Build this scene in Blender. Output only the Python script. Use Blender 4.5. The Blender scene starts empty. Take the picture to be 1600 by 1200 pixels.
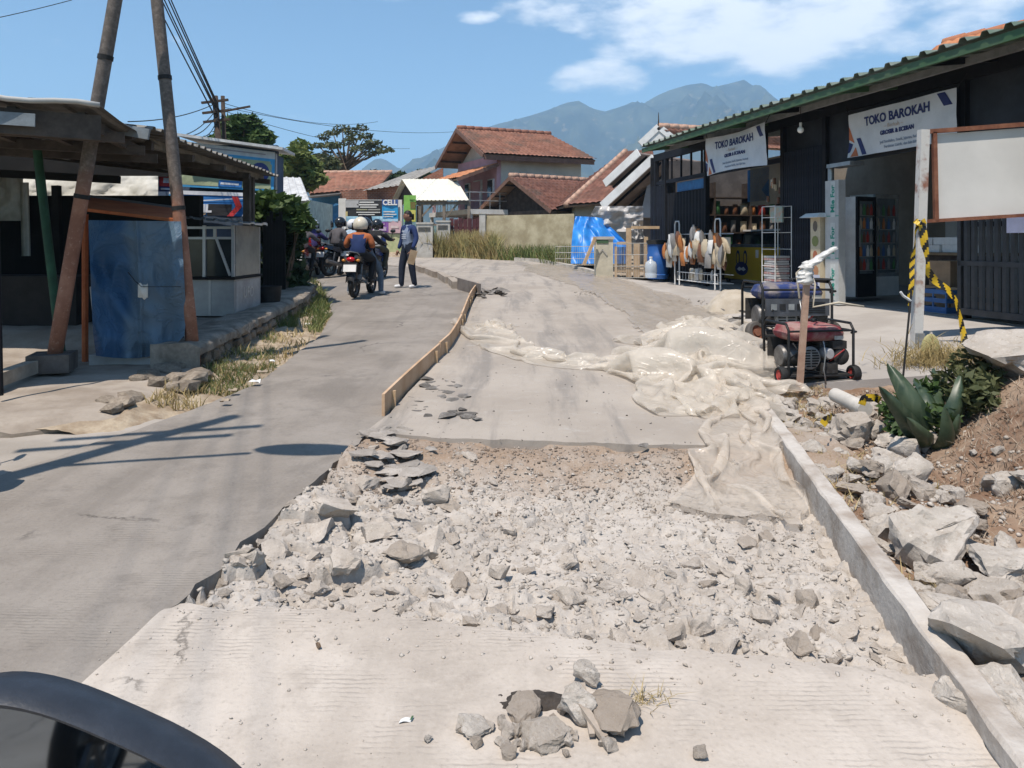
import bpy, bmesh, math, random
import numpy as np
from mathutils import Vector, Matrix, Euler

SC = bpy.context.scene
COL = SC.collection
rnd = random.Random(7)
R = math.radians
# ------------------------------------------------------------------ camera
F, HX, HY, EYE = 1200.0, 800.0, 378.0, 1.4
cam = bpy.data.cameras.new('camera')
cam.sensor_width = 36.0
cam.lens = 36.0 * F / 1600.0
cam.shift_y = -(600.0 - HY) / 1600.0
cam.clip_start = 0.05
cam.clip_end = 12000
camo = bpy.data.objects.new('camera', cam)
COL.objects.link(camo)
camo.location = (0, 0, EYE)
camo.rotation_euler = (R(90), 0, 0)
SC.camera = camo
# ------------------------------------------------------------------ light
SUN = Vector((-0.20, -0.36, 0.91)).normalized()
sun = bpy.data.lights.new('sun', 'SUN')
sun.energy = 4.6
sun.angle = R(0.5)
sun.color = (1.0, 0.905, 0.805)
suno = bpy.data.objects.new('sun', sun)
COL.objects.link(suno)
suno.rotation_euler = SUN.to_track_quat('Z', 'Y').to_euler()
suno.location = (-8, -10, 30)
SC.view_settings.view_transform = 'Standard'
SC.view_settings.look = 'None'
SC.view_settings.gamma = 1.0
SC.view_settings.use_curve_mapping = False
SC.view_settings.exposure = 0.48
SC.render.engine = 'CYCLES'
SC.cycles.use_denoising = True
SC.cycles.max_bounces = 6
SC.cycles.diffuse_bounces = 3
SC.cycles.transparent_max_bounces = 12
SC.cycles.volume_bounces = 1
SC.cycles.caustics_reflective = False
SC.cycles.caustics_refractive = False
SC.cycles.sample_clamp_indirect = 8

# ------------------------------------------------------------------ sky
world = bpy.data.worlds.new('World')
SC.world = world
world.use_nodes = True
wt = world.node_tree
for n in list(wt.nodes):
    wt.nodes.remove(n)
def wn(t, **k):
    n = wt.nodes.new(t)
    for a, b in k.items():
        setattr(n, a, b)
    return n
def wl(a, b):
    wt.links.new(a, b)
def wm(op, a, b=None, c=None, clamp=False):
    n = wn('ShaderNodeMath', operation=op, use_clamp=clamp)
    for i, x in enumerate((a, b, c)):
        if x is None:
            continue
        if isinstance(x, (int, float)):
            n.inputs[i].default_value = x
        else:
            wl(x, n.inputs[i])
    return n.outputs[0]
SKY_STRENGTH = 0.115
sky = wn('ShaderNodeTexSky', sky_type='NISHITA')
sky.sun_disc = False
sky.sun_elevation = math.asin(SUN.z)
sky.sun_rotation = math.atan2(SUN.x, SUN.y)
sky.altitude = 600
sky.air_density = 1.0
sky.dust_density = 0.6
sky.ozone_density = 2.2
tc = wn('ShaderNodeTexCoord')
sep = wn('ShaderNodeSeparateXYZ')
wl(tc.outputs['Generated'], sep.inputs[0])
hlen = wm('SQRT', wm('ADD', wm('MULTIPLY', sep.outputs[0], sep.outputs[0]), wm('MULTIPLY', sep.outputs[1], sep.outputs[1])))
uu = wm('ARCTAN2', sep.outputs[0], sep.outputs[1])
ee = wm('DIVIDE', sep.outputs[2], wm('MAXIMUM', hlen, 0.02))
cmb = wn('ShaderNodeCombineXYZ')
wl(wm('MULTIPLY', uu, 1.0), cmb.inputs[0])
wl(wm('MULTIPLY', ee, 2.3), cmb.inputs[1])
cmb.inputs[2].default_value = 3.7
nz = wn('ShaderNodeTexNoise')
nz.inputs['Scale'].default_value = 6.5
nz.inputs['Detail'].default_value = 9
nz.inputs['Roughness'].default_value = 0.56
wl(cmb.outputs[0], nz.inputs['Vector'])
nz2 = wn('ShaderNodeTexNoise')
nz2.inputs['Scale'].default_value = 2.1
nz2.inputs['Detail'].default_value = 3
wl(cmb.outputs[0], nz2.inputs['Vector'])
def blob(u0, e0, su, se):
    a = wm('POWER', wm('ABSOLUTE', wm('DIVIDE', wm('SUBTRACT', uu, u0), su)), 2.0)
    b = wm('POWER', wm('ABSOLUTE', wm('DIVIDE', wm('SUBTRACT', ee, e0), se)), 2.0)
    return wm('SUBTRACT', 1.0, wm('ADD', a, b))
b1 = blob(0.30, 0.285, 0.30, 0.085)
b2 = blob(0.55, 0.315, 0.34, 0.075)
b3 = blob(0.115, 0.215, 0.07, 0.03)
b4 = blob(-0.045, 0.292, 0.04, 0.012)
bb = wm('MAXIMUM', wm('MAXIMUM', b1, b2), wm('MAXIMUM', b3, wm('SUBTRACT', b4, 0.45)))
bb = wm('MAXIMUM', bb, -0.7)
dens = wm('ADD', wm('MULTIPLY', wm('SUBTRACT', nz.outputs[0], 0.5), 3.6), wm('MULTIPLY', bb, 0.72))
dens = wm('ADD', dens, wm('MULTIPLY', wm('SUBTRACT', nz2.outputs[0], 0.55), 0.5))
mr = wn('ShaderNodeMapRange')
mr.interpolation_type = 'SMOOTHSTEP'
mr.inputs['From Min'].default_value = -0.02
mr.inputs['From Max'].default_value = 0.8
wl(dens, mr.inputs['Value'])
cl_fac = wm('MULTIPLY', mr.outputs[0], 0.86)
cloudcol = wn('ShaderNodeMix', data_type='RGBA')
cloudcol.inputs[6].default_value = (7.4, 7.7, 8.1, 1)
cloudcol.inputs[7].default_value = (9.6, 9.5, 9.4, 1)
wl(nz.outputs[0], cloudcol.inputs[0])
# the hazy blue of a humid tropical day
tint = wn('ShaderNodeMix', data_type='RGBA', blend_type='MULTIPLY')
tint.inputs[0].default_value = 1.0
tint.inputs[7].default_value = (0.86, 1.0, 1.0, 1)
wl(sky.outputs[0], tint.inputs[6])
mx = wn('ShaderNodeMix', data_type='RGBA')
wl(cl_fac, mx.inputs[0])
wl(tint.outputs[2], mx.inputs[6])
wl(cloudcol.outputs[2], mx.inputs[7])
bg = wn('ShaderNodeBackground')
bg.inputs[1].default_value = SKY_STRENGTH
wl(mx.outputs[2], bg.inputs[0])
wo = wn('ShaderNodeOutputWorld')
wl(bg.outputs[0], wo.inputs[0])

# ------------------------------------------------------------------ numpy noise
def _h(ix, iy, s):
    n = (ix.astype(np.int64) * 374761393 + iy.astype(np.int64) * 668265263 + s * 1274126177) & 0x7fffffff
    n = ((n ^ (n >> 13)) * 1274126177) & 0x7fffffff
    n = n ^ (n >> 16)
    return (n & 0xffffff) / float(0xffffff)
def pn(x, y, s=0):
    x = np.asarray(x, float); y = np.asarray(y, float)
    ix = np.floor(x); iy = np.floor(y)
    fx = x - ix; fy = y - iy
    u = fx * fx * fx * (fx * (fx * 6 - 15) + 10); v = fy * fy * fy * (fy * (fy * 6 - 15) + 10)
    def gr(a, b):
        t = _h(ix + a, iy + b, s) * 6.2831853
        return np.cos(t) * (fx - a) + np.sin(t) * (fy - b)
    a = gr(0, 0) * (1 - u) + gr(1, 0) * u
    b = gr(0, 1) * (1 - u) + gr(1, 1) * u
    return (a * (1 - v) + b * v) * 1.4
def fbm(x, y, o=5, s=0, gain=0.5):
    t = 0; a = 1.0; k = 1.0
    for i in range(o):
        t = t + a * pn(np.asarray(x) * k + 17.3 * i, np.asarray(y) * k - 9.1 * i, s + i)
        a *= gain; k *= 2.03
    return t
def ridged(x, y, o=4, s=0, gain=0.5):
    t = 0; a = 1.0; k = 1.0
    for i in range(o):
        t = t + a * (1 - np.abs(pn(np.asarray(x) * k + 7.3 * i, np.asarray(y) * k - 3.1 * i, s + i)) * 2)
        a *= gain; k *= 2.07
    return t
def worley(x, y, s=0):
    x = np.asarray(x, float); y = np.asarray(y, float)
    ix = np.floor(x); iy = np.floor(y)
    f1 = np.full(x.shape, 9.0); f2 = np.full(x.shape, 9.0); idv = np.zeros(x.shape)
    for a in (-1, 0, 1):
        for b in (-1, 0, 1):
            cx = ix + a; cy = iy + b
            px = cx + _h(cx, cy, s) * .9; py = cy + _h(cx, cy, s + 91) * .9
            d = np.hypot(px - x, py - y)
            r = _h(cx, cy, s + 37)
            nf = d < f1
            f2 = np.where(nf, f1, np.minimum(f2, d))
            idv = np.where(nf, r, idv)
            f1 = np.where(nf, d, f1)
    return f1, f2, idv
def sstep(a, b, x):
    t = np.clip((np.asarray(x, float) - a) / (b - a), 0, 1)
    return t * t * (3 - 2 * t)

# ------------------------------------------------------------------ places
def at(px, py, Y):
    return Vector(((px - HX) / F * Y, Y, EYE - (py - HY) / F * Y))
_gy = np.array([-60, 2.6, 3.4, 8.65, 14, 20, 30, 40, 60, 20000.])
_gz = np.array([0, 0, .014, .172, .341, .527, .837, 1.12, 1.22, 1.22])
def g(Y):
    return np.interp(Y, _gy, _gz)
def gp(px, py, dz=0.0):
    lo, hi = 0.5, 80.0
    s = (py - HY) / F
    for _ in range(60):
        m = .5 * (lo + hi)
        if EYE - s * m > float(g(m)) + dz:
            lo = m
        else:
            hi = m
    return Vector(((px - HX) / F * lo, lo, EYE - s * lo))
def poly(tab):
    ys = [t[0] for t in tab]; xs = [t[1] for t in tab]
    return lambda Y: np.interp(Y, ys, xs)
XL = poly([(-30, -2.6), (2.0, -1.42), (2.96, -1.295), (5.12, -1.02), (5.77, -.94), (8.79, -.73), (15.7, -.68), (18, -1.0), (20.5, -1.9), (23.2, -3.1), (27, -7), (30, -14)])
XR = poly([(-30, -1.0), (1.5, 1.19), (2.47, 1.35), (8.65, 2.31), (13, 2.62), (16.1, 2.68), (19, 2.35), (22, 1.84), (25.8, .9), (28.5, -2), (31, -14)])
XE = poly([(-30, -4.2), (2, -3.2), (4.45, -2.97), (5.49, -2.62), (6.92, -2.3), (9.75, -2.44), (12, -2.8), (18, -4.5), (22.6, -6.6), (27, -14)])
def XF(Y):
    return 3.73 + .2115 * (19.9 - np.asarray(Y, float))
FLOOR = .42
def court_z(X, Y):
    X = np.asarray(X, float); Y = np.asarray(Y, float)
    xr = XR(Y) + .25
    s = sstep(0, 1, (X - xr) / np.maximum(XF(Y) - .15 - xr, .4))
    t = FLOOR - .012
    return g(Y) * (1 - s) + t * s + .012 * fbm(X * .7, Y * .7, 3, 5)
def bank_z(X, Y):
    X = np.asarray(X, float); Y = np.asarray(Y, float)
    foot = 2.12 + .13 * (Y - 2.5)
    s = sstep(0, 1, (X - foot) / 1.3)
    k = sstep(1.2, 2.2, Y) * (1 - sstep(5.2, 6.9, Y + .25 * (X - 3)))
    return g(Y) - .05 + .62 * s * k + .05 * fbm(X * 2.1, Y * 2.1, 5, 40)
def side_z(X, Y):
    return g(Y) + .13 + .012 * fbm(np.asarray(X) * 1.4, np.asarray(Y) * 1.4, 4, 3)

# ------------------------------------------------------------------ objects
ORIG = {}
def root_of(o):
    while o.parent is not None:
        o = o.parent
    return o
def tag(o, label=None, cat=None, group=None, kind=None):
    if label: o['label'] = label
    if cat: o['category'] = cat
    if group: o['group'] = group
    if kind: o['kind'] = kind
    return o
def thing(name, label, cat, loc=(0, 0, 0), rz=0.0, group=None, local=False):
    o = bpy.data.objects.new(name, None)
    COL.objects.link(o)
    o.location = loc
    o.rotation_euler = (0, 0, rz)
    o.empty_display_size = .1
    tag(o, label, cat, group)
    ORIG[o.name] = None if local else Vector(loc)
    return o
def copy_tree(o, parent=None, mats=None):
    c = o.copy()
    COL.objects.link(c)
    if parent is not None:
        c.parent = parent
    if o.name in ORIG:
        ORIG[c.name] = ORIG[o.name]
    for ch in list(o.children):
        copy_tree(ch, c)
    return c

class MB:
    def __init__(s):
        s.v = []; s.f = []; s.m = []
    def add(s, vs, fs, m=0):
        b = len(s.v)
        s.v += [tuple(v) for v in vs]
        s.f += [tuple(i + b for i in f) for f in fs]
        if isinstance(m, int):
            s.m += [m] * len(fs)
        else:
            s.m += list(m)
        return s
    def box(s, c, d, rz=0.0, m=0, rot=None):
        M_ = Euler((0, 0, rz)).to_matrix() if rot is None else (rot if isinstance(rot, Matrix) else Euler(rot).to_matrix())
        c = Vector(c)
        vs = [c + M_ @ Vector((x * d[0] / 2, y * d[1] / 2, z * d[2] / 2)) for x in (-1, 1) for y in (-1, 1) for z in (-1, 1)]
        return s.add(vs, [(0, 1, 3, 2), (4, 6, 7, 5), (0, 4, 5, 1), (2, 3, 7, 6), (0, 2, 6, 4), (1, 5, 7, 3)], m)
    def bbox(s, lo, hi, m=0):
        lo = Vector(lo); hi = Vector(hi)
        return s.box((lo + hi) / 2, hi - lo, 0, m)
    def beam(s, p, q, w, h, m=0, up=(0, 0, 1)):
        p = Vector(p); q = Vector(q); d = q - p; L = d.length
        x = d.normalized(); u = Vector(up)
        if abs(x.dot(u)) > .97: u = Vector((0, 1, 0))
        y = u.cross(x).normalized(); z = x.cross(y)
        M_ = Matrix((x, y, z)).transposed()
        return s.box((p + q) / 2, (L, w, h), rot=M_, m=m)
    def tube(s, path, r, n=8, m=0, caps=True):
        P = [Vector(p) for p in path]; k = len(P)
        rr = r if isinstance(r, (list, tuple)) else [r] * k
        b = len(s.v)
        t0 = (P[1] - P[0]).normalized()
        u = t0.orthogonal().normalized()
        for i in range(k):
            t = (P[min(i + 1, k - 1)] - P[max(i - 1, 0)])
            if t.length < 1e-9: t = t0
            t.normalize()
            u = (u - t * u.dot(t))
            if u.length < 1e-6: u = t.orthogonal()
            u.normalize(); w = t.cross(u)
            for j in range(n):
                a = 2 * math.pi * j / n
                s.v.append(tuple(P[i] + (u * math.cos(a) + w * math.sin(a)) * rr[i]))
        c = 0
        for i in range(k - 1):
            for j in range(n):
                a = b + i * n + j; a2 = b + i * n + (j + 1) % n
                s.f.append((a, a2, a2 + n, a + n)); c += 1
        if caps:
            s.f.append(tuple(b + j for j in reversed(range(n)))); c += 1
            s.f.append(tuple(b + (k - 1) * n + j for j in range(n))); c += 1
        s.m += [m] * c
        return s
    def lathe(s, prof, n=16, c=(0, 0, 0), m=0, rot=None, arc=None):
        c = Vector(c); b = len(s.v); k = len(prof)
        M_ = Matrix.Identity(3) if rot is None else (rot if isinstance(rot, Matrix) else Euler(rot).to_matrix())
        for r, z in prof:
            for j in range(n):
                a = 2 * math.pi * j / n
                s.v.append(tuple(c + M_ @ Vector((r * math.cos(a), r * math.sin(a), z))))
        cnt = 0
        for i in range(k - 1):
            for j in range(n):
                a = b + i * n + j; a2 = b + i * n + (j + 1) % n
                s.f.append((a, a2, a2 + n, a + n)); cnt += 1
        s.m += [m] * cnt
        return s
    def disc(s, c, r, n=14, m=0, rot=None):
        c = Vector(c)
        M_ = Matrix.Identity(3) if rot is None else Euler(rot).to_matrix()
        return s.add([c + M_ @ Vector((r * math.cos(2 * math.pi * j / n), r * math.sin(2 * math.pi * j / n), 0)) for j in range(n)], [tuple(range(n))], m)
    def prism(s, pts, vec, m=0):
        n = len(pts); vec = Vector(vec); P = [Vector(p) for p in pts]
        vs = P + [p + vec for p in P]
        fs = [tuple(reversed(range(n))), tuple(range(n, 2 * n))] + [(i, (i + 1) % n, n + (i + 1) % n, n + i) for i in range(n)]
        return s.add(vs, fs, m)
    def quad(s, a, b, c, d, th=0.0, m=0):
        a, b, c, d = map(Vector, (a, b, c, d))
        if th == 0:
            return s.add([a, b, c, d], [(0, 1, 2, 3)], m)
        nn = (b - a).cross(d - a).normalized() * th
        return s.prism([a, b, c, d], nn, m)
    def sheet(s, nu, nv, fn, m=0):
        b = len(s.v)
        for j in range(nv):
            for i in range(nu):
                s.v.append(tuple(fn(i / (nu - 1), j / (nv - 1))))
        fs = [(b + j * nu + i, b + j * nu + i + 1, b + (j + 1) * nu + i + 1, b + (j + 1) * nu + i) for j in range(nv - 1) for i in range(nu - 1)]
        s.f += fs; s.m += [m] * len(fs)
        return s
    def ball(s, c, r, nu=10, nv=7, m=0):
        c = Vector(c)
        if isinstance(r, (int, float)): r = (r, r, r)
        prof = [(math.sin(math.pi * i / nv), -math.cos(math.pi * i / nv)) for i in range(nv + 1)]
        b = len(s.v)
        for q, z in prof:
            q = max(q, 1e-3)
            for j in range(nu):
                a = 2 * math.pi * j / nu
                s.v.append((c.x + r[0] * q * math.cos(a), c.y + r[1] * q * math.sin(a), c.z + r[2] * z))
        cnt = 0
        for i in range(nv):
            for j in range(nu):
                a = b + i * nu + j; a2 = b + i * nu + (j + 1) % nu
                s.f.append((a, a2, a2 + nu, a + nu)); cnt += 1
        s.m += [m] * cnt
        return s
    def mesh(s, name, mats, smooth=None, off=None):
        me = bpy.data.meshes.new(name)
        V = s.v if off is None else [(a - off.x, b - off.y, c - off.z) for a, b, c in s.v]
        me.from_pydata(V, [], s.f)
        if not isinstance(mats, (list, tuple)): mats = [mats]
        for q in mats: me.materials.append(q)
        if len(mats) > 1:
            me.polygons.foreach_set('material_index', s.m)
        if smooth is not None:
            me.polygons.foreach_set('use_smooth', [True] * len(me.polygons))
            if smooth < 180:
                me.set_sharp_from_angle(angle=R(smooth))
        me.update()
        return me
    def build(s, name, mats, parent=None, smooth=None, loc=None, kind=None, label=None, cat=None, group=None):
        off = None
        if parent is not None:
            off = ORIG.get(root_of(parent).name)
        elif loc is not None:
            off = Vector(loc)
        o = bpy.data.objects.new(name, s.mesh(name, mats, smooth, off))
        COL.objects.link(o)
        if parent is not None:
            o.parent = parent
        elif loc is not None:
            o.location = loc
            ORIG[o.name] = Vector(loc)
        tag(o, label, cat, group, kind)
        return o

def grid_obj(name, X, Y, Z, mat, kind='structure', smooth=180, mask=None):
    """a sheet from 2-D arrays"""
    nv, nu = X.shape
    V = np.stack([X.ravel(), Y.ravel(), Z.ravel()], 1)
    i = np.arange(nu - 1)[None, :]; j = np.arange(nv - 1)[:, None]
    a = (j * nu + i)
    Fq = np.stack([a, a + 1, a + nu + 1, a + nu], -1).reshape(-1, 4)
    if mask is not None:
        mk = (mask[:-1, :-1] & mask[1:, :-1] & mask[:-1, 1:] & mask[1:, 1:]).ravel()
        Fq = Fq[mk]
        used = np.unique(Fq)
        remap = np.zeros(len(V), int); remap[used] = np.arange(len(used))
        V = V[used]; Fq = remap[Fq]
    me = bpy.data.meshes.new(name)
    me.from_pydata(V.tolist(), [], Fq.tolist())
    me.materials.append(mat)
    me.polygons.foreach_set('use_smooth', [True] * len(me.polygons))
    if smooth < 180: me.set_sharp_from_angle(angle=R(smooth))
    o = bpy.data.objects.new(name, me)
    COL.objects.link(o)
    if kind: o['kind'] = kind
    return o

# ------------------------------------------------------------------ materials
class NT:
    def __init__(s, name):
        s.mat = bpy.data.materials.new(name)
        s.mat.use_nodes = True
        s.t = s.mat.node_tree
        s.b = s.t.nodes['Principled BSDF']
        s.out = s.t.nodes['Material Output']
    def n(s, t, **k):
        q = s.t.nodes.new(t)
        for a, b in k.items(): setattr(q, a, b)
        return q
    def l(s, a, b): s.t.links.new(a, b)
    def coord(s, which='Object', scale=None):
        c = s.n('ShaderNodeTexCoord').outputs[which]
        if scale is None: return c
        mp = s.n('ShaderNodeMapping'); mp.inputs['Scale'].default_value = scale
        s.l(c, mp.inputs[0]); return mp.outputs[0]
    def noise(s, v, scale, detail=6, rough=.6, dist=0.0):
        q = s.n('ShaderNodeTexNoise')
        q.inputs['Scale'].default_value = scale; q.inputs['Detail'].default_value = detail
        q.inputs['Roughness'].default_value = rough; q.inputs['Distortion'].default_value = dist
        s.l(v, q.inputs['Vector']); return q.outputs[0]
    def math(s, op, a, b=None, clamp=False):
        q = s.n('ShaderNodeMath', operation=op, use_clamp=clamp)
        for i, x in enumerate((a, b)):
            if x is None: continue
            if isinstance(x, (int, float)): q.inputs[i].default_value = x
            else: s.l(x, q.inputs[i])
        return q.outputs[0]
    def rng(s, v, a, b, c=0.0, d=1.0):
        q = s.n('ShaderNodeMapRange'); q.interpolation_type = 'SMOOTHSTEP'
        q.inputs['From Min'].default_value = a; q.inputs['From Max'].default_value = b
        q.inputs['To Min'].default_value = c; q.inputs['To Max'].default_value = d
        s.l(v, q.inputs['Value']); return q.outputs[0]
    def mix(s, f, a, b, mode='MIX'):
        q = s.n('ShaderNodeMix', data_type='RGBA', blend_type=mode)
        for i, x in ((0, f), (6, a), (7, b)):
            if isinstance(x, (int, float)): q.inputs[i].default_value = x
            elif isinstance(x, tuple): q.inputs[i].default_value = (*x[:3], 1)
            else: s.l(x, q.inputs[i])
        return q.outputs[2]
    def bump(s, h, strength, dist=.01, prev=None):
        q = s.n('ShaderNodeBump'); q.inputs['Strength'].default_value = strength
        q.inputs['Distance'].default_value = dist
        s.l(h, q.inputs['Height'])
        if prev is not None: s.l(prev, q.inputs['Normal'])
        return q.outputs[0]
    def setc(s, c): s.l(c, s.b.inputs['Base Color'])
    def setn(s, nn): s.l(nn, s.b.inputs['Normal'])

def mul(c, k): return tuple(min(x * k, 1.0) for x in c)
MC = {}
def M(name, col, rough=.8, var=.18, scale=6.0, bump=.25, bscale=45.0, metal=0.0, col2=None, spec=.35, rand=0.0, thr=(.35, .65), dist=.01, coat=0.0, detail=6):
    if name in MC: return MC[name]
    t = NT(name)
    co = t.coord()
    f = t.rng(t.noise(co, scale, detail), *thr)
    a, b = (mul(col, 1 - var), mul(col, 1 + var)) if col2 is None else (col, col2)
    c = t.mix(f, a, b)
    f2 = t.noise(co, scale * 7.3, 4)
    c = t.mix(t.math('MULTIPLY', t.rng(f2, .3, .7), var * .9), c, mul(a, .72))
    if rand:
        oi = t.n('ShaderNodeObjectInfo')
        c = t.mix(t.math('MULTIPLY', oi.outputs['Random'], rand), c, mul(a, .45))
    t.setc(c)
    t.b.inputs['Roughness'].default_value = rough
    t.b.inputs['Metallic'].default_value = metal
    t.b.inputs['Specular IOR Level'].default_value = spec
    if coat: t.b.inputs['Coat Weight'].default_value = coat
    if bump:
        t.setn(t.bump(t.noise(co, bscale, 6), bump, dist))
    MC[name] = t.mat
    return t.mat
def plain(name, col, rough=.5, metal=0.0, spec=.4, coat=0.0):
    return M(name, col, rough, .07, 9, .04, 60, metal, None, spec, coat=coat)
# ================================================================== ground
def groove_mat(name, base, light, dark, groove=.5, period=.026, patch=.9, rough=.9, dusty=.5, streak=True):
    t = NT(name)
    co = t.coord()
    n1 = t.noise(co, 1.1, 8, .62)
    n2 = t.noise(co, 5.5, 7, .65)
    n3 = t.noise(co, 60, 4, .6)
    c = t.mix(t.rng(n1, .38, .62), base, light)
    n6 = t.noise(co, .45, 6, .7, 1.0)
    c = t.mix(t.math('MULTIPLY', t.rng(n6, .52, .68), .5), c, mul(dark, .85))
    c = t.mix(t.math('MULTIPLY', t.rng(n2, .5, .72), .55), c, dark)
    c = t.mix(t.math('MULTIPLY', t.rng(n3, .52, .75), .32), c, mul(dark, .72))
    c = t.mix(t.math('MULTIPLY', t.rng(n3, .5, .25), .25), c, mul(light, 1.15))
    if streak:      # tyre-worn streaks along the lane
        cs = t.coord('Object', (1.0, .09, 1))
        n4 = t.noise(cs, 3.2, 5, .6)
        c = t.mix(t.math('MULTIPLY', t.rng(n4, .47, .7), .5), c, dark)
    # transverse tine grooves
    w = t.n('ShaderNodeTexWave', wave_type='BANDS', bands_direction='Y', wave_profile='SIN')
    w.inputs['Scale'].default_value = 1.0 / period / 3.1831 * .5 * 2 / 2 * 2
    w.inputs['Distortion'].default_value = 3.2
    w.inputs['Detail'].default_value = 3
    w.inputs['Detail Scale'].default_value = 1.2
    t.l(co, w.inputs['Vector'])
    n5 = t.noise(co, 2.3, 6, .7)
    gm = t.rng(n5, .52 - .12 * patch, .66)
    gl = t.math('MULTIPLY', t.math('POWER', w.outputs[1], 2.5), gm)
    gl = t.math('MULTIPLY', gl, groove)
    c = t.mix(t.math('MULTIPLY', gl, .45), c, mul(dark, .6))
    # sparse wandering cracks
    wc = t.n('ShaderNodeTexVoronoi', feature='DISTANCE_TO_EDGE'); wc.inputs['Scale'].default_value = .8
    wv = t.n('ShaderNodeMix', data_type='VECTOR'); wv.inputs[0].default_value = .22
    wn_ = t.n('ShaderNodeTexNoise'); wn_.inputs['Scale'].default_value = 3.0; wn_.inputs['Detail'].default_value = 8; wn_.inputs['Roughness'].default_value = .7; t.l(co, wn_.inputs['Vector'])
    t.l(co, wv.inputs[4]); t.l(wn_.outputs[1], wv.inputs[5]); t.l(wv.outputs[1], wc.inputs['Vector'])
    ck = t.math('MULTIPLY', t.rng(wc.outputs[0], .009, .0), t.rng(t.noise(co, .9, 3), .55, .62))
    c = t.mix(t.math('MULTIPLY', ck, .75), c, mul(dark, .3))
    t.setc(c)
    t.b.inputs['Roughness'].default_value = rough
    t.b.inputs['Specular IOR Level'].default_value = .2
    h = t.math('SUBTRACT', t.math('MULTIPLY', n3, .5), t.math('MULTIPLY', gl, 1.4))
    nn = t.bump(h, .55, .006)
    nn = t.bump(n2, .25, .02, nn)
    t.setn(nn)
    return t.mat
m_lane = groove_mat('worn_lane_concrete', (.222, .198, .172), (.275, .248, .218), (.165, .148, .13), .45, .021, .6)
m_front = groove_mat('grooved_dusty_concrete', (.415, .366, .314), (.495, .445, .39), (.315, .276, .236), .6, .024, .35)
def slab_mat():
    t = NT('fresh_concrete')
    co = t.coord()
    n1 = t.noise(co, .9, 8, .6); n2 = t.noise(co, 7, 7, .65); n3 = t.noise(co, 80, 4, .6)
    cs = t.coord('Object', (1.3, .16, 1)); n4 = t.noise(cs, 2.2, 7, .66, .4)
    c = t.mix(t.rng(n1, .35, .65), (.305, .268, .228), (.375, .334, .288))
    c = t.mix(t.math('MULTIPLY', t.rng(n4, .46, .66), .75), c, (.205, .188, .17))
    c = t.mix(t.math('MULTIPLY', t.rng(n2, .55, .75), .45), c, (.44, .42, .39))
    c = t.mix(t.math('MULTIPLY', t.rng(n3, .55, .75), .25), c, (.22, .2, .19))
    t.setc(c); t.b.inputs['Roughness'].default_value = .88
    t.b.inputs['Specular IOR Level'].default_value = .22
    t.setn(t.bump(n2, .3, .015, t.bump(n3, .4, .005)))
    return t.mat
m_slab = slab_mat()
m_court = M('court_concrete', (.33, .305, .278), .9, .1, 1.2, .3, 60, 0, (.405, .38, .35), .2)
m_apron = M('apron_concrete', (.29, .26, .225), .92, .16, 1.5, .35, 55, 0, (.37, .335, .295), .2)
m_side = M('sidewalk_cement', (.25, .21, .17), .93, .2, 2.2, .5, 40, 0, (.36, .315, .265), .2)
m_soil = M('verge_soil', (.26, .2, .14), .95, .2, 6, .8, 40, 0, (.42, .35, .26), .1)
m_bank = M('dry_soil', (.19, .12, .08), .97, .25, 3.5, .9, 28, 0, (.32, .24, .175), .1)
def bed_mat():
    t = NT('rubble_bed')
    co = t.coord()
    n1 = t.noise(co, 2.2, 8, .66); n2 = t.noise(co, 14, 7, .65); n3 = t.noise(co, 75, 4, .65)
    sp = t.n('ShaderNodeSeparateXYZ'); t.l(co, sp.inputs[0])
    far = t.math('ADD', t.rng(sp.outputs[1], 3.7, 4.9), t.math('MULTIPLY', t.math('SUBTRACT', n1, .5), 1.6))
    c = t.mix(t.rng(n1, .36, .64), (.38, .342, .3), (.455, .417, .373))
    c = t.mix(t.rng(far, .45, 1.15), c, (.27, .2, .145))
    c = t.mix(t.math('MULTIPLY', t.rng(n2, .52, .7), .5), c, (.3, .255, .21))
    c = t.mix(t.math('MULTIPLY', t.rng(n3, .55, .72), .4), c, (.56, .53, .5))
    t.setc(c); t.b.inputs['Roughness'].default_value = .95
    t.b.inputs['Specular IOR Level'].default_value = .15
    t.setn(t.bump(n3, .6, .008, t.bump(n2, .5, .02)))
    return t.mat
m_bed = bed_mat()

# far terrain, one sheet to the horizon, below everything that lies on it
xs = np.concatenate([-np.geomspace(7000, 20, 26), np.linspace(-18, 18, 25), np.geomspace(20, 7000, 26)])
ys = np.concatenate([np.linspace(-40, 60, 41), np.geomspace(70, 9000, 30)])
TX, TY = np.meshgrid(xs, ys)
TZ = g(TY) - .5 + .42 * np.maximum(sstep(36, 60, TY), sstep(14, 30, np.abs(TX)))
m_terr = M('farmland', (.07, .09, .04), .95, .3, .05, 0, 1, 0, (.16, .14, .08), .1)
grid_obj('ground', TX, TY, TZ, m_terr)

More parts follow.
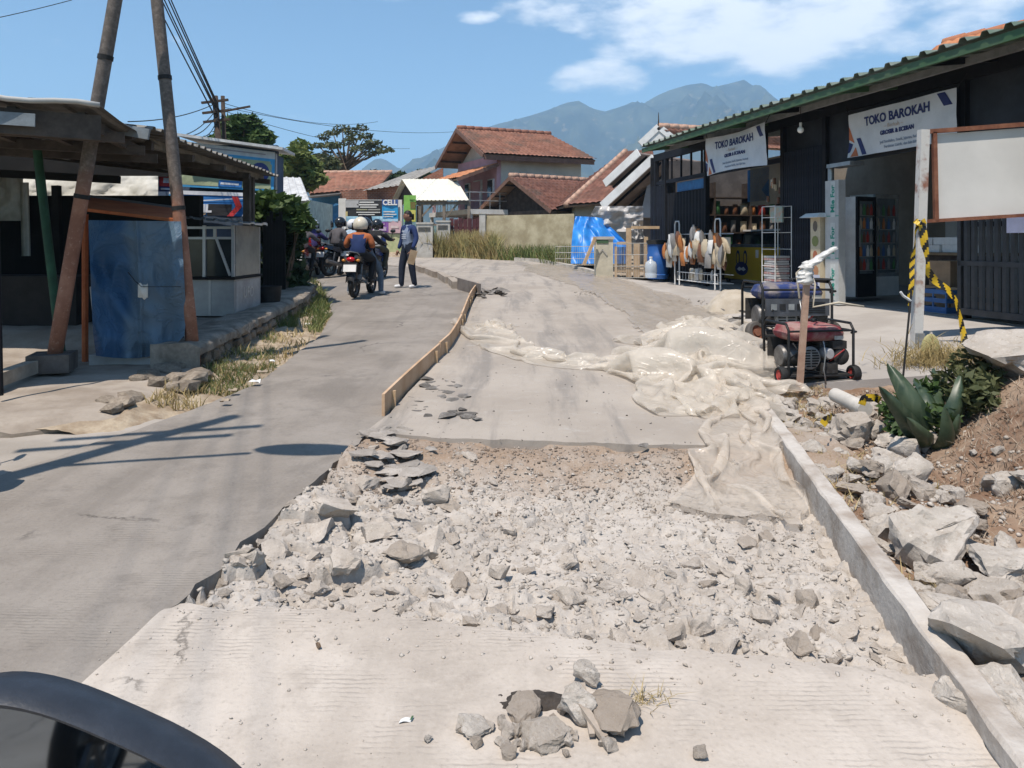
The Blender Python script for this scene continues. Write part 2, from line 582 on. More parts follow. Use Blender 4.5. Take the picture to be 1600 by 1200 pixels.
def strip(name, Y0, Y1, n, fa, fb, nu, zf, mat, skirt=(0, 0, 0, 0), edge=(0, 0), seed=0, dy0=None, dy1=None):
    """a road-like sheet between the lines X=fa(Y) and X=fb(Y); skirts (a side, b side, near, far) drop its edges"""
    if n > 0:
        Y = np.linspace(Y0, Y1, n)
    else:
        Y = np.concatenate([np.linspace(Y0, min(Y1, 10), -n * 2 // 3, endpoint=False), np.linspace(min(Y1, 10), Y1, -n // 3)]) if Y1 > 10 else np.linspace(Y0, Y1, -n)
    U = np.linspace(0, 1, nu)
    ja = edge[0] * fbm(Y * 4.1, Y * 0 + seed, 4, seed); jb = edge[1] * fbm(Y * 4.1, Y * 0 + seed + 5, 4, seed + 3)
    A = fa(Y) + ja; B = fb(Y) + jb
    X = A[:, None] * (1 - U)[None] + B[:, None] * U[None]
    YY = np.repeat(Y[:, None], nu, 1).astype(float)
    if dy0 is not None:
        d = dy0(X[0]); YY = YY + (d - Y[0])[None] * (1 - sstep(Y[0], Y[0] + .8, YY))
    if dy1 is not None:
        d = dy1(X[-1]); YY = YY + (d - Y[-1])[None] * sstep(Y[-1] - .6, Y[-1], YY)
    Z = zf(X, YY)
    if skirt[0]:
        X = np.hstack([X[:, :1], X]); YY = np.hstack([YY[:, :1], YY]); Z = np.hstack([Z[:, :1] - skirt[0], Z])
    if skirt[1]:
        X = np.hstack([X, X[:, -1:]]); YY = np.hstack([YY, YY[:, -1:]]); Z = np.hstack([Z, Z[:, -1:] - skirt[1]])
    if skirt[2]:
        X = np.vstack([X[:1], X]); YY = np.vstack([YY[:1], YY]); Z = np.vstack([Z[:1] - skirt[2], Z])
    if skirt[3]:
        X = np.vstack([X, X[-1:]]); YY = np.vstack([YY, YY[-1:]]); Z = np.vstack([Z, Z[-1:] - skirt[3]])
    return grid_obj(name, X, YY, Z, mat, smooth=40)

lane_z = lambda X, Y: g(Y) + .006 * fbm(X * .9, Y * .9, 3, 11) + .0025 * fbm(X * 6, Y * 6, 2, 12)
strip('road', -8, 30, -330, XE, lambda Y: XL(Y) - .004, 26, lane_z, m_lane, (.09, .24, 0, 0), (.035, .035), 1)
def front_edge(X):
    return np.interp(X, [-1.5, -1.3, -.7, .1, 1.2, 1.5], [2.97, 2.96, 2.93, 2.75, 2.53, 2.48]) + .035 * fbm(X * 5, X * 0 + 2, 5, 21, .6)
front_z = lambda X, Y: g(Y) + .004 + .006 * fbm(X * 1.3, Y * 1.3, 4, 15) + .002 * fbm(X * 9, Y * 9, 3, 16) - .012 * sstep(.1, 0, front_edge(X) - Y)
strip('front_slab', -8, 2.7, 300, lambda Y: XL(Y) + .012, lambda Y: XR(Y) + .02, 90, front_z, m_front, (.2, .16, 0, .26), (.004, .012), 31, dy1=front_edge)
def slab_edge(X):
    return np.interp(X, [-1.1, -.55, .2, 1.6, 2], [5.35, 5.15, 5.08, 4.95, 4.95]) + .03 * fbm(X * 4, X * 0 + 7, 5, 23, .6)
slab_z = lambda X, Y: g(Y) + .02 + .007 * fbm(X * .8, Y * .8, 4, 25) + .002 * fbm(X * 9, Y * 9, 2, 26)
strip('new_slab', 5.1, 31, -240, lambda Y: XL(Y) + .015, lambda Y: XR(Y) - .0, 60, slab_z, m_slab, (.2, .16, .22, 0), (.006, .01), 33, dy0=slab_edge)
strip('forecourt', 6.9, 19.75, 110, lambda Y: XR(Y) + .02, lambda Y: XF(Y) - .02, 50, court_z, m_court, (.1, 0, .15, 0), (.03, 0), 35)
verge_z = lambda X, Y: g(Y) - .005 + .05 * sstep(0, 2.5, X - XR(Y)) + .035 * fbm(X * 1.3, Y * 1.3, 4, 41)
strip('verge', 19.7, 46, 60, lambda Y: XR(np.minimum(Y, 29)) - .05 + np.where(Y > 29, (29 - Y) * 3, 0), lambda Y: Y * 0 + 22, 60, verge_z, m_soil)
strip('bank', .2, 7.2, 260, lambda Y: XR(Y) + .03, lambda Y: Y * 0 + 7.5, 240, bank_z, m_bank)

XK = poly([(4.9, -3.9), (5.2, -3.4), (5.56, -2.82), (6.84, -2.92), (7.3, -3.02), (12, -3.28), (14.5, -3.75), (18, -5.2), (24, -8.6), (30, -16)])
apron_z = lambda X, Y: g(Y) + .012 * fbm(X * .8, Y * .8, 4, 44) - .004
strip('driveway', -8, 5.75, 120, lambda Y: Y * 0 - 12, lambda Y: XE(Y) + .01, 50, apron_z, m_apron)
def sidewalk_start(X):
    return np.interp(X, [-12, -6, -3.4, -2.7], [4.2, 4.75, 5.2, 5.6]) + .05 * fbm(X * 3, X * 0, 4, 51)
sidewalk_z = lambda X, Y: side_z(X, Y) - .05 + .17 * sstep(8.0, 8.7, Y) - .05 * sstep(.35, 0, XK(Y) - X) * (1 - sstep(7.0, 7.3, Y)) + .006 * fbm(X * 7, Y * 7, 4, 54)
strip('sidewalk', 5.2, 22, 160, lambda Y: Y * 0 - 12, lambda Y: XK(Y) - .0, 90, sidewalk_z, m_side, (0, .3, .25, 0), (0, .05), 53, dy0=sidewalk_start)
def soil_z(X, Y):
    w = (XE(Y) - X) / np.maximum(XE(Y) - XK(Y), .05)
    return g(Y) - .035 + .07 * np.clip(w, 0, 1.2) + .03 * fbm(X * 4, Y * 4, 5, 56)
strip('roadside_soil', 5.3, 24, 260, lambda Y: XK(Y) - .06, lambda Y: XE(Y) + .06, 26, soil_z, m_soil)

# the dug-out bed of broken concrete
def bed_z(X, Y):
    X = np.asarray(X, float); Y = np.asarray(Y, float)
    wx = .05 * fbm(X * 6, Y * 6, 3, 61); wy = .05 * fbm(X * 6, Y * 6, 3, 62)
    L = 1 - sstep(-.55, .25, X + .25 * (Y - 3.6))
    farr = sstep(4.1, 4.8, Y)
    f1, f2, idv = worley((X + wx) / .42, (Y + wy) / .25, 63)
    e = sstep(0, .16, f2 - f1)
    big = (idv * .07 + .02) * e - .015 * (1 - e)
    f1, f2, idv = worley((X + wx) / .15, (Y + wy) / .11, 64)
    e2 = sstep(0, .22, f2 - f1)
    med = (idv * .034) * e2
    f1, f2, idv = worley((X + wx * .5) / .055, (Y + wy * .5) / .045, 65)
    sml = idv * .013 * sstep(0, .25, f2 - f1)
    z = g(Y) - .115
    z = z + big * L * (1 - farr * .75) + med * (.35 + .65 * (1 - L)) * (1 - farr * .8) + sml * (1 - .45 * farr) + .03 * fbm(X * 1.8, Y * 1.8, 4, 66) + .009 * fbm(X * 16, Y * 16, 4, 67)
    z = z + .055 * farr * sstep(.0, 1.0, fbm(X * 2, Y * 2, 3, 68) + .6)
    z = z + .07 * sstep(4.45, 5.0, Y) + .055 * (1 - sstep(.0, .4, X - XL(Y)))
    lim = g(Y) - .005
    z = z - .16 * sstep(.03, -.01, X - XL(Y))
    inside = sstep(.0, .12, front_edge(X) - Y + .02)
    z = np.where(inside > 0, np.minimum(z, lim - .04 * inside), z)
    z = np.where(Y > 4.85, np.minimum(z, lim), z)
    return z
bx = np.arange(-1.55, 2.2, .0125); by = np.arange(2.35, 5.5, .0125)
BX, BY = np.meshgrid(bx, by)
grid_obj('rubble_bed', BX, BY, bed_z(BX, BY), m_bed, smooth=38)

# ================================================================== mountains
ridge_px = np.array([(-900, 330), (-200, 330), (300, 318), (480, 300), (560, 268), (585, 248), (598, 245), (612, 254), (626, 264), (645, 250), (680, 234), (720, 215), (745, 203), (775, 192), (800, 186), (830, 178), (858, 169), (885, 158), (905, 155), (925, 167), (945, 172), (975, 163), (990, 156), (1005, 160), (1025, 148), (1045, 139), (1075, 130), (1100, 127), (1115, 134), (1140, 128), (1163, 122), (1190, 140), (1215, 156), (1255, 176), (1300, 200), (1400, 240), (1600, 285), (2300, 330), (3200, 345)], float)
RD = 2600.0
mu = np.linspace(-900, 2600, 420); mv = np.linspace(0, 1, 120)
MU, MV = np.meshgrid(mu, mv)
YY = 1000 + 2300 * MV
hx = (MU - HX) / F * RD
top = (HY - np.interp(MU, ridge_px[:, 0], ridge_px[:, 1])) / F * RD + EYE
prof = np.where(YY < RD, np.clip((YY - 1000) / (RD - 1000), 0, 1) ** 1.75, np.clip(1 - (YY - RD) / 1500, 0, 1))
ero = ridged(hx / 330 + .25 * fbm(hx / 400, YY / 400, 3, 70), YY / 620, 5, 71, .55)
amp = np.sin(np.clip((YY - 1000) / (RD - 1000), 0, 1) * np.pi) ** .8
MZ = top * prof + amp * (ero - 1.1) * 150 * np.clip(top / 400, .25, 1.2)
MZ = np.where(np.abs(YY - RD) < 12, top * prof + 1.0, MZ) - 4
mx_ = hx * 1.0
mo = NT('forested_mountain')
co = mo.coord()
n1 = mo.noise(co, .006, 8, .65); n2 = mo.noise(co, .03, 6, .7)
c = mo.mix(mo.rng(n1, .4, .62), (.035, .045, .038), (.075, .088, .06))
c = mo.mix(mo.math('MULTIPLY', mo.rng(n2, .56, .68), .5), c, (.24, .2, .13))
mo.setc(c); mo.b.inputs['Roughness'].default_value = .95; mo.b.inputs['Specular IOR Level'].default_value = .05
grid_obj('mountain', mx_, YY, MZ, mo.mat, smooth=180)
# slope ahead of the big range
hu = np.linspace(-1400, 500, 120)
HU, HV = np.meshgrid(hu, np.linspace(0, 1, 30))
hy = 700 + 500 * HV
hz = (34 + 22 * fbm(HU / 300, HU * 0, 4, 73)) * np.sin(np.clip(HV * .5 + .02, 0, .5) * np.pi) * sstep(500, 100, HU) - 3 + 4 * fbm(HU / 60, hy / 60, 3, 74) * HV
grid_obj('wooded_hill', HU, hy, hz, M('hill_wood', (.04, .065, .03), .95, .3, .03, 0, 1, 0, (.08, .1, .04), .05))

# haze: one even box of air round the whole scene
hm = bpy.data.materials.new('haze_air'); hm.use_nodes = True
ht = hm.node_tree; ht.nodes.remove(ht.nodes['Principled BSDF'])
pv = ht.nodes.new('ShaderNodeVolumePrincipled')
pv.inputs['Color'].default_value = (.44, .70, 1.0, 1)
pv.inputs['Density'].default_value = .00033
pv.inputs['Anisotropy'].default_value = 0.0
ht.links.new(pv.outputs[0], ht.nodes['Material Output'].inputs['Volume'])
hb = MB(); hb.bbox((-9500, -400, -8), (9500, 9300, 575))
hz_o = hb.build('haze', hm, kind='stuff')
# ================================================================== small helpers for things
black_steel = M('black_painted_steel', (.011, .011, .013), .65, .3, 4, .08, 60, 0, None, .2)
navy_steel = M('navy_painted_steel', (.012, .014, .021), .65, .3, 4, .08, 60, 0, None, .2)
grey_steel = M('galvanised_steel', (.32, .33, .33), .42, .2, 5, .08, 60, .6, None, .5)
white_paint = M('white_paint', (.7, .7, .68), .45, .08, 5, .04, 60)
green_paint = M('green_painted_steel', (.05, .115, .05), .6, .3, 3, .06, 50, 0, (.075, .12, .065))
glass_dark = plain('dark_glass', (.02, .028, .03), .06, 0, .5)
rubber = M('rubber', (.018, .018, .018), .75, .25, 8, .1, 60)
chrome = plain('chrome', (.6, .6, .6), .18, 1.0, .5)
wood_raw = M('raw_wood', (.42, .29, .17), .8, .2, 7, .25, 50, 0, (.52, .38, .24))
wood_dark = M('dark_wood', (.055, .038, .028), .85, .3, 6, .3, 40)
rust = M('rusty_steel', (.16, .06, .035), .85, .3, 5, .35, 50, .1, (.27, .12, .07))
skin = plain('skin', (.27, .14, .09), .55, 0, .35)

def text_mb(txt, size, depth=.002, bold=0.0, align='CENTER', sx=1.0):
    c = bpy.data.curves.new('lettering', 'FONT')
    c.body = txt; c.size = size; c.extrude = depth; c.offset = bold
    c.align_x = align; c.align_y = 'CENTER'; c.resolution_u = 3
    o = bpy.data.objects.new('lettering_curve', c)
    COL.objects.link(o)
    dg = bpy.context.evaluated_depsgraph_get()
    me = bpy.data.meshes.new_from_object(o.evaluated_get(dg))
    V = [(v.co.x * sx, v.co.y, v.co.z) for v in me.vertices]
    Fc = [tuple(p.vertices) for p in me.polygons]
    bpy.data.objects.remove(o); bpy.data.curves.remove(c); bpy.data.meshes.remove(me)
    return V, Fc
def put_text(mb, txt, size, org, ux, uy, m=0, bold=.0, sx=1.0, fn=None, align='CENTER', depth=.002):
    """letters in the plane (org, ux, uy); fn(x,y) adds an offset along the normal so print follows cloth"""
    V, Fc = text_mb(txt, size, depth, bold, align, sx)
    org = Vector(org); ux = Vector(ux); uy = Vector(uy); nn = ux.cross(uy)
    mb.add([org + ux * x + uy * y + nn * (z + (fn(x, y) if fn else 0)) for x, y, z in V], Fc, m)
def corr_roof(mb, a, b, c, d, pitch=.2, h=.03, m=0, nv=3, th=.004, wob=0.0):
    """box-rib sheet: a->b along the eave, d->c along the far edge; ribs run a->d"""
    a, b, c, d = map(Vector, (a, b, c, d))
    L = (b - a).length; n = max(2, int(L / pitch))
    us = []; hs = []
    for i in range(n):
        for q, e in ((0, 0), (.55, 0), (.65, 1), (.88, 1), (.98, 0)):
            us.append((i + q) / n); hs.append(e * h)
    us.append(1); hs.append(0)
    nn = (b - a).cross(d - a).normalized()
    if nn.z < 0: nn = -nn
    base = len(mb.v)
    for k in (0, 1):
        for j in range(nv):
            v = j / (nv - 1)
            for u, e in zip(us, hs):
                p = (a * (1 - u) + b * u) * (1 - v) + (d * (1 - u) + c * u) * v
                w = wob * float(pn(u * L * 1.3, v * 3.1, 8)) if wob else 0
                mb.v.append(tuple(p + nn * (e - k * th + w)))
    nu = len(us)
    for k in (0, 1):
        o = base + k * nu * nv
        for j in range(nv - 1):
            for i in range(nu - 1):
                q = (o + j * nu + i, o + j * nu + i + 1, o + (j + 1) * nu + i + 1, o + (j + 1) * nu + i)
                mb.f.append(q if k == 0 else q[::-1]); mb.m.append(m if k == 0 else m)
    for i in range(nu - 1):
        mb.f.append((base + i, base + nu * nv + i, base + nu * nv + i + 1, base + i + 1)); mb.m.append(m)

# ================================================================== the shop (local frame: x along the front towards the viewer, y into the shop)
SA = Vector((3.73, 19.9, 0))
SRZ = math.atan2(-.978, .207)
def su(px, v=0.0):
    k = (px - HX) / F
    return (19.9 * k - 3.73 + v * (.207 * k - .978)) / (.207 + .978 * k)
def sY(u, v): return 19.9 - .978 * u + .207 * v
def sz(px, py, v=0.0):
    return EYE - (py - HY) / F * sY(su(px, v), v)
def sw(u, v, z=0.0):
    return Vector((SA.x + .207 * u + .978 * v, SA.y - .978 * u + .207 * v, z))
def shop_thing(name, label, cat, u, v, z=FLOOR, group=None, rz=0.0):
    p = sw(u, v, z)
    return thing(name, label, cat, p, SRZ + rz, group, local=True)

shop = thing('shop_building', 'long dark shop with green-edged metal canopy and two open fronts under name banners', 'shop', SA, SRZ, local=True)
UE = 14.0
mb = MB(); mb.bbox((-.2, 0, -.3), (UE, 5.2, FLOOR)); mb.build('floor_slab', M('shop_floor', (.3, .285, .265), .7, .12, 2, .1, 40), shop)
cream = M('cream_wall', (.33, .27, .2), .85, .12, 2, .1, 40)
mb = MB(); mb.bbox((0, 4.6, FLOOR), (UE, 4.75, 4.1)); mb.build('wall', cream, shop)
mb = MB(); mb.bbox((0, 0.15, FLOOR), (.1, 4.6, 3.5)); mb.build('wall', M('siding_grey', (.1, .09, .085), .8, .2, 3, .1, 30), shop)
mb = MB(); mb.bbox((UE - .1, .15, FLOOR), (UE, 4.6, 4.0)); mb.build('wall', cream, shop)
u_mid = su(1300)
# canopy roof
EV = -1.1; EZ = 3.62
roof_m = M('weathered_green_sheet', (.15, .2, .15), .55, .25, 1.5, .1, 40, .3, (.26, .29, .26))
mb = MB(); UL = su(1000, EV)
corr_roof(mb, (UL, EV, EZ), (UE + .5, EV, EZ), (UE + .5, 5.0, EZ + .62), (UL, 5.0, EZ + .62), .30, .05, 0, 3, .006, .012)
mb.build('roof', roof_m, shop)
mb = MB(); mb.bbox((UL + .03, EV + .03, EZ - .13), (UE + .4, EV + .075, EZ - .035)); mb.build('gutter_beam', green_paint, shop)
for k in range(9):
    u = UL + .3 + k * 1.75
    mb = MB(); mb.beam((u, EV + .08, EZ - .085), (u, .02, EZ + .03), .05, .08); mb.build('rafter', green_paint if k % 2 == 0 else black_steel, shop)
mb = MB(); mb.bbox((UL + .03, -.5, EZ - .09), (UE + .4, -.44, EZ - .0)); mb.build('purlin', M('grey_purlin', (.2, .2, .19), .6), shop)
mb = MB(); mb.bbox((-.1, -.03, 3.48), (UE, .06, 3.66)); mb.build('header_beam', black_steel, shop)
u_b1 = su(1225); u_a0 = su(1048); u_a1 = su(1104); u_b0 = u_b1; u_b2 = su(1292); u_g = su(1508)
for u, nm in ((.03, 0), (su(1041), 0), (u_a1, 0), (u_b1, 0), (u_b2 - .02, 0), (u_g, 0), (UE - 1.0, 0)):
    mb = MB(); mb.bbox((u - .05, -.05, FLOOR), (u + .05, .05, 3.48)); mb.build('post', black_steel, shop)
# upper dark trellis of slim uprights and rails above the fronts
for u in np.arange(.45, u_b1, .55):
    mb = MB(); mb.bbox((u - .02, -.02, 2.95), (u + .02, .02, 3.48)); mb.build('upright', black_steel, shop)
mb = MB(); mb.bbox((0.05, -.03, 2.86), (u_b1, .03, 2.95)); mb.build('rail', navy_steel, shop)
mb = MB(); mb.bbox((u_b1 + .05, .02, 2.68), (UE - .1, .05, 3.48)); mb.build('upper_panel', M('dark_cladding', (.02, .021, .025), .6, .3, 3, .1, 30), shop)
# blue strip and boards high in the left front
mb = MB(); mb.bbox((su(1055), .05, 2.62), (u_a1 - .05, .1, 2.84)); mb.build('blue_board', M('blue_board_paint', (.02, .15, .36), .5), shop)
mb = MB(); mb.bbox((u_a1 + .05, 1.5, 2.35), (su(1168, 1.5), 1.55, 3.1)); mb.build('blue_board', MC['blue_board_paint'], shop)
mb = MB(); mb.bbox((su(1172, 1.5), 1.5, 2.25), (su(1228, 1.5), 1.55, 3.3)); mb.build('cream_board', cream, shop)
# folding gates: every slat a part
def gate_panel(u0, u1, z0, z1, n, v=-.02, mat=black_steel):
    w = (u1 - u0) / n
    proto = None
    for i in range(n):
        if proto is None:
            mb = MB(); a = w * .46
            mb.prism([(-a, 0, z0), (-a * .5, -.025, z0), (a * .5, -.025, z0), (a, 0, z0), (a * .5, .012, z0), (-a * .5, .012, z0)], (0, 0, z1 - z0))
            proto = mb.mesh('slat', [mat])
        o = bpy.data.objects.new('slat', proto); COL.objects.link(o); o.parent = shop
        o.location = (u0 + (i + .5) * w, v, 0)
    for z in (z0 + .12, (z0 + z1) / 2, z1 - .1):
        mb = MB(); mb.bbox((u0, v + .015, z - .03), (u1, v + .04, z + .03)); mb.build('gate_rail', mat, shop)
gate_panel(su(1018), su(1041) - .05, FLOOR + .02, 2.84, 6, -.02, navy_steel)
gate_panel(su(1043) + .05, u_a1 - .06, FLOOR + .02, 2.6, 12)
gate_panel(u_b1 + .06, u_b2 - .08, FLOOR + .02, 3.02, 16, -.03, navy_steel)
# louvred gate at the near end
gz0 = FLOOR + .06; gz1 = 1.72
gate_panel(u_g + .1, UE - 1.1, gz0 + .08, gz1, 22, -.12, M('gate_grey', (.05, .052, .056), .5, .25, 4, .06, 50, .3))
mb = MB(); mb.bbox((u_g + .05, -.16, 1.1), (UE - 1.0, -.1, 1.16)); mb.bbox((u_g + .05, -.16, gz0), (UE - 1.0, -.08, gz0 + .08)); mb.bbox((u_g + .04, -.16, gz0), (u_g + .1, -.08, gz1 + .2)); mb.bbox((u_g + .1, -.15, gz1), (UE - 1.0, -.1, gz1 + .06))
mb.build('gate_frame', MC['gate_grey'], shop)
gate_panel(u_g + .1, UE - 1.1, gz1 + .08, 2.66, 30, .03, black_steel)
# bulb under the canopy
lb = shop_thing('light_bulb', 'bare white light bulb hanging from a wire under the shop canopy', 'bulb', su(1251, -.5), -.5, 0)
zb = sz(1251, 203, -.5)
mb = MB(); mb.ball((0, 0, zb), .055, 10, 8); mb.build('bulb', plain('bulb_glass', (.85, .85, .82), .2), lb, 180)
mb = MB(); mb.tube([(0, 0, zb + .05), (0, 0, zb + .12)], .022, 8); mb.build('socket', white_paint, lb)
mb = MB(); mb.tube([(0, 0, zb + .1), (0, 0, EZ)], .006, 5); mb.build('wire', rubber, lb)

# banners
ban_white = M('banner_vinyl', (.56, .58, .6), .55, .07, 2.5, .1, 8)
ban_navy = plain('banner_navy', (.02, .03, .12), .6)
ban_orange = plain('banner_orange', (.5, .15, .06), .6)
ban_grey = plain('banner_greyprint', (.25, .3, .38), .6)
ban_peach = plain('banner_peach', (.5, .42, .36), .6)
def banner(label, px0, px1, v, pyt, pyb, sag, seed, group):
    u0, u1 = su(px0, v), su(px1, v); W = u1 - u0
    zt = sz(px0, pyt, v); zb = sz(px0, pyb, v); H = zt - zb
    zt2 = sz(px1, pyt - (px1 - px0) * .2485, v)
    t = shop_thing('name_banner', label, 'banner', (u0 + u1) / 2, v, (zt + zb) / 2, group)
    fn = lambda x, y: .022 * float(fbm(x * 1.1 + seed, y * 1.6, 3, 80 + seed)) + .02 * math.sin(x * 2.2 + y * 3 + seed) + .012 * float(ridged(x * .8 + y * 1.1, y * .5 - x * .3 + seed, 2, 81))
    X = lambda x: (x - .5) * W
    mb = MB()
    mb.sheet(46, 18, lambda a, b: (X(a), -fn(X(a), (b - .5) * H), (b - .5) * H + sag * math.sin(a * math.pi) * (b - .5) * -1.2))
    mb.build('banner_sheet', ban_white, t, 180)
    zz = lambda x, z: z + sag * math.sin((x / W + .5) * math.pi) * (z / H) * -1.2
    def flat(pts, nx=8):
        q = MB()
        q.sheet(9, 9, lambda a, b: (lambda p: (p.x, -fn(p.x, p.z) - .004, zz(p.x, p.z)))(((Vector(pts[0]) * (1 - a) + Vector(pts[1]) * a) * (1 - b) + (Vector(pts[3]) * (1 - a) + Vector(pts[2]) * a) * b)))
        return q
    xs_ = lambda f: (f - .5) * W
    hs_ = lambda f: (f - .5) * H
    flat([(xs_(.86), 0, hs_(.97)), (xs_(.92), 0, hs_(.97)), (xs_(.975), 0, hs_(.70)), (xs_(.91), 0, hs_(.70))]).build('print_stripe', ban_navy, t)
    flat([(xs_(.08), 0, hs_(.42)), (xs_(.125), 0, hs_(.42)), (xs_(.19), 0, hs_(.02)), (xs_(.145), 0, hs_(.02))]).build('print_stripe', ban_navy, t)
    flat([(xs_(.0), 0, hs_(.72)), (xs_(.002), 0, hs_(.72)), (xs_(.06), 0, hs_(.32)), (xs_(.0), 0, hs_(.42))]).build('print_stripe', ban_orange, t)
    flat([(xs_(.0), 0, hs_(.36)), (xs_(.045), 0, hs_(.30)), (xs_(.02), 0, hs_(.12)), (xs_(.0), 0, hs_(.1))]).build('print_stripe', ban_navy, t)
    flat([(xs_(.07), 0, hs_(.22)), (xs_(.075), 0, hs_(.22)), (xs_(.11), 0, hs_(.01)), (xs_(.03), 0, hs_(.01))]).build('print_stripe', ban_orange, t)
    def txt(s, size, cx, cy, m, bold, sx=1.0):
        q = MB(); V, Fc = text_mb(s, size * H, .0015, bold, 'CENTER', sx)
        q.add([(xs_(cx) + x, -fn(xs_(cx) + x, hs_(cy) + y) - .006 - z, zz(xs_(cx) + x, hs_(cy) + y)) for x, y, z in V], Fc)
        q.build('lettering', m, t)
    txt('TOKO BAROKAH', .27, .49, .75, ban_navy, .006, .98 * (W / 2.27) * .68 / H)
    txt('~ Berkah ~', .13, .47, .56, ban_peach, .0, 1.0)
    txt('GROSIR & ECERAN', .125, .5, .42, ban_navy, .004)
    txt('Jual Sembako, Snack, Jajanan, Rokok', .085, .52, .22, ban_grey, .001)
    txt('Peralatan Listrik, dan lain-lain', .085, .52, .11, ban_grey, .001)
    for sx_ in (-1, 1):
        q = MB(); q.tube([(sx_ * W / 2, 0, H / 2), (sx_ * (W / 2 + .12), .03, H / 2 + .16)], .006, 5); q.build('cord', rubber, t)
    return t
banner('white name banner hung flat over the fridge entrance, its lettering crisp', 1326, 1496, -.12, 180, 247, .01, 0, 'shop name banners')
banner('wrinkled name banner sagging from the canopy above the snack racks', 1105, 1197, -.62, 217, 275, .06, 3, 'shop name banners')

# chest freezer with a dark emblem
fu0, fu1 = su(1132, 1.2), su(1188, 1.2)
fz = shop_thing('chest_freezer', 'yellow chest freezer with dark bunny-ear emblem inside the shop entrance', 'freezer', (fu0 + fu1) / 2, 1.2)
fw = (fu1 - fu0); yel = M('yellow_vinyl', (.62, .40, .03), .4, .05, 3, .02, 40)
mb = MB(); mb.bbox((-fw / 2, 0, .1), (fw / 2, .62, .86)); mb.build('cabinet', yel, fz)
mb = MB(); mb.bbox((-fw / 2 - .01, -.01, .86), (fw / 2 + .01, .63, .93)); mb.build('lid', M('freezer_lid', (.1, .12, .13), .2), fz)
for s_ in (-1, 1):
    mb = MB(); mb.bbox((s_ * (fw / 2 - .06) - .04, .04, 0), (s_ * (fw / 2 - .06) + .04, .12, .1)); mb.build('caster', rubber, fz)
def emb(pts, off, mat, nm='emblem'):
    q = MB(); q.prism([(x, -off, z) for x, z in pts], (0, .003, 0)); q.build(nm, mat, fz)
ear = lambda cx, k, a0: [(cx + k * .09 * math.cos(a) , .60 + k * .19 * math.sin(a)) for a in [2 * math.pi * i / 16 for i in range(16)]]
emb([(.30 * math.cos(a), .36 + .16 * math.sin(a)) for a in [2 * math.pi * i / 20 for i in range(20)]], .004, ban_navy)
emb(ear(-.17, 1, 0), .005, ban_navy); emb(ear(.17, 1, 0), .0055, ban_navy)
emb(ear(-.17, .62, 0), .009, yel); emb(ear(.17, .62, 0), .009, yel)
emb([(-.2, .34), (-.1, .40), (0, .37), (.1, .40), (.2, .34), (.1, .30), (0, .33), (-.1, .30)], .009, white_paint)
emb([(fw / 2 - .2, .62), (fw / 2 - .08, .62), (fw / 2 - .08, .8), (fw / 2 - .2, .8)], .004, white_paint, 'price_label')
# display case on the freezer side
dc = shop_thing('display_case', 'low glass display case behind the yellow freezer', 'display case', su(1190, 2.2), 2.2)
mb = MB(); mb.bbox((-.9, 0, 0), (.9, .5, .85)); mb.build('cabinet', M('blue_cabinet', (.05, .12, .2), .5), dc)
mb = MB(); mb.bbox((-.9, 0, .85), (.9, .5, 1.25)); mb.build('glass_box', glass_dark, dc)
mb = MB(); mb.bbox((-.93, -.03, 1.25), (.93, .53, 1.29)); mb.build('top', white_paint, dc)
# shelves with goods on the back wall of the left bay
sh = shop_thing('goods_shelf', 'tall wooden shelf wall packed with brown goods along the inner wall of the left bay', 'shelf', .62, 2.35, FLOOR, None, R(90))
mb = MB()
W2 = 2.1
for k, z in enumerate((.3, .75, 1.2, 1.65, 2.1)):
    mb = MB(); mb.bbox((-W2, 0, z), (W2, .45, z + .03)); mb.build('shelf_board', wood_dark, sh)
mb = MB()
for x in (-W2, -1.0, 0, 1.0, W2): mb.bbox((x - .02, 0, 0), (x + .02, .45, 2.5))
mb.build('upright', wood_dark, sh)
pk = [plain('pack_%s' % n, c, .45) for n, c in (('brown', (.16, .07, .035)), ('cream', (.5, .42, .3)), ('red', (.35, .04, .03)), ('orange', (.45, .17, .05)), ('grey', (.25, .24, .23)), ('blue', (.05, .12, .3)), ('green', (.07, .2, .07)), ('white', (.6, .6, .58)))]
pk_names = ['brown', 'cream', 'red', 'orange', 'grey', 'blue', 'green', 'white']
pk_mesh = []
for i in range(8):
    mb = MB(); w, h = rnd.uniform(.14, .2), rnd.uniform(.26, .36)
    mb.sheet(5, 6, lambda a, b: ((a - .5) * w, -.05 * math.sin(a * math.pi) * math.sin(b * math.pi) ** .6, b * h))
    mb.sheet(5, 6, lambda a, b: ((.5 - a) * w, .05 * math.sin(a * math.pi) * math.sin(b * math.pi) ** .6 + .001, b * h))
    pk_mesh.append(mb.mesh('product_pack', [pk[i]], 180))
def pack(i, p, rz, label, group, s=1.0, tilt=0):
    o = bpy.data.objects.new('product_pack', pk_mesh[i]); COL.objects.link(o)
    o.location = p; o.rotation_euler = (tilt, 0, rz); o.scale = (s, s, s)
    tag(o, label, 'package', group)
    return o
u_sh = su(1165, 4.0)
for z in (.33, .78, 1.23, 1.68):
    x = -2.0
    while x < 2.0:
        i = rnd.choice([0, 0, 0, 1, 3, 4, 2, 6]); s = rnd.uniform(.8, 1.15)
        pack(i, sw(.5, 2.35 + x, FLOOR + z), SRZ + R(90) + rnd.uniform(-.2, .2), pk_names[i] + ' goods packet standing on the shelves inside the left bay', 'packets on the shelf wall', s)
        x += .2 * s + rnd.uniform(.02, .1)

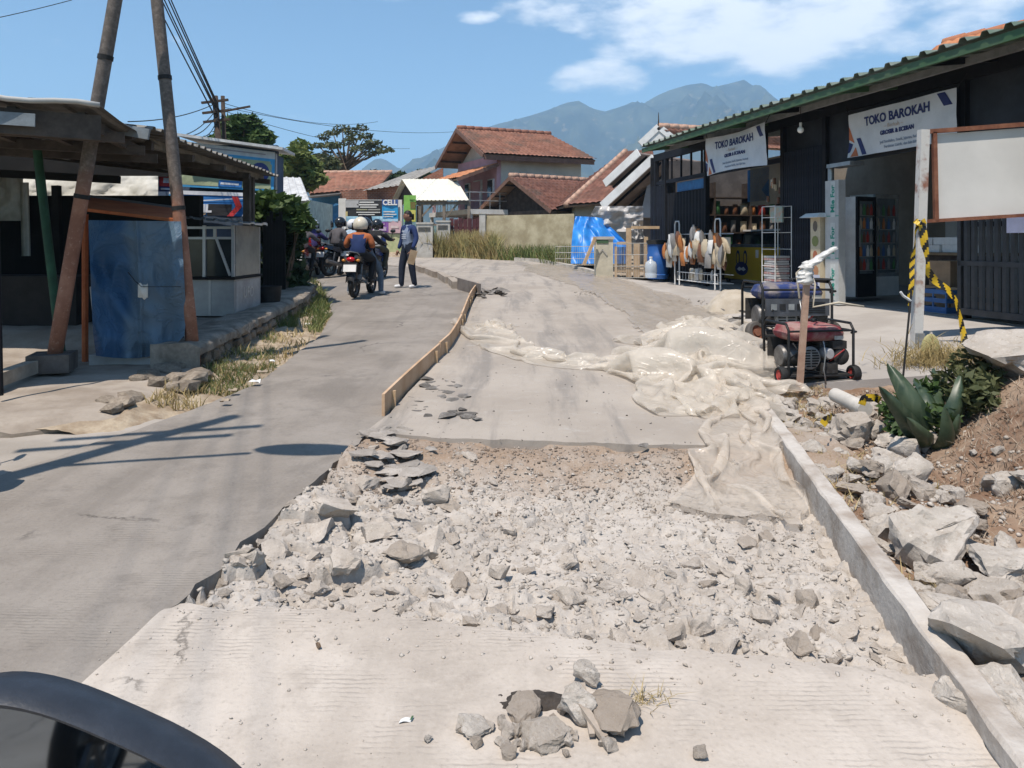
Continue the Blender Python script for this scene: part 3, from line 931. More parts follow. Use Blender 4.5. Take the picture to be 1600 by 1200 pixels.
# snack rack of hanging bags
ru = su(1098, -.28)
rk = shop_thing('snack_rack', 'white metal rack hung with snack bags outside the shop gate', 'rack', ru, -.28)
rw = abs(su(1130, -.28) - su(1066, -.28)) / 2
for sx_ in (-1, 1):
    mb = MB(); x0 = sx_ * rw
    mb.tube([(x0 - .12, -.15, 0), (x0 - .12, -.15, 1.38), (x0 - .09, -.15, 1.45), (x0 + .09, -.15, 1.45), (x0 + .12, -.15, 1.38), (x0 + .12, -.15, 0)], .016, 7); mb.build('hoop_leg', white_paint, rk, 60)
mb = MB()
for z in (.12, .3, 1.15):
    mb.tube([(-rw, -.15, z), (rw, -.15, z)], .01, 6); mb.tube([(-rw, .2, z), (rw, .2, z)], .01, 6)
for i in range(14):
    x = -rw + 2 * rw * i / 13
    mb.tube([(x, -.15, .12), (x, -.15, .3)], .004, 4); mb.tube([(x, -.15, .12), (x, .2, .12)], .004, 4)
mb.build('wire_basket', white_paint, rk)
for i in range(70):
    x = rnd.uniform(-rw - .45, rw + .42); z = rnd.uniform(.55, 1.05) - .12 * abs(x)
    c = rnd.choice([0, 1, 1, 4, 4, 7, 3, 7, 1, 4]); c = 3 if (-rw * .55 < x < -rw * .1 and rnd.random() < .6) else c
    pack(c, sw(ru + x, -.28 + rnd.uniform(-.32, -.12), FLOOR + z - .05), SRZ + rnd.uniform(-.5, .5), pk_names[c] + ' snack bag hanging in the bunch on the white rack', 'snack bags on the rack', rnd.uniform(1.0, 1.5), rnd.uniform(-.2, .2))
for i in range(6):
    x = rnd.uniform(-rw * .8, rw * .8); c = rnd.choice([4, 7, 1])
    pack(c, sw(ru + x, -.3, FLOOR + .14), SRZ + rnd.uniform(-.5, .5), pk_names[c] + ' bag lying in the wire basket at the foot of the rack', 'bags in the rack basket', .9)
# newspaper stand
nu_ = su(1215, -.2)
ns = shop_thing('newspaper_rack', 'narrow wire rack stacked with folded newspapers beside the folded gate', 'rack', nu_, -.2)
mb = MB()
for x in (-.22, .22):
    for y in (-.18, .14):
        mb.tube([(x, y, 0), (x, y, 1.62)], .009, 6)
for z in (.25, .55, .85, 1.15, 1.42, 1.62):
    mb.tube([(-.22, -.18, z), (.22, -.18, z)], .006, 5); mb.tube([(-.22, .14, z), (.22, .14, z)], .006, 5)
    for x in np.linspace(-.2, .2, 7): mb.tube([(x, -.18, z), (x, .14, z)], .003, 4)
mb.build('wire_frame', white_paint, ns)
npm = M('newsprint', (.42, .42, .42), .8, .25, 30, .1, 40, 0, (.55, .53, .5))
npr = M('newsprint_red', (.4, .15, .14), .8, .3, 30, .1, 40, 0, (.5, .45, .42))
for i in range(17):
    z = FLOOR + .02 + i * .042
    o = MB().box((0, 0, 0), (.38, .28, .034), rnd.uniform(-.08, .08)).build('newspaper', npr if i % 3 == 0 else npm)
    o.location = sw(nu_, -.22, z + .02); o.rotation_euler = (0, 0, SRZ)
    tag(o, 'folded newspaper in the pile filling the wire rack', 'newspaper', 'newspapers in the wire rack')
for z, c in ((1.45, (.3, .42, .36)),):
    o = MB().box((0, 0, 0), (.40, .03, .28)).build('magazine', M('magazine_cover', c, .4, .3, 12, .02, 40, 0, (.5, .3, .2)))
    o.location = sw(nu_, -.22, FLOOR + z + .02); o.rotation_euler = (0, 0, SRZ)
    tag(o, 'green and red magazine shown upright on top of the newspaper rack', 'magazine')
# poster pillars
def pillar(name, label, px, v, py_top, w, mat, marks):
    u = su(px, v); t = shop_thing(name, label, 'stand', u, v)
    h = sz(px, py_top, v) - FLOOR
    mb = MB(); mb.bbox((-w / 2, -.06, 0), (w / 2, .06, h)); mb.build('board', mat, t)
    return t, h
tanp = M('poster_tan', (.5, .43, .3), .6, .1, 5, .02, 40)
t, h = pillar('poster_stand', 'tan advertising stand with a small white roof and snack pictures', 1279, -.35, 340, .26, tanp, 0)
mb = MB(); mb.prism([(-.24, -.2, h), (.24, -.2, h), (.2, -.1, h + .07), (-.2, -.1, h + .07)], (0, .3, 0)); mb.build('cap', white_paint, t)
for i, (z, c) in enumerate(((h - .14, (.12, .1, .08)), (h - .38, (.2, .22, .07)), (h - .62, (.35, .12, .06)), (h - .86, (.4, .2, .1)))):
    q = MB(); q.prism([(.09 * math.cos(a) * (1 if i % 2 else .7), -.064, z + .09 * math.sin(a)) for a in [2 * math.pi * k / 9 for k in range(9)]], (0, .002, 0)); q.build('picture', plain('poster_pic_%d' % i, c, .6), t)
mb = MB(); mb.bbox((-.125, -.066, .02), (.125, -.061, .45)); mb.build('lower_poster', plain('poster_pale', (.5, .52, .6), .6), t)
for z in (.3, .12):
    mb = MB(); mb.prism([(.05 * math.cos(a) + .03, -.069, z + .07 * math.sin(a)) for a in [2 * math.pi * k / 8 for k in range(8)]], (0, .002, 0)); mb.build('picture', ban_navy, t)
pg = M('pillar_grey', (.42, .43, .42), .7, .1, 4, .05, 40)
grn = plain('green_print', (.02, .25, .18), .6)
t, h = pillar('banner_pillar', 'tall pale grey pillar with vertical green lettering beside the fridges', 1305, -.3, 282, .34, pg, 0)
for k, z in enumerate((.35, 1.0, 1.65)):
    q = MB(); q.bbox((-.03, -.0645, z - .28), (.09, -.0605, z + .28)); q.build('label_strip', plain('label_pale', (.5, .52, .5), .6), t)
    q = MB(); put_text(q, 'Mie For', .135, (.03, -.066, z), (0, 0, 1), (-1, 0, 0), 0, .004, 1.0); q.build('lettering', grn, t)
for z in (.72, 1.38):
    mb = MB(); mb.bbox((-.172, -.064, z), (.172, -.0605, z + .012)); mb.build('print_stripe', grn, t)
mb = MB(); mb.tube([(su(1294, -.2) - su(1305, -.3), .15, 0), (su(1294, -.2) - su(1305, -.3), .15, h + .25)], .05, 8); mb.build('pipe', grey_steel, t, 60)
mb = MB(); mb.bbox((-.3, .05, h + .22), (.3, .3, h + .28)); mb.build('top_rail', grey_steel, t)
# fridges
def fridge(label, px, v, w, h, side, low, group, d=.5):
    t = shop_thing('display_fridge', label, 'fridge', su(px, v), v, FLOOR, group, rz=R(106))
    mb = MB(); mb.bbox((0, .04, .08), (w, d, h)); mb.build('cabinet', side, t)
    mb = MB(); mb.bbox((0, 0, .4), (.05, .04, h)); mb.bbox((w - .05, 0, .4), (w, .04, h))
    mb.bbox((.05, 0, h - .07), (w - .05, .04, h)); mb.bbox((.05, 0, .4), (w - .05, .04, .46))
    mb.build('door_frame', grey_steel if low is white_paint else black_steel, t)
    mb = MB(); mb.bbox((.05, .03, .46), (w - .05, .038, h - .07)); mb.build('glass', M('fridge_glass', (.15, .18, .195), .08, .25, 3, .0, 10), t)
    mb = MB(); mb.bbox((0, .0, .08), (w, .04, .4)); mb.build('lower_panel', low, t)
    for k in range(5):
        z = .52 + k * .225
        for i in range(4):
            x = .1 + i * (w - .2) / 3
            q = MB(); q.lathe([(.001, 0), (.034, 0), (.036, .11), (.015, .15), (.014, .18), (.001, .18)], 7, (0, 0, 0))
            q.v = [(x + a, .018 + b * .3, z + c) for a, b, c in q.v]
            q.build('bottle', pk[(k * 3 + i * 2) % 8], t)
        mb = MB(); mb.bbox((.05, .004, z - .014), (w - .05, .029, z)); mb.build('shelf', grey_steel, t)
    mb = MB(); mb.bbox((.03, -.03, .9), (.045, 0, 1.25)); mb.build('handle', grey_steel, t)
fridge('white-sided drinks fridge with a dark base, next to the lettered pillar', 1340, .3, .46, 1.72, white_paint, black_steel, 'drinks fridges')
fridge('drinks fridge with a white lower panel, the deeper of the two in the entrance', 1368, .82, .6, 1.78, white_paint, white_paint, 'drinks fridges')
# counter with white packs, cartons, crate
ct = shop_thing('counter', 'wooden shop counter stacked with white packs near the louvred gate', 'counter', su(1480, 1.0), 1.0)
mb = MB(); mb.bbox((-.7, 0, 0), (.7, .5, .78)); mb.build('body', wood_dark, ct)
mb = MB(); mb.bbox((-.75, -.04, .78), (.75, .55, .82)); mb.build('top', M('counter_top', (.25, .17, .1), .6), ct)
for i in range(12):
    k = i % 6; r_ = i // 6
    o = MB().box((0, 0, 0), (.17, .2, .11), rnd.uniform(-.1, .1)).build('white_pack', white_paint)
    o.location = sw(su(1480, 1.0) - .45 + k * .18, 1.15 + rnd.uniform(-.02, .02), FLOOR + .82 + .058 + r_ * .115); o.rotation_euler = (0, 0, SRZ)
    tag(o, 'white plastic pack in the rows piled on the shop counter', 'package', 'white packs on the counter')
cb = M('cardboard', (.3, .2, .12), .85, .12, 5, .1, 40)
for i, (x, y, z, w_) in enumerate(((.0, .55, 0, .45), (.45, .6, 0, .38), (.05, .58, .36, .4))):
    t = shop_thing('carton', ['brown carton on the floor before the counter, lowest in the pile', 'small brown carton on the floor beside the carton pile', 'brown carton lying on top of the floor carton'][i], 'box', su(1478, .6) + x, .45, FLOOR + z, 'cartons in the shop')
    mb = MB(); mb.bbox((-w_ / 2, 0, 0), (w_ / 2, .35, .35)); mb.build('carton_body', cb, t)
    mb = MB(); mb.bbox((-w_ / 2 - .001, .15, .351), (w_ / 2 + .001, .2, .353)); mb.build('tape', plain('pack_tape', (.45, .33, .2), .3), t)
bc = shop_thing('plastic_crate', 'blue plastic crate on the floor near the fridges', 'crate', su(1462, .25), .2)
mb = MB()
for z in (.02, .14, .26): mb.bbox((-.25, 0, z), (.25, .02, z + .06)); mb.bbox((-.25, .33, z), (.25, .35, z + .06)); mb.bbox((-.25, .02, z), (-.23, .33, z + .06)); mb.bbox((.23, .02, z), (.25, .33, z + .06))
mb.bbox((-.25, 0, 0), (.25, .35, .018)); 
for x in (-.24, 0, .24): mb.bbox((x - .012, .003, .08), (x + .012, .017, .26))
mb.build('crate_body', plain('crate_blue', (.03, .12, .3), .4), bc)
# sheet pinned on the near gate
o = MB().box((0, 0, 0), (.3, .006, .22)).build('notice', plain('notice_paper', (.62, .6, .75), .6)); o.location = sw(su(1590, -.2), -.2, sz(1590, 349, -.2)); o.rotation_euler = (0, 0, SRZ)
tag(o, 'small pale violet notice fixed on the louvred gate', 'notice')
# hanging trinkets between the fronts
for i in range(16):
    o = MB().tube([(0, 0, -.06), (0, 0, .06)], .03, 6).build('hanging_sachet', pk[rnd.choice([0, 1, 3, 7])])
    p = sw(su(1212, .3) + rnd.uniform(-.45, .45), .4, 0); p.z = sz(1212, 280 + rnd.uniform(0, 34), .4); o.location = p
    tag(o, 'little sachet strip hanging at the top of the left shop front', 'sachet', 'sachets hanging in the shop front')
# ================================================================== far houses, walls and greenery
def np_mesh(name, V, Fq, mats, mi=None, smooth=False):
    me = bpy.data.meshes.new(name)
    V = np.asarray(V, np.float32); Fq = np.asarray(Fq, np.int32); k = Fq.shape[1]
    me.vertices.add(len(V)); me.vertices.foreach_set('co', V.ravel())
    me.loops.add(Fq.size); me.loops.foreach_set('vertex_index', Fq.ravel())
    me.polygons.add(len(Fq)); me.polygons.foreach_set('loop_start', np.arange(0, Fq.size, k, dtype=np.int32))
    if not isinstance(mats, (list, tuple)): mats = [mats]
    for m in mats: me.materials.append(m)
    if mi is not None: me.polygons.foreach_set('material_index', np.asarray(mi, np.int32))
    if smooth: me.polygons.foreach_set('use_smooth', [True] * len(Fq))
    me.update(calc_edges=True)
    me.validate()
    return me
def np_obj(name, me, parent=None, loc=None, **k):
    o = bpy.data.objects.new(name, me); COL.objects.link(o)
    if parent is not None: o.parent = parent
    if loc is not None: o.location = loc
    return tag(o, **k)

def tile_mat(name, a, b, moss=(.09, .075, .06)):
    t = NT(name); co = t.coord()
    vo = t.n('ShaderNodeTexVoronoi'); vo.inputs['Scale'].default_value = 4.2; t.l(co, vo.inputs['Vector'])
    sp = t.n('ShaderNodeSeparateColor'); t.l(vo.outputs['Color'], sp.inputs[0])
    n1 = t.noise(co, .8, 6, .65); n2 = t.noise(co, 22, 4)
    c = t.mix(sp.outputs[0], a, b)
    c = t.mix(t.math('MULTIPLY', t.rng(n1, .48, .7), .7), c, moss)
    c = t.mix(t.math('MULTIPLY', t.rng(n2, .6, .75), .5), c, mul(b, 1.5))
    t.setc(c); t.b.inputs['Roughness'].default_value = .85
    return t.mat
tile_red = tile_mat('clay_tile_red', (.2, .085, .056), (.31, .145, .098))
tile_brown = tile_mat('clay_tile_brown', (.13, .055, .04), (.23, .105, .075))
tile_orange = tile_mat('clay_tile_orange', (.42, .16, .075), (.55, .25, .12), (.25, .1, .06))
def tiles(parent, a, b, c, d, mat, pitch=.21, course=.27, h=.035, lift=.02):
    """wavy clay tiles laid in courses on the plane a-b (eave) c-d (ridge)"""
    a, b, c, d = [np.array(Vector(x)) for x in (a, b, c, d)]
    nU = max(3, int(np.linalg.norm(b - a) / pitch)) ; nV = max(2, int(np.linalg.norm(d - a) / course))
    u = np.linspace(0, 1, nU * 4 + 1)
    vs = []; hs = []
    for i in range(nV):
        vs += [i / nV, (i + .98) / nV]; hs += [.045, .0]
    vs = np.array(vs); hs = np.array(hs)
    U, V = np.meshgrid(u, vs)
    nn = np.cross(b - a, d - a); nn /= np.linalg.norm(nn)
    if nn[2] < 0: nn = -nn
    P = ((a[None, None] * (1 - U)[..., None] + b * U[..., None]) * (1 - V)[..., None] + (d * (1 - U)[..., None] + c * U[..., None]) * V[..., None])
    hh = lift + hs[:, None] + h * np.abs(np.sin(U * nU * np.pi)) + .012 * fbm(U * nU / 2.3, V * nV / 2.3, 3, 90)
    P = P + nn * hh[..., None]
    rw, cl = U.shape
    i = np.arange(cl - 1)[None, :]; j = np.arange(rw - 1)[:, None]; q = j * cl + i
    Fq = np.stack([q, q + 1, q + cl + 1, q + cl], -1).reshape(-1, 4)
    off = ORIG.get(root_of(parent).name)
    P = P.reshape(-1, 3) - (np.array(off) if off is not None else 0)
    return np_obj('roof_tile', np_mesh('roof_tile', P, Fq, mat, smooth=False), parent, kind='stuff')
def ridge_caps(parent, p, q, mat, n=None):
    p, q = Vector(p), Vector(q); L = (q - p).length; n = n or int(L / .38)
    mb = MB(); 
    mb.tube([(0, 0, 0), ((q - p) / n) * 1.06], [.105, .125], 8)
    me = mb.mesh('ridge_tile', [mat], 180)
    off = ORIG.get(root_of(parent).name) or Vector((0, 0, 0))
    for i in range(n):
        o = bpy.data.objects.new('ridge_tile', me); COL.objects.link(o); o.parent = parent
        o.location = p + (q - p) * i / n - off + Vector((0, 0, .03))
def roof_slab(parent, a, b, c, d, mat, th=.06, name='roof'):
    mb = MB(); mb.quad(a, b, c, d, -th if (Vector(b) - Vector(a)).cross(Vector(d) - Vector(a)).z > 0 else th)
    return mb.build(name, mat, parent)

und = M('roof_boards', (.24, .16, .11), .85, .2, 3, .2, 20)
plaster = M('pale_plaster', (.46, .44, .38), .9, .12, 1.2, .15, 20, 0, (.55, .53, .47), .2)
pink = M('pink_plaster', (.5, .3, .33), .88, .12, 1.5, .1, 20)
whitew = M('white_wall', (.62, .61, .58), .85, .12, 1.3, .1, 20)

# two-storey house
E1 = Vector((.905, .425, 0)); E2 = Vector((-.425, .905, 0))
O2 = at(766, 242, 32.5); O2 = Vector((O2.x, O2.y, 0))
def h2(x, y, z): return O2 + E1 * x + E2 * y + Vector((0, 0, z))
hs = thing('two_storey_house', 'cream two-storey house with red tiled gable roof and pink balcony side', 'house', (O2.x, O2.y, float(g(32.5))))
ez, rz_ = 5.08, 6.53
def h2box(nm, lo, hi, mat, parent=hs):
    mb = MB(); lo = Vector(lo); hi = Vector(hi)
    mb.box(h2(*( (lo + hi) / 2)), hi - lo, math.atan2(.425, .905)); return mb.build(nm, mat, parent)
wl_ = h2box('wall', (.75, .55, .5), (4.75, 5.2, ez + .1), plaster)
h2box('side_wall', (.55, .56, .5), (.745, 5.19, ez + .1), pink)
mb = MB(); mb.prism([h2(.72, .7, ez + .1), h2(.72, 5.1, ez + .1), h2(.72, 2.9, rz_ - .16)], E1 * .12); mb.build('gable_wall', plaster, hs)
rf = roof_slab(hs, h2(-.25, -.05, ez), h2(5.15, -.05, ez), h2(4.4, 2.9, rz_), h2(-.35, 2.9, rz_), und)
tiles(rf, h2(-.28, -.1, ez), h2(5.2, -.1, ez), h2(4.4, 2.9, rz_), h2(-.38, 2.9, rz_), tile_red)
rb = roof_slab(hs, h2(-.3, 5.85, ez), h2(5.15, 5.85, ez), h2(4.4, 2.9, rz_), h2(-.35, 2.9, rz_), und)
rh = roof_slab(hs, h2(5.15, -.05, ez), h2(5.15, 5.85, ez), h2(4.4, 2.92, rz_), h2(4.4, 2.9, rz_), und)
tiles(rb, h2(5.2, 5.9, ez), h2(-.32, 5.9, ez), h2(-.38, 2.9, rz_), h2(4.4, 2.9, rz_), tile_red)
ridge_caps(rf, h2(-.38, 2.9, rz_ + .05), h2(4.4, 2.9, rz_ + .05), tile_red)
mb = MB(); mb.beam(h2(-.36, -.1, ez - .05), h2(-.42, 2.9, rz_ - .04), .05, .18); mb.build('bargeboard', M('brown_trim', (.16, .09, .065), .7), hs)
mb = MB(); mb.beam(h2(-.36, 5.9, ez - .05), h2(-.42, 2.9, rz_ - .04), .05, .18); mb.build('bargeboard', MC['brown_trim'], hs)
mb = MB(); mb.beam(h2(-.3, -.02, ez - .1), h2(5.1, -.02, ez - .1), .05, .2); mb.build('eave_board', MC['brown_trim'], hs)
for y in np.arange(.7, 5.4, .75):
    zz_ = ez + (rz_ - ez) * (1 - abs(y - 2.9) / 2.95) - .12
    mb = MB(); mb.beam(h2(-.3, y, zz_), h2(.7, y, zz_), .06, .08); mb.build('purlin', wood_dark, hs)
# lean-to roof and balcony on the pink side
lt = roof_slab(hs, h2(-1.35, .3, 4.05), h2(-1.35, 4.6, 4.05), h2(.56, 4.6, 4.75), h2(.56, .3, 4.75), und, .05)
tiles(lt, h2(-1.4, 4.6, 4.05), h2(-1.4, .3, 4.05), h2(.56, .3, 4.75), h2(.56, 4.6, 4.75), tile_orange)
mb = MB(); mb.beam(h2(-1.38, .3, 4.02), h2(.5, .3, 4.72), .05, .14); mb.build('bargeboard', MC['brown_trim'], hs)
h2box('balcony_slab', (-1.2, -.6, 2.55), (.55, 4.4, 2.75), whitew)
for i in range(4):
    h2box('balcony_post', (-1.16 + (i % 2) * 1.6, -.56 + (i // 2) * 4.8, .6), (-1.04 + (i % 2) * 1.6, -.44 + (i // 2) * 4.8, 2.55), whitew)
h2box('post', (-1.1, 4.1, 2.75), (-.98, 4.22, 4.1), pink)
mb = MB()
for z in (3.1, 3.45): 
    mb.tube([h2(-1.15, 4.3, z), h2(-1.15, -.55, z), h2(.5, -.55, z)], .022, 5)
for i in range(12):
    mb.tube([h2(-1.15, 4.3 - i * .44, 2.75), h2(-1.15, 4.3 - i * .44, 3.45)], .014, 4)
for i in range(4):
    mb.tube([h2(-1.15 + i * .45, -.55, 2.75), h2(-1.15 + i * .45, -.55, 3.45)], .014, 4)
mb.build('railing', grey_steel, hs)
frame_w = M('window_white', (.6, .6, .58), .5)
for y0, w, z0, z1 in ((.85, .5, 2.85, 4.1), (2.2, .8, 2.78, 4.15), (3.6, .45, 2.95, 4.1)):
    f = h2box('window', (.47, y0 - .06, z0 - .06), (.548, y0 + w + .06, z1 + .06), frame_w)
    mb = MB(); mb.box(h2(.455, y0 + w / 2, (z0 + z1) / 2), (.02, w, z1 - z0), math.atan2(.425, .905)); mb.build('pane', glass_dark if w < .7 else pink, f)

# low house with brown tiled gable and the taller roof next to it
def gable_house(name, label, Le, Rs, Lr, wall, tmat, depth, over=.25, zb=None, close=False, rake=None):
    """Le: eave corner near the gable, Rs: ridge start, Lr: ridge length"""
    Le, Rs = Vector(Le), Vector(Rs)
    e2 = Vector((Rs.x - Le.x, Rs.y - Le.y, 0)); w = e2.length; e2.normalize()
    e1 = Vector((e2.y, -e2.x, 0))
    if e1.x < 0: e1 = -e1
    ez, rz = Le.z, Rs.z
    base = Vector((Le.x, Le.y, 0))
    P = lambda x, y, z: base + e1 * x + e2 * y + Vector((0, 0, z))
    zb = float(g(Le.y)) - .05 if zb is None else zb
    t = thing(name, label, 'house', (Le.x, Le.y, zb))
    q = over + .25
    mb = MB(); mb.prism([P(q, .35, zb), P(Lr - .2, .35, zb), P(Lr - .2, 2 * w - .35, zb), P(q, 2 * w - .35, zb)], (0, 0, ez - zb + .1)); mb.build('wall', wall, t)
    mb = MB(); mb.prism([P(q + .03, .4, ez + .1), P(q + .03, 2 * w - .4, ez + .1), P(q + .03, w, rz - .12)], e1 * .12); mb.build('gable_wall', wood_dark if close else wall, t)
    r1 = roof_slab(t, P(0, 0, ez), P(Lr, 0, ez), P(Lr, w, rz), P(0, w, rz), und, .05)
    tiles(r1, P(-.03, -.06, ez), P(Lr, -.06, ez), P(Lr, w, rz), P(-.03, w, rz), tmat)
    r2 = roof_slab(t, P(0, 2 * w, ez), P(Lr, 2 * w, ez), P(Lr, w, rz), P(0, w, rz), und, .05)
    tiles(r2, P(Lr, 2 * w + .06, ez), P(-.03, 2 * w + .06, ez), P(-.03, w, rz), P(Lr, w, rz), tmat)
    ridge_caps(r1, P(-.03, w, rz + .05), P(Lr, w, rz + .05), M('ridge_mortar', (.42, .27, .2), .9, .3, 4, .1))
    for y in (0, 2 * w):
        mb = MB(); mb.beam(P(-.02, y, ez - .03), P(-.02, w, rz - .03), .04, .16); mb.build('bargeboard', rake or MC['brown_trim'], t)
    for k in range(1, 7):
        y = 2 * w * k / 7; zz_ = ez + (rz - ez) * (1 - abs(y - w) / w) - .09
        mb = MB(); mb.beam(P(0, y, zz_), P(q, y, zz_), .05, .07); mb.build('purlin', wood_dark, t)
    return t, P
t3, P3 = gable_house('tiled_house', 'low house with a worn brown tiled roof and open dark gable behind the stained wall', at(862, 330, 29), at(797, 277, 31.2), 4.8, M('shed_wall', (.13, .09, .07), .9, .3, 3, .1), tile_brown, 3, .3, close=True)
t4 = thing('tall_roof_house', 'house under a higher brown tiled hip roof, between the open gable and the white gable', 'house', (3.0, 28, .7))
A4, B4, C4, D4 = at(884, 322, 27.2), at(1030, 312, 26.5), at(1020, 234, 31), at(977, 238, 31)
mb = MB(); mb.prism([(2.3, 27.8, .6), (6.2, 27.2, .6), (6.2, 33, .6), (2.3, 33, .6)], (0, 0, 2.1)); mb.build('wall', plaster, t4)
r = roof_slab(t4, A4, B4, C4, D4, und); tiles(r, A4, B4, C4, D4, tile_brown)
L4 = at(884, 322, 27.2) + Vector((-.6, 6.5, 0))
r = roof_slab(t4, L4, A4, D4, D4 + Vector((.05, .05, 0)), und); tiles(r, L4, A4, D4, D4 + Vector((.05, .05, 0)), tile_brown)
ridge_caps(r, A4, D4, MC['ridge_mortar'])

# white-boarded gable house next to the shop
wh = thing('white_gable_house', 'grey house with white-boarded sloping gables beside the dark shop', 'house', (4.1, 23.5, .6))
wb = M('white_board', (.68, .68, .66), .6, .08, 3, .05)
grey_roof = M('grey_sheet_roof', (.25, .24, .23), .7, .2, 2, .1, 30)
dep = Vector((2.6, 2.6, 0))
for (a, b, nm) in (((1022, 247, 22.3), (941, 322, 23.6), 0), ((998, 238, 24.4), (945, 287, 25.4), 1)):
    p, q = at(*a), at(*b)
    dd = dep * (1 if nm == 0 else 1.2)
    r = roof_slab(wh, q, p, p + dd, q + dd, M('soffit', (.2, .16, .14), .8, .2, 3, .1), .06)
    mb = MB(); mb.beam(q, p, .06, .26); mb.build('bargeboard', wb, wh)
    for k in range(5):
        f_ = (k + .5) / 5
        mb = MB(); mb.beam(q + dd * f_ - Vector((0, 0, .1)), p + dd * f_ - Vector((0, 0, .1)), .05, .07); mb.build('rafter', black_steel, wh)
mb = MB(); mb.prism([at(1000, 340, 23.6), at(1000, 340, 23.6) + Vector((4, 0, 0)), at(1000, 340, 23.6) + Vector((4, 0, 1.7)), at(1018, 258, 23.6)], (.9, 3.2, 0)); mb.build('upper_wall', M('grey_plaster', (.36, .36, .37), .9, .12, 2, .1), wh)
mb = MB(); mb.prism([(3.9, 24.2, .5), (7.2, 23.5, .5), (7.8, 27, .5), (4.4, 27.2, .5)], (0, 0, 1.75)); mb.build('wall', M('dim_plaster', (.2, .18, .17), .9, .2, 2, .1), wh)
mb = MB(); mb.beam(at(1020, 247, 22.25), at(1020, 350, 22.25), .12, .12); mb.build('post', black_steel, wh)
ap, al, ar = at(1029, 198, 27), at(1000, 225, 27), at(1062, 225, 27)
for e in (al, ar):
    mb = MB(); mb.beam(e, ap, .08, .22); mb.build('bargeboard', wb, wh)
mb = MB(); mb.prism([al, ar, ap], (.4, .8, 0)); mb.build('gable_wall', whitew, wh)
r = roof_slab(wh, ar, ar + Vector((5, 2, 0)), ap + Vector((5, 2, 0)), ap, und); tiles(r, ar, ar + Vector((5, 2, 0)), ap + Vector((5, 2, 0)), ap, tile_red)
ridge_caps(r, ap, ap + Vector((5, 2, 0)), MC['ridge_mortar'])
mb = MB(); mb.tube([ap, ap + Vector((0, 0, .5))], [.03, .01], 5); mb.build('finial', wood_dark, wh)
# tiled roof rising behind the shop at the near end
bt = thing('rear_house', 'house with an orange tiled roof rising behind the near end of the shop', 'house', (13.2, 14.5, .4))
p0, p1 = at(1436, 98, 13.5), at(1640, 50, 10.8)
mb = MB(); mb.prism([p0 + Vector((.8, .6, -4.2)), p1 + Vector((.8, .6, -4.2)), p1 + Vector((4, 2.2, -4.2)), p0 + Vector((4, 3.2, -4.2))], (0, 0, 4.1)); mb.build('wall', whitew, bt)
p2, p3 = p1 + Vector((2.6, 1.2, 1.35)), p0 + Vector((2.3, 1.6, 1.05))
p2 = at(1760, 8, 12.5); p3 = at(1476, 70, 15.5)
r = roof_slab(bt, p0, p1, p2, p3, und); tiles(r, p0, p1, p2, p3, tile_orange, .2, .26)
ridge_caps(r, p3, p2, tile_orange)

# house with the blue front, left of the shelter
bh = thing('blue_front_house', 'long tiled house with a blue shop front and bare brick gable', 'house', (-9, 36, .9))
a, b, c, d = at(484, 305, 35), at(590, 296, 36), at(612, 270, 40), at(476, 271, 39)
r = roof_slab(bh, a, b, c, d, und); tiles(r, a, b, c, d, tile_red); ridge_caps(r, d, c, MC['ridge_mortar'])
mb = MB(); mb.prism([at(487, 365, 35.7), at(600, 365, 36.3), at(600, 365, 36.3) + Vector((.3, 4, 0)), at(487, 365, 35.7) + Vector((0, 4, 0))], (0, 0, 2.0)); mb.build('wall', M('blue_plaster', (.1, .27, .45), .8, .15, 2, .1), bh)
for (x0, x1, y0, y1, Y, m_) in ((490, 503, 318, 350, 35.4, 'a'), (505, 518, 318, 350, 35.45, 'b'), (520, 531, 318, 350, 35.5, 'c')):
    mb = MB(); p = at(x0, y1, Y); q = at(x1, y0, Y); mb.bbox((p.x, Y, p.z), (q.x, Y + .05, q.z)); mb.build('shutter', M('blue_shutter', (.05, .2, .42), .6), bh)
mb = MB(); p = at(484, 385, 35.1); q = at(533, 348, 35.1); mb.bbox((p.x, 35.1, p.z), (q.x, 35.2, q.z)); mb.build('lower_wall', M('sky_blue_wall', (.25, .5, .65), .8), bh)
mb = MB(); mb.beam(at(484, 308, 34.8), at(535, 303, 34.9), .9, .04); mb.build('awning', grey_roof, bh)
def brick_mat():
    t = NT('bare_brick'); co = t.coord()
    mp = t.n('ShaderNodeMapping'); mp.inputs['Rotation'].default_value = (R(90), 0, 0); t.l(co, mp.inputs[0])
    b_ = t.n('ShaderNodeTexBrick'); t.l(mp.outputs[0], b_.inputs['Vector'])
    b_.inputs['Scale'].default_value = 3.2; b_.inputs['Color1'].default_value = (.3, .12, .07, 1); b_.inputs['Color2'].default_value = (.2, .08, .05, 1); b_.inputs['Mortar'].default_value = (.32, .25, .2, 1)
    n1 = t.noise(co, 2, 5)
    t.setc(t.mix(t.math('MULTIPLY', t.rng(n1, .45, .65), .6), b_.outputs[0], (.14, .07, .05))); t.b.inputs['Roughness'].default_value = .9
    t.setn(t.bump(b_.outputs[1], .6, -.02))
    return t.mat
brick = brick_mat()
mb = MB(); mb.prism([at(531, 318, 34.6), at(632, 318, 34.8), at(632, 286, 34.8), at(600, 292, 34.7), at(531, 299, 34.6)], (0, .2, 0)); mb.build('brick_wall', brick, bh)
mb = MB(); mb.prism([at(655, 281, 36.5), at(692, 281, 36.5), at(692, 262, 36.5)], (0, .2, 0)); mb.build('brick_gable', brick, bh)
a, b, c, d = at(566, 298, 34.3), at(630, 289, 34.5), at(695, 257, 39), at(645, 268, 39)
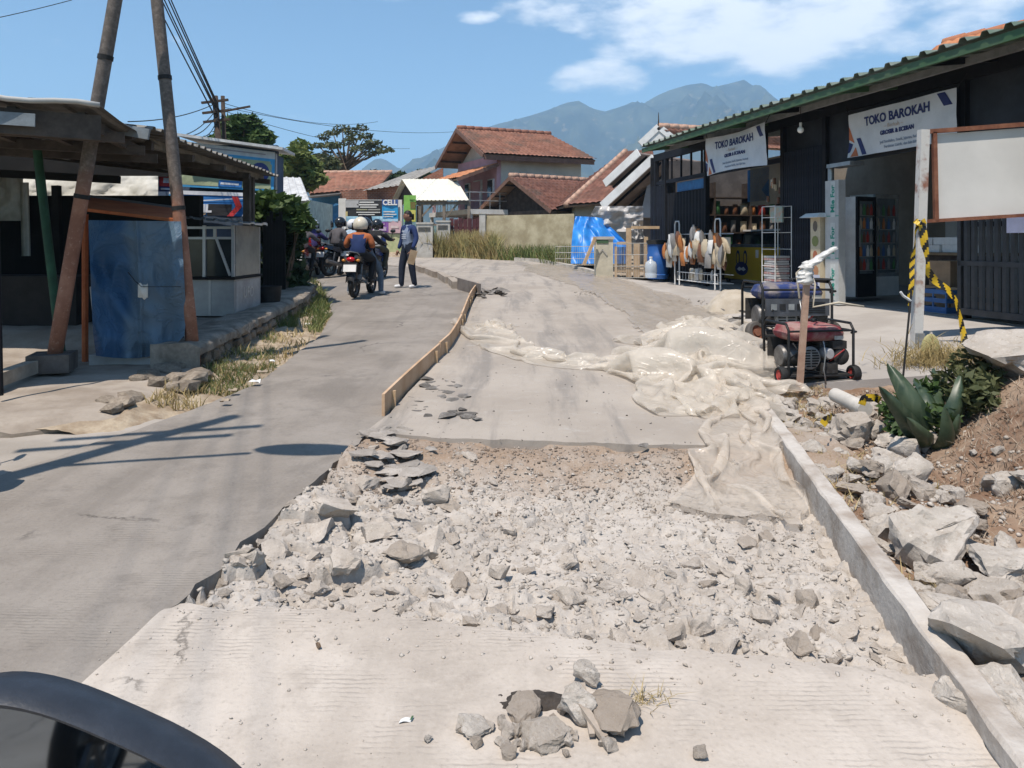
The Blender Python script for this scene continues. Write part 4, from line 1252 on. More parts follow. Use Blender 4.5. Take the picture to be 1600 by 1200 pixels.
mb = MB(); corr_roof(mb, a, b, c, d, .25, .03, 0, 3); mb.build('sheet_roof', M('grey_asbestos_sheet', (.3, .29, .27), .85, .15, 2, .1, 30), bh)
# front wall that carries the banners
fw_ = thing('banner_wall', 'whitewashed low wall covered with printed banners, its lower part mossy green', 'wall', (-6.4, 33, .9))
p, q = at(530, 396, 33), at(628, 312, 33)
mb = MB(); mb.bbox((p.x, 33, .6), (q.x, 33.2, q.z)); mb.build('panel', whitew, fw_)
mb = MB(); mb.bbox((p.x - .02, 32.95, .6), (at(541, 0, 33).x, 33.0, q.z + .05)); mb.build('pier', whitew, fw_)
p2 = at(584, 366, 33)
mb = MB(); mb.bbox((p2.x, 32.94, .6), (q.x - .02, 32.995, p2.z)); mb.build('lower_panel', M('mossy_green_paint', (.32, .38, .2), .9, .15, 3, .2, 20, 0, (.5, .5, .3)), fw_)
def print_banner(label, x0, x1, y0, y1, Y, col, marks, group='printed banners on the far wall'):
    p, q = at(x0, y1, Y), at(x1, y0, Y); w, h = q.x - p.x, q.z - p.z
    t = thing('printed_banner', label, 'banner', ((p.x + q.x) / 2, Y, p.z), group=group)
    mb = MB(); mb.sheet(10, 8, lambda a, b: (p.x + a * w, Y + .015 * math.sin(a * 9 + b * 4 + x0), p.z + b * h)); mb.build('sheet', M('print_%d' % x0, col, .6, .1, 3, .05), t, 180)
    for (u0, u1, v0, v1, mc) in marks:
        mb = MB(); mb.bbox((p.x + u0 * w, Y - .03, p.z + v0 * h), (p.x + u1 * w, Y - .02, p.z + v1 * h)); mb.build('print', M('ink_%d_%d_%d' % tuple(int(k * 99) for k in mc), mc, .6, .05), t)
    return t, p, w, h
wht = (.6, .6, .58)
print_banner('black printed banner with rows of white print on the far wall', 540, 597, 313, 338, 32.9, (.03, .03, .032), [(.38, .78, .84, .92, wht), (.32, .9, .68, .77, wht), (.4, .85, .54, .61, wht), (.3, .6, .38, .46, (.3, .3, .2)), (.62, .95, .38, .46, (.3, .3, .28)), (.3, .95, .22, .28, wht), (.35, .8, .08, .14, wht), (0, .36, .55, .98, (.4, .4, .4)), (.0, .06, .0, .3, (.5, .42, .2))])
t, p, w, h = print_banner('bright blue banner headed CELL on the far wall', 597, 622, 312, 346, 32.88, (.03, .3, .6), [(0, 1, .74, 1, (.04, .1, .3)), (.08, .8, .42, .47, wht), (.08, .9, .3, .35, wht), (.08, .7, .2, .24, wht), (0, 1, .0, .12, (.35, .55, .7))])
mb = MB(); put_text(mb, 'CELL', .31, (p.x + w * .5, 32.83, p.z + h * .86), (1, 0, 0), (0, 0, 1), 0, .012, .9); mb.build('lettering', white_paint, t)
print_banner('long pale blue strip banner below the black banner', 541, 598, 338, 346, 32.86, (.3, .5, .62), [(.1, .8, .3, .6, (.2, .4, .55))])
print_banner('purple banner with white lettering hanging lower on the wall', 548, 607, 346, 363, 32.85, (.2, .08, .3), [(.3, .4, .2, .6, wht), (.45, .56, .15, .55, wht), (.6, .68, .2, .65, wht), (.72, .95, .15, .5, (.45, .35, .5)), (0, .9, .7, .8, (.55, .4, .5))])
print_banner('pale pink banner at the end of the wall', 607, 627, 345, 364, 32.86, (.55, .38, .42), [(.2, .8, .4, .6, (.6, .5, .5))])
print_banner('tall green and yellow banner hanging from the shelter', 631, 650, 305, 347, 30.5, (.2, .42, .08), [(.55, .95, .5, .75, (.15, .12, .03)), (.5, .97, .8, .84, (.05, .12, .03)), (.3, .97, .02, .45, (.5, .45, .1)), (.4, .85, .08, .3, (.55, .5, .35))], None)

# open shelter with a pale sheet roof
gz_ = thing('roadside_shelter', 'open wooden shelter with a pale cream sheet roof', 'shelter', (-3.8, 32, .9))
Le, Re, Rl, Rr = at(650, 313, 31), at(733, 313, 31), at(628, 280, 33), at(713, 280, 33)
cr = M('cream_sheet_roof', (.66, .64, .55), .5, .06, 3, .05, 30)
mb = MB(); corr_roof(mb, Le, Re, Rr, Rl, .16, .02, 0, 3); mb.build('roof', cr, gz_)
Lb, Rb = Vector((Rl.x * 2 - Le.x, Rl.y * 2 - Le.y, Le.z)), Vector((Rr.x * 2 - Re.x, Rr.y * 2 - Re.y, Re.z))
mb = MB(); corr_roof(mb, Lb, Rb, Rr, Rl, .16, .02, 0, 3); mb.build('roof', cr, gz_)
mb = MB(); mb.prism([Le + Vector((.25, .1, 0)), Lb + Vector((.25, 0, 0)), Rl + Vector((.25, 0, -.06))], (.05, 0, 0)); mb.build('gable_board', wood_dark, gz_)
gw = M('grey_timber', (.2, .165, .13), .85, .25, 5, .2)
for f_ in (.04, .5, .97):
    for (s0, s1) in ((Le, Re), (Lb, Rb)):
        p = s0.lerp(s1, f_) + Vector((.05, .15 if s0 is Le else -.15, -.04))
        mb = MB(); mb.beam((p.x, p.y, .8), p, .12, .12); mb.build('post', gw, gz_)
for z in (1.5, 2.1):
    mb = MB(); mb.beam((Le.x + .1, Le.y + .2, z), (Re.x, Re.y + .2, z), .05, .09); mb.build('rail', gw, gz_)
mb = MB(); mb.beam(Le + Vector((0, .15, -.1)), Re + Vector((0, .15, -.1)), .08, .12); mb.build('beam', gw, gz_)
for f_ in (.04, .5):
    p = Le.lerp(Re, f_); mb = MB(); mb.beam((p.x + .1, p.y + .15, 2.4), (p.x + .65, p.y + .15, 3.0), .05, .07); mb.build('brace', gw, gz_)

# walls and gate posts along the bend
stain = M('stained_wall_plaster', (.32, .27, .17), .92, .15, 1.8, .25, 14, 0, (.5, .44, .3), .15)
stain2 = M('weathered_concrete_post', (.36, .34, .3), .92, .2, 2.5, .25, 18, 0, (.5, .48, .44), .15)
sw_ = thing('boundary_wall', 'stained yellowish boundary wall below the brown tiled roof', 'wall', (-.2, 28, .75))
p, q = at(759, 337, 28.6), at(897, 337, 26.6)
mb = MB(); mb.prism([(p.x, p.y, .5), (q.x, q.y, .5), (q.x, q.y + .16, .5), (p.x, p.y + .16, .5)], (0, 0, p.z - .5)); mb.build('panel', stain, sw_)
mb = MB(); mb.bbox((p.x - .24, p.y - .08, .5), (p.x - .01, p.y + .2, p.z + .06)); mb.build('pier', stain2, sw_)
mb = MB(); mb.bbox((p.x - .26, p.y - .1, p.z + .062), (p.x + .01, p.y + .22, p.z + .11)); mb.build('coping', stain2, sw_)
for (x0, x1, y0, Y, lab) in ((651, 676, 350, 28.6, 'weathered concrete gate post behind the standing man'), (682, 703, 347, 28.9, 'weathered concrete gate post at the edge of the tall dry grass')):
    p, q = at(x0, 400, Y), at(x1, y0, Y)
    t = thing('gate_post', lab, 'gate post', ((p.x + q.x) / 2, Y, float(g(Y)) - .05))
    mb = MB(); mb.bbox((p.x, Y, float(g(Y)) - .1), (q.x, Y + .4, q.z)); mb.build('pier', stain2, t)
    mb = MB(); mb.bbox((p.x + .06, Y - .012, q.z - .28), (q.x - .08, Y, q.z - .12)); mb.build('plate', M('slot_dark', (.08, .08, .075), .8), t)
    mb = MB(); mb.bbox((p.x - .03, Y - .03, q.z), (q.x + .03, Y + .43, q.z + .06)); mb.build('cap', stain2, t)
p, q = at(702, 385, 29.4), at(752, 341, 29.4)
t = thing('metal_gate', 'dark red metal gate between the concrete posts and the stained wall', 'gate', ((p.x + q.x) / 2, 29.4, .8))
maroon = M('maroon_metal', (.085, .025, .028), .7, .25, 3, .1)
n = 7
for i in range(n):
    x0 = p.x + (q.x - p.x) * i / n
    mb = MB(); mb.bbox((x0 + .01, 29.4, .75), (x0 + (q.x - p.x) / n - .01, 29.43, q.z - .04 * (i % 2))); mb.build('panel', maroon, t)
mb = MB(); mb.bbox((p.x, 29.43, 1.1), (q.x, 29.47, 1.16)); mb.bbox((p.x, 29.43, 1.9), (q.x, 29.47, 1.96)); mb.build('rail', maroon, t)
# kerb along the verge
kb = M('old_kerb', (.42, .39, .34), .9, .2, 3, .3)
Yk = np.linspace(19.6, 26.5, 12)
for i in range(11):
    a, b = float(XR(Yk[i])) - .03, float(XR(Yk[i + 1])) - .03
    p, q = Vector((a, Yk[i] + .01, float(g(Yk[i])) + .05)), Vector((b, Yk[i + 1] - .01, float(g(Yk[i + 1])) + .05))
    o = MB().beam(p, q, .14, .16 + .02 * rnd.random()).build('kerb_stone', kb, loc=(a, Yk[i], float(g(Yk[i]))))
    tag(o, 'pale kerb stone in the broken row edging the grassy verge', 'kerb stone', 'kerb stones along the verge')

# blue tarp over a heap
bt_ = M('blue_tarp', (.02, .16, .5), .4, .15, 3, .15, 14, 0, (.03, .25, .66), .4)
def tarp_fn(a, b):
    # a across, b from ground to top and over
    x0 = np.interp(b, [0, .35, .6, 1], [892, 893, 895, 899]); x1 = np.interp(b, [0, .35, .6, .8, 1], [985, 982, 962, 950, 944])
    y = np.interp(b, [0, .6, 1], [412, 360, 338]) + (a ** 2) * np.interp(b, [0, 1], [0, 3])
    Y = 21.0 + .9 * b + .14 * math.sin(a * 15 + 2 * math.sin(b * 4)) * (1 - b * .6) + .10 * float(ridged(a * 2.2, b * 1.0 + a, 2, 95)) + .5 * abs(a - .45)
    return at(x0 + (x1 - x0) * a, y, Y)
o = MB().sheet(60, 40, tarp_fn)
tp = o.build('tarpaulin', bt_, None, 180, loc=at(935, 412, 21))
tag(tp, 'bright blue tarpaulin draped over a heap beside the stained wall', 'tarpaulin')
mb = MB(); mb.prism([at(900, 412, 22.6), at(975, 412, 22.6), at(943, 342, 22.9), at(902, 342, 22.9)], (0, 1.0, 0))
tag(mb.build('covered_heap', wood_dark, loc=at(935, 412, 22.6)), 'dark stacked heap hidden under the bright blue tarpaulin', 'heap')
ps_m = NT('milky_plastic'); ps_m.b.inputs['Base Color'].default_value = (.5, .48, .46, 1); ps_m.b.inputs['Roughness'].default_value = .3; ps_m.b.inputs['Alpha'].default_value = .8; milky = ps_m.mat
o = MB().sheet(30, 20, lambda a, b: at(930 + 75 * a - 20 * (1 - b) * (1 - a), 362 - 40 * b, 22.2 + .2 * float(fbm(a * 4, b * 3, 4, 96)) + .1 * math.sin(a * 14)))
tag(o.build('plastic_curtain', milky, None, 180, loc=at(965, 362, 22.2)), 'milky plastic sheet hung as a curtain under the white gable', 'plastic sheet')
o = MB().sheet(16, 14, lambda a, b: at(986 + 22 * a * (.5 + .5 * (1 - b)), 376 - 28 * b - 4 * a, 19.55 + .15 * float(fbm(a * 4, b * 3, 4, 97))))
tag(o.build('plastic_bag', milky, None, 180, loc=at(997, 376, 19.5)), 'crumpled clear plastic hanging on the raw wooden frame', 'plastic bag')
# gate pillar, mesh fence, wooden frame, leaning stick, bottle, drum
p, q = at(931, 430, 19.2), at(958, 374, 19.2)
t = thing('gate_pillar', 'short cream gate pillar with a chevron relief between mesh fences', 'gate pillar', ((p.x + q.x) / 2, 19.2, p.z))
mb = MB(); mb.bbox((p.x, 19.2, p.z - .1), (q.x, 19.6, q.z)); mb.build('pier', M('cream_pier', (.5, .46, .36), .9, .15, 3, .2, 20), t)
mb = MB(); mb.bbox((p.x - .03, 19.17, q.z), (q.x + .03, 19.63, q.z + .07)); mb.build('cap', stain2, t)
mb = MB(); mb.bbox((p.x + .02, 19.185, q.z - .1), (q.x - .12, 19.2, q.z - .02)); mb.build('plate', green_paint, t)
cx = p.x + .16
for s_ in (-1, 1):
    mb = MB(); mb.beam((cx, 19.19, q.z - .25), (cx + s_ * .12, 19.19, q.z - .4), .02, .03); mb.build('relief', stain2, t)
fence_w = M('fence_wire', (.42, .41, .38), .6, .2, 5, .05)
def wire_fence(label, xa, xb, yt, yb, Y, n):
    p, q = at(xa, yb, Y), at(xb, yt, Y)
    t = thing('mesh_fence', label, 'fence', ((p.x + q.x) / 2, Y, p.z))
    mb = MB()
    for k in range(4):
        z = p.z + (q.z - p.z) * k / 3; mb.tube([(p.x, Y, z), (q.x, Y, z)], .008, 5)
    mb.build('rail', fence_w, t)
    mb = MB()
    for i in range(n + 1):
        x = p.x + (q.x - p.x) * i / n; mb.tube([(x, Y, p.z), (x, Y, q.z)], .004, 4)
    mb.build('wire_grating', fence_w, t)
wire_fence('white mesh fence in front of the blue tarpaulin', 868, 931, 385, 414, 19.3, 22)
wire_fence('white mesh fence in front of the raw wooden frame', 958, 1011, 380, 434, 18.9, 20)
p, q = at(960, 433, 19.1), at(1013, 356, 19.1)
t = thing('wooden_pallet', 'raw pallet of pale boards leaning behind the mesh fence', 'frame', ((p.x + q.x) / 2, 19.2, p.z))
X_ = lambda px: at(px, 0, 19.2).x
for (x0, x1, z0, z1) in ((978, 986, 0, 1), (990, 999, 0, .68), (1006, 1012, 0, .82), (960, 964, 0, .62)):
    mb = MB(); mb.bbox((X_(x0), 19.15, p.z + (q.z - p.z) * z0), (X_(x1), 19.2, p.z + (q.z - p.z) * z1)); mb.build('board', wood_raw, t)
for (z, x0, x1) in ((.1, 964, 1006), (.66, 964, 978), (.98, 986, 1030)):
    mb = MB(); zz_ = p.z + (q.z - p.z) * z; mb.bbox((X_(x0), 19.16, zz_), (X_(x1), 19.21, zz_ + .07)); mb.build('board', wood_raw, t)
for k in range(7):
    mb = MB(); x = X_(964 + 2.1 * k); mb.bbox((x, 19.22, p.z + .1), (x + .02, 19.24, p.z + .75)); mb.build('slat', wood_dark, t)
o = MB().beam(at(912, 414, 19.0), at(930, 371, 19.05), .07, .07).build('wooden_stick', wood_raw, loc=at(912, 414, 19)); tag(o, 'weathered wooden stick leaning against the cream gate pillar', 'stick')
p = at(1017, 434, 18.2)
t = thing('water_bottle', 'big clear water bottle standing at the foot of the wooden frame', 'bottle', p)
cp_ = NT('clear_bottle_plastic'); cp_.b.inputs['Base Color'].default_value = (.6, .66, .7, 1); cp_.b.inputs['Roughness'].default_value = .15; cp_.b.inputs['Alpha'].default_value = .6
mb = MB(); mb.lathe([(.001, 0), (.14, 0), (.145, .1), (.135, .12), (.145, .14), (.145, .3), (.12, .37), (.04, .42), (.035, .47), (.001, .47)], 16, p); mb.build('body', cp_.mat, t, 60)
mb = MB(); mb.lathe([(.04, .47), (.04, .5), (.001, .5)], 10, p); mb.build('cap', white_paint, t)
p = at(1030, 436, 18.8)
t = thing('blue_barrel', 'blue plastic barrel with dark lid in the shade by the shop corner', 'barrel', p)
mb = MB(); mb.lathe([(.001, 0), (.25, 0), (.27, .1), (.25, .12), (.27, .3), (.27, .6), (.25, .62), (.26, .85), (.001, .85)], 18, p + Vector((0, .2, 0))); mb.build('body', plain('barrel_blue', (.02, .09, .3), .4), t, 50)
mb = MB(); mb.lathe([(.28, .85), (.28, .95), (.001, .97)], 18, p + Vector((0, .2, 0))); mb.build('lid', rubber, t, 50)

# ------------------------------------------------------------------ greenery
def leaf_mat(name, a, b, trans=.25):
    t = NT(name); co = t.coord()
    n1 = t.noise(co, 1.3, 4, .6); n2 = t.noise(co, 9, 3)
    c = t.mix(t.rng(n1, .35, .65), a, b); c = t.mix(t.math('MULTIPLY', t.rng(n2, .5, .7), .4), c, mul(b, 1.4))
    t.setc(c); t.b.inputs['Roughness'].default_value = .6; t.b.inputs['Specular IOR Level'].default_value = .25
    tr = t.n('ShaderNodeBsdfTranslucent'); t.l(c, tr.inputs[0])
    ms = t.n('ShaderNodeMixShader'); ms.inputs[0].default_value = trans
    t.l(t.b.outputs[0], ms.inputs[1]); t.l(tr.outputs[0], ms.inputs[2]); t.l(ms.outputs[0], t.out.inputs[0])
    return t.mat
leaf_green = leaf_mat('leaf_green', (.035, .07, .02), (.08, .125, .035))
leaf_olive = leaf_mat('leaf_olive', (.06, .075, .03), (.12, .125, .055))
leaf_dark = leaf_mat('leaf_dark', (.02, .04, .018), (.05, .08, .03))
leaf_light = leaf_mat('leaf_light', (.09, .14, .035), (.17, .2, .06))
straw = leaf_mat('straw_blades', (.30, .23, .10), (.46, .37, .19))
weed = leaf_mat('weed_blades', (.09, .13, .04), (.2, .22, .08))
def foliage_mesh(name, blobs, size, mat, seed=0, flat=.5, aspect=1.7):
    """leaf-sized quads spread through clumps: blobs = (centre, radii, count)"""
    r = np.random.RandomState(seed); VV = []; N = 0
    for c, rad, n in blobs:
        d = r.normal(size=(n, 3)); d /= np.linalg.norm(d, axis=1)[:, None]
        rr = r.uniform(.25, 1, n) ** .45
        P = np.array(c)[None] + d * rr[:, None] * np.array(rad)[None]
        a = r.normal(size=(n, 3)); a[:, 2] *= flat; a /= np.linalg.norm(a, axis=1)[:, None]
        b = np.cross(a, r.normal(size=(n, 3))); b /= np.linalg.norm(b, axis=1)[:, None]
        s = size * r.uniform(.6, 1.35, n)[:, None]
        VV.append(np.stack([P - a * s * aspect * .5, P + b * s * .38, P + a * s * aspect * .6, P - b * s * .38], 1).reshape(-1, 3)); N += n
    V = np.concatenate(VV)
    return np_mesh(name, V, np.arange(N * 4).reshape(-1, 4), mat)
def blades_mesh(name, pts, hmin, hmax, mat, seed=0, w=.012, lean=.35, zf=None):
    r = np.random.RandomState(seed); n = len(pts); P = np.asarray(pts, float)
    h = r.uniform(hmin, hmax, n); th = r.uniform(0, 2 * np.pi, n)
    t2 = r.uniform(0, 2 * np.pi, n); ln = r.uniform(.05, lean, n) * h
    d = np.stack([np.cos(th), np.sin(th), 0 * th], 1); s = np.stack([np.cos(t2), np.sin(t2), 0 * t2], 1) * w
    z = np.array([0, 0, 1.])
    b0 = P - s; b1 = P + s
    m0 = P + z * (h * .55)[:, None] + d * (ln * .35)[:, None]; tp_ = P + z * h[:, None] + d * ln[:, None]
    V = np.stack([b0, b1, m0 + s * .8, m0 - s * .8, tp_ + s * .12, tp_ - s * .12], 1).reshape(-1, 3)
    i = np.arange(n) * 6
    Fq = np.concatenate([np.stack([i, i + 1, i + 2, i + 3], 1), np.stack([i + 3, i + 2, i + 4, i + 5], 1)])
    return np_mesh(name, V, Fq, mat)
bark = M('bark', (.12, .085, .06), .95, .3, 8, .6, 30)
def tree(name, label, base, limbs, blobs, size, mat, seed, trunk_r=.2, flat=.5):
    t = thing(name, label, 'tree', base, local=True)
    mb = MB()
    for path, r0, r1 in limbs:
        n = len(path); mb.tube([Vector(p) for p in path], [r0 + (r1 - r0) * i / (n - 1) for i in range(n)], 7)
    mb.build('trunk', bark, t, 180)
    np_obj('crown', foliage_mesh('crown', blobs, size, mat, seed, flat), t)
    return t
# feathery acacia on the skyline
base = at(541, 300, 52); base.z = 1.0
r_ = np.random.RandomState(5)
K = 52 / F
def lp(px, py, dy=0): p = at(px, py, 52 + dy); return (p.x - base.x, p.y - base.y, p.z - base.z)
tips = [(497, 228), (506, 214), (520, 207), (535, 200), (550, 204), (566, 200), (572, 212), (584, 222), (592, 236), (578, 240), (560, 232), (545, 222), (525, 226), (510, 240), (500, 250), (520, 250), (536, 243), (585, 228), (555, 214), (603, 233), (512, 226), (496, 262), (512, 266), (530, 262), (488, 244), (574, 228)]
limbs = [([lp(541, 300), lp(540, 275), lp(538, 255)], .28, .18)]
blobs = []
for i, (x, y) in enumerate(tips):
    dy = r_.uniform(-2, 2)
    limbs.append(([lp(539, 268 - (i % 4) * 5), lp((539 + x) / 2, (258 + y) / 2 + 4, dy * .5), lp(x, y, dy)], .09, .025))
    blobs.append((lp(x, y, dy), (.55, .7, .2), 62)); blobs.append((lp(x + r_.uniform(-9, 9), y + r_.uniform(0, 5), dy), (.4, .5, .12), 26))
tree('acacia_tree', 'tall feathery acacia with airy tiers standing on the skyline behind the tiled house', base, limbs, blobs, .17, leaf_olive, 3)
# tree behind the utility pole
def bushy(name, label, pxl, base_px, Y, size, mat, seed, n=420, rad=.55, tr=.14):
    base = at(base_px[0], base_px[1], Y); limbs = []; blobs = []
    r = np.random.RandomState(seed); base.z = float(g(min(Y, 40))) - .05
    def lq(px, py, dy): p = at(px, py, Y + dy); return (p.x - base.x, p.y - base.y, p.z - base.z)
    limbs.append(([(0, 0, 0), lq(base_px[0], (base_px[1] + pxl[0][1]) / 2, 0), lq(pxl[0][0], pxl[0][1], 0)], tr, tr * .5))
    for (x, y) in pxl:
        dy = r.uniform(-.8, .8)
        limbs.append(([lq((base_px[0] + x) / 2, (base_px[1] + y) / 2, dy * .3), lq(x, y, dy)], tr * .4, tr * .12))
        blobs.append((lq(x, y, dy), (rad * r.uniform(.75, 1.2), rad, rad * r.uniform(.6, .95)), int(n * r.uniform(.7, 1.3))))
    return tree(name, label, base, limbs, blobs, size, mat, seed)
bushy('broadleaf_tree', 'rounded green tree behind the utility pole and blue banner building', [(372, 205), (355, 212), (388, 200), (400, 210), (365, 196), (382, 192), (410, 217), (345, 222), (395, 222), (375, 220)], (375, 330), 26, .16, leaf_green, 8, 420, .45)
bushy('bamboo_clump', 'pale green bamboo clump beside the blue banner building', [(440, 262), (452, 250), (465, 242), (475, 255), (447, 275), (470, 270), (485, 262), (460, 280), (438, 285), (492, 278), (468, 232), (446, 292), (480, 285)], (462, 330), 31, .17, leaf_light, 9, 260, .5, .1)
bushy('bushy_tree', 'dark bushy tree between the bamboo and the acacia', [(492, 262), (503, 255), (515, 262), (498, 272), (482, 272), (510, 274)], (500, 330), 44, .2, leaf_olive, 10, 300, .8, .12)
for k, (x, y) in enumerate(((585, 275), (605, 278), (625, 275), (660, 272))):
    bushy('skyline_shrub', ['small dark shrub on the skyline right under the acacia', 'low shrub on the skyline over the corrugated roof', 'low skyline shrub ahead of the far hill', 'skyline shrub beside the brick gable'][k], [(x, y), (x + 8, y + 3), (x - 8, y + 3)], (x, 330), 55, .2, leaf_dark, 20 + k, 120, .5, .08)
# tall dry grass and weeds on the verge
def scatter_px(n, seed, x0, x1, y0, y1, keep=None):
    r = np.random.RandomState(seed); out = []
    while len(out) < n:
        x, y = r.uniform(x0, x1), r.uniform(y0, y1)
        if keep is None or keep(x, y, r): 
            p = gp(x, y)
            if p.x > float(XR(p.y)) - .1: out.append((p.x, p.y, float(verge_z(p.x, p.y)) - .03))
    return out
mixgrass = leaf_mat('mixed_dry_grass', (.44, .34, .16), (.34, .32, .14))
pts = scatter_px(4200, 1, 668, 775, 401, 409)
o = np_obj('dry_grass', blades_mesh('dry_grass', pts, .35, 1.1, mixgrass, 2, .022, .7), kind='stuff'); tag(o, 'tall straw-coloured dry grass before the concrete gate posts', 'grass')
pts = scatter_px(4200, 3, 765, 935, 400, 417)
o = np_obj('weed_grass', blades_mesh('weed_grass', pts, .15, .65, weed, 4, .022, .8), kind='stuff'); tag(o, 'green weeds along the foot of the stained wall', 'grass')
pts = scatter_px(1500, 5, 690, 930, 401, 418)
o = np_obj('dry_weeds', blades_mesh('dry_weeds', pts, .15, .6, straw, 6, .01, .6), kind='stuff'); tag(o, 'short dry weeds mixed along the verge', 'grass')
# ================================================================== left side of the road
dark_in = M('shade_black_boards', (.012, .011, .010), .95, .3, 3, .1)  # near-black base colour stands in for the deep shade under the stall roofs
old_sheet = M('old_zinc_sheet', (.12, .115, .105), .7, .25, 2.2, .15, 30, .2, (.22, .21, .19))
sheet_edge = M('sheet_edge', (.4, .4, .38), .6, .15, 3, .1)
def pole_mat():
    t = NT('rusted_pipe'); co = t.coord()
    sp = t.n('ShaderNodeSeparateXYZ'); t.l(co, sp.inputs[0])
    n1 = t.noise(co, 3.5, 7, .7); n2 = t.noise(co, 26, 5, .7)
    k = t.rng(t.math('ADD', sp.outputs[2], t.math('MULTIPLY', n1, .5)), 1.75, 2.15)
    c = t.mix(t.rng(n1, .4, .65), (.20, .085, .05), (.30, .145, .09))
    c = t.mix(t.math('MULTIPLY', t.rng(n2, .55, .7), .6), c, (.42, .28, .2))
    c = t.mix(k, c, t.mix(t.rng(n2, .4, .7), (.09, .075, .065), (.17, .145, .125)))
    t.setc(c); t.b.inputs['Roughness'].default_value = .8; t.setn(t.bump(n2, .3, .006))
    return t.mat
pm = pole_mat()
def lean_pole(label, bpx, bpy, tpx, r, dz, foot):
    b = gp(bpx, bpy, dz); tpt = at(tpx, 0, b.y)
    d = (tpt - b); top = b + d * (6.0 / d.z)
    t = thing('leaning_pole', label, 'pole', b, group='rusty leaning poles')
    mb = MB(); n = 9
    mb.tube([b + (top - b) * i / n for i in range(n + 1)], [r * (1 - .12 * i / n) for i in range(n + 1)], 14); mb.build('shaft', pm, t, 180)
    for f_ in (.26, .47, .62):
        p = b + (top - b) * f_; dd = d.normalized()
        mb = MB(); mb.tube([p - dd * .02, p + dd * .02], r * 1.06, 14); mb.build('collar', rubber, t, 60)
    if foot:
        mb = MB(); mb.box(b + Vector((0, 0, .06)), (.34, .34, .16), .3); mb.build('concrete_foot', M('dark_footing', (.12, .1, .085), .95, .3, 5, .5), t)
    return b
bA = lean_pole('dark rusty pole leaning inwards through the stall roof, standing on a small footing', 82, 576, 180, .064, .13, True)
bB = lean_pole('rust-red steel pole leaning over the low stone kerb, in front of the food cart', 305, 578, 245, .060, .03, False)

# front stall canopy
c1 = thing('front_canopy', 'nearest old zinc stall canopy with a bent pale front edge and inside coloured near-black for shade', 'canopy', (-5, 7.5, .25))
P0, P1 = at(-330, 122, 5.3), at(157, 165, 6.2)
B0, B1 = P0 + Vector((-.3, 2.0, -.12)), P1 + Vector((-.3, 1.7, -.12))
mb = MB(); corr_roof(mb, P0, P1, B1, B0, .19, .02, 0, 4, .008, .03); mb.build('roof_sheet', old_sheet, c1)
mb = MB(); mb.tube([P0 + (P1 - P0) * i / 12 + Vector((0, -.01, .015 * math.sin(i * 1.3))) for i in range(13)], .022, 6); mb.build('roof_edge', sheet_edge, c1, 180)
mb = MB(); mb.beam(P0 + Vector((0, .1, -.17)), P1 + Vector((-.05, .1, -.17)), .07, .2); mb.build('front_beam', M('grimy_timber', (.075, .062, .052), .9, .3, 5, .3), c1)
mb = MB(); mb.beam(at(-5, 184, 5.9), at(55, 188, 5.98), .02, .1); mb.build('fascia_board', M('bluish_board', (.2, .23, .25), .8, .2, 4), c1)
for k in range(4):
    f_ = (k + .6) / 4; mb = MB(); mb.beam(P0.lerp(P1, f_) + Vector((0, .1, -.1)), B0.lerp(B1, f_) + Vector((0, 0, -.08)), .06, .1); mb.build('rafter', MC['grimy_timber'], c1)
for f_ in (.35, .7, .95):
    mb = MB(); mb.beam(P0.lerp(B0, f_) + Vector((0, 0, -.14)), P1.lerp(B1, f_) + Vector((0, 0, -.14)), .06, .09); mb.build('purlin', MC['grimy_timber'], c1)
gpst = M('dull_green_post', (.02, .07, .035), .7, .3, 4, .1)
q0, q1 = gp(98, 572, .13), None
mb = MB(); mb.tube([q0, at(57, 225, q0.y + .2)], .04, 8); mb.build('post', gpst, c1, 60)
mb = MB(); p_ = gp(1, 618, .13); mb.tube([p_, p_ + Vector((-.06, .02, 2.2))], .02, 7); mb.build('post', black_steel, c1, 60)
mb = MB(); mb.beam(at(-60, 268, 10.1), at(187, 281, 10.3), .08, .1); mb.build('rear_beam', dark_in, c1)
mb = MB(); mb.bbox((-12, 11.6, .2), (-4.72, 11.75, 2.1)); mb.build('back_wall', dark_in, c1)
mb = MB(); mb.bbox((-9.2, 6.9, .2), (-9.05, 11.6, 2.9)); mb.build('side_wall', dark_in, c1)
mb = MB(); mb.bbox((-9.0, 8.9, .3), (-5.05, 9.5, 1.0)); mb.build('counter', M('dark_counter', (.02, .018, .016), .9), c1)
mb = MB(); mb.beam(gp(-70, 628, .13) + Vector((0, 0, .06)), gp(57, 580, .13) + Vector((0, 0, .05)), .1, .11); mb.build('sill_beam', M('pale_beam', (.34, .29, .23), .9, .2, 5, .2), c1)
for (x0, x1, y0, y1) in ((62, 78, 270, 420), (88, 96, 290, 560)):
    mb = MB(); mb.beam(at(x0, y0, 10.5), at(x1, y1, 10.5), .09, .09); mb.build('upright', dark_in, c1)
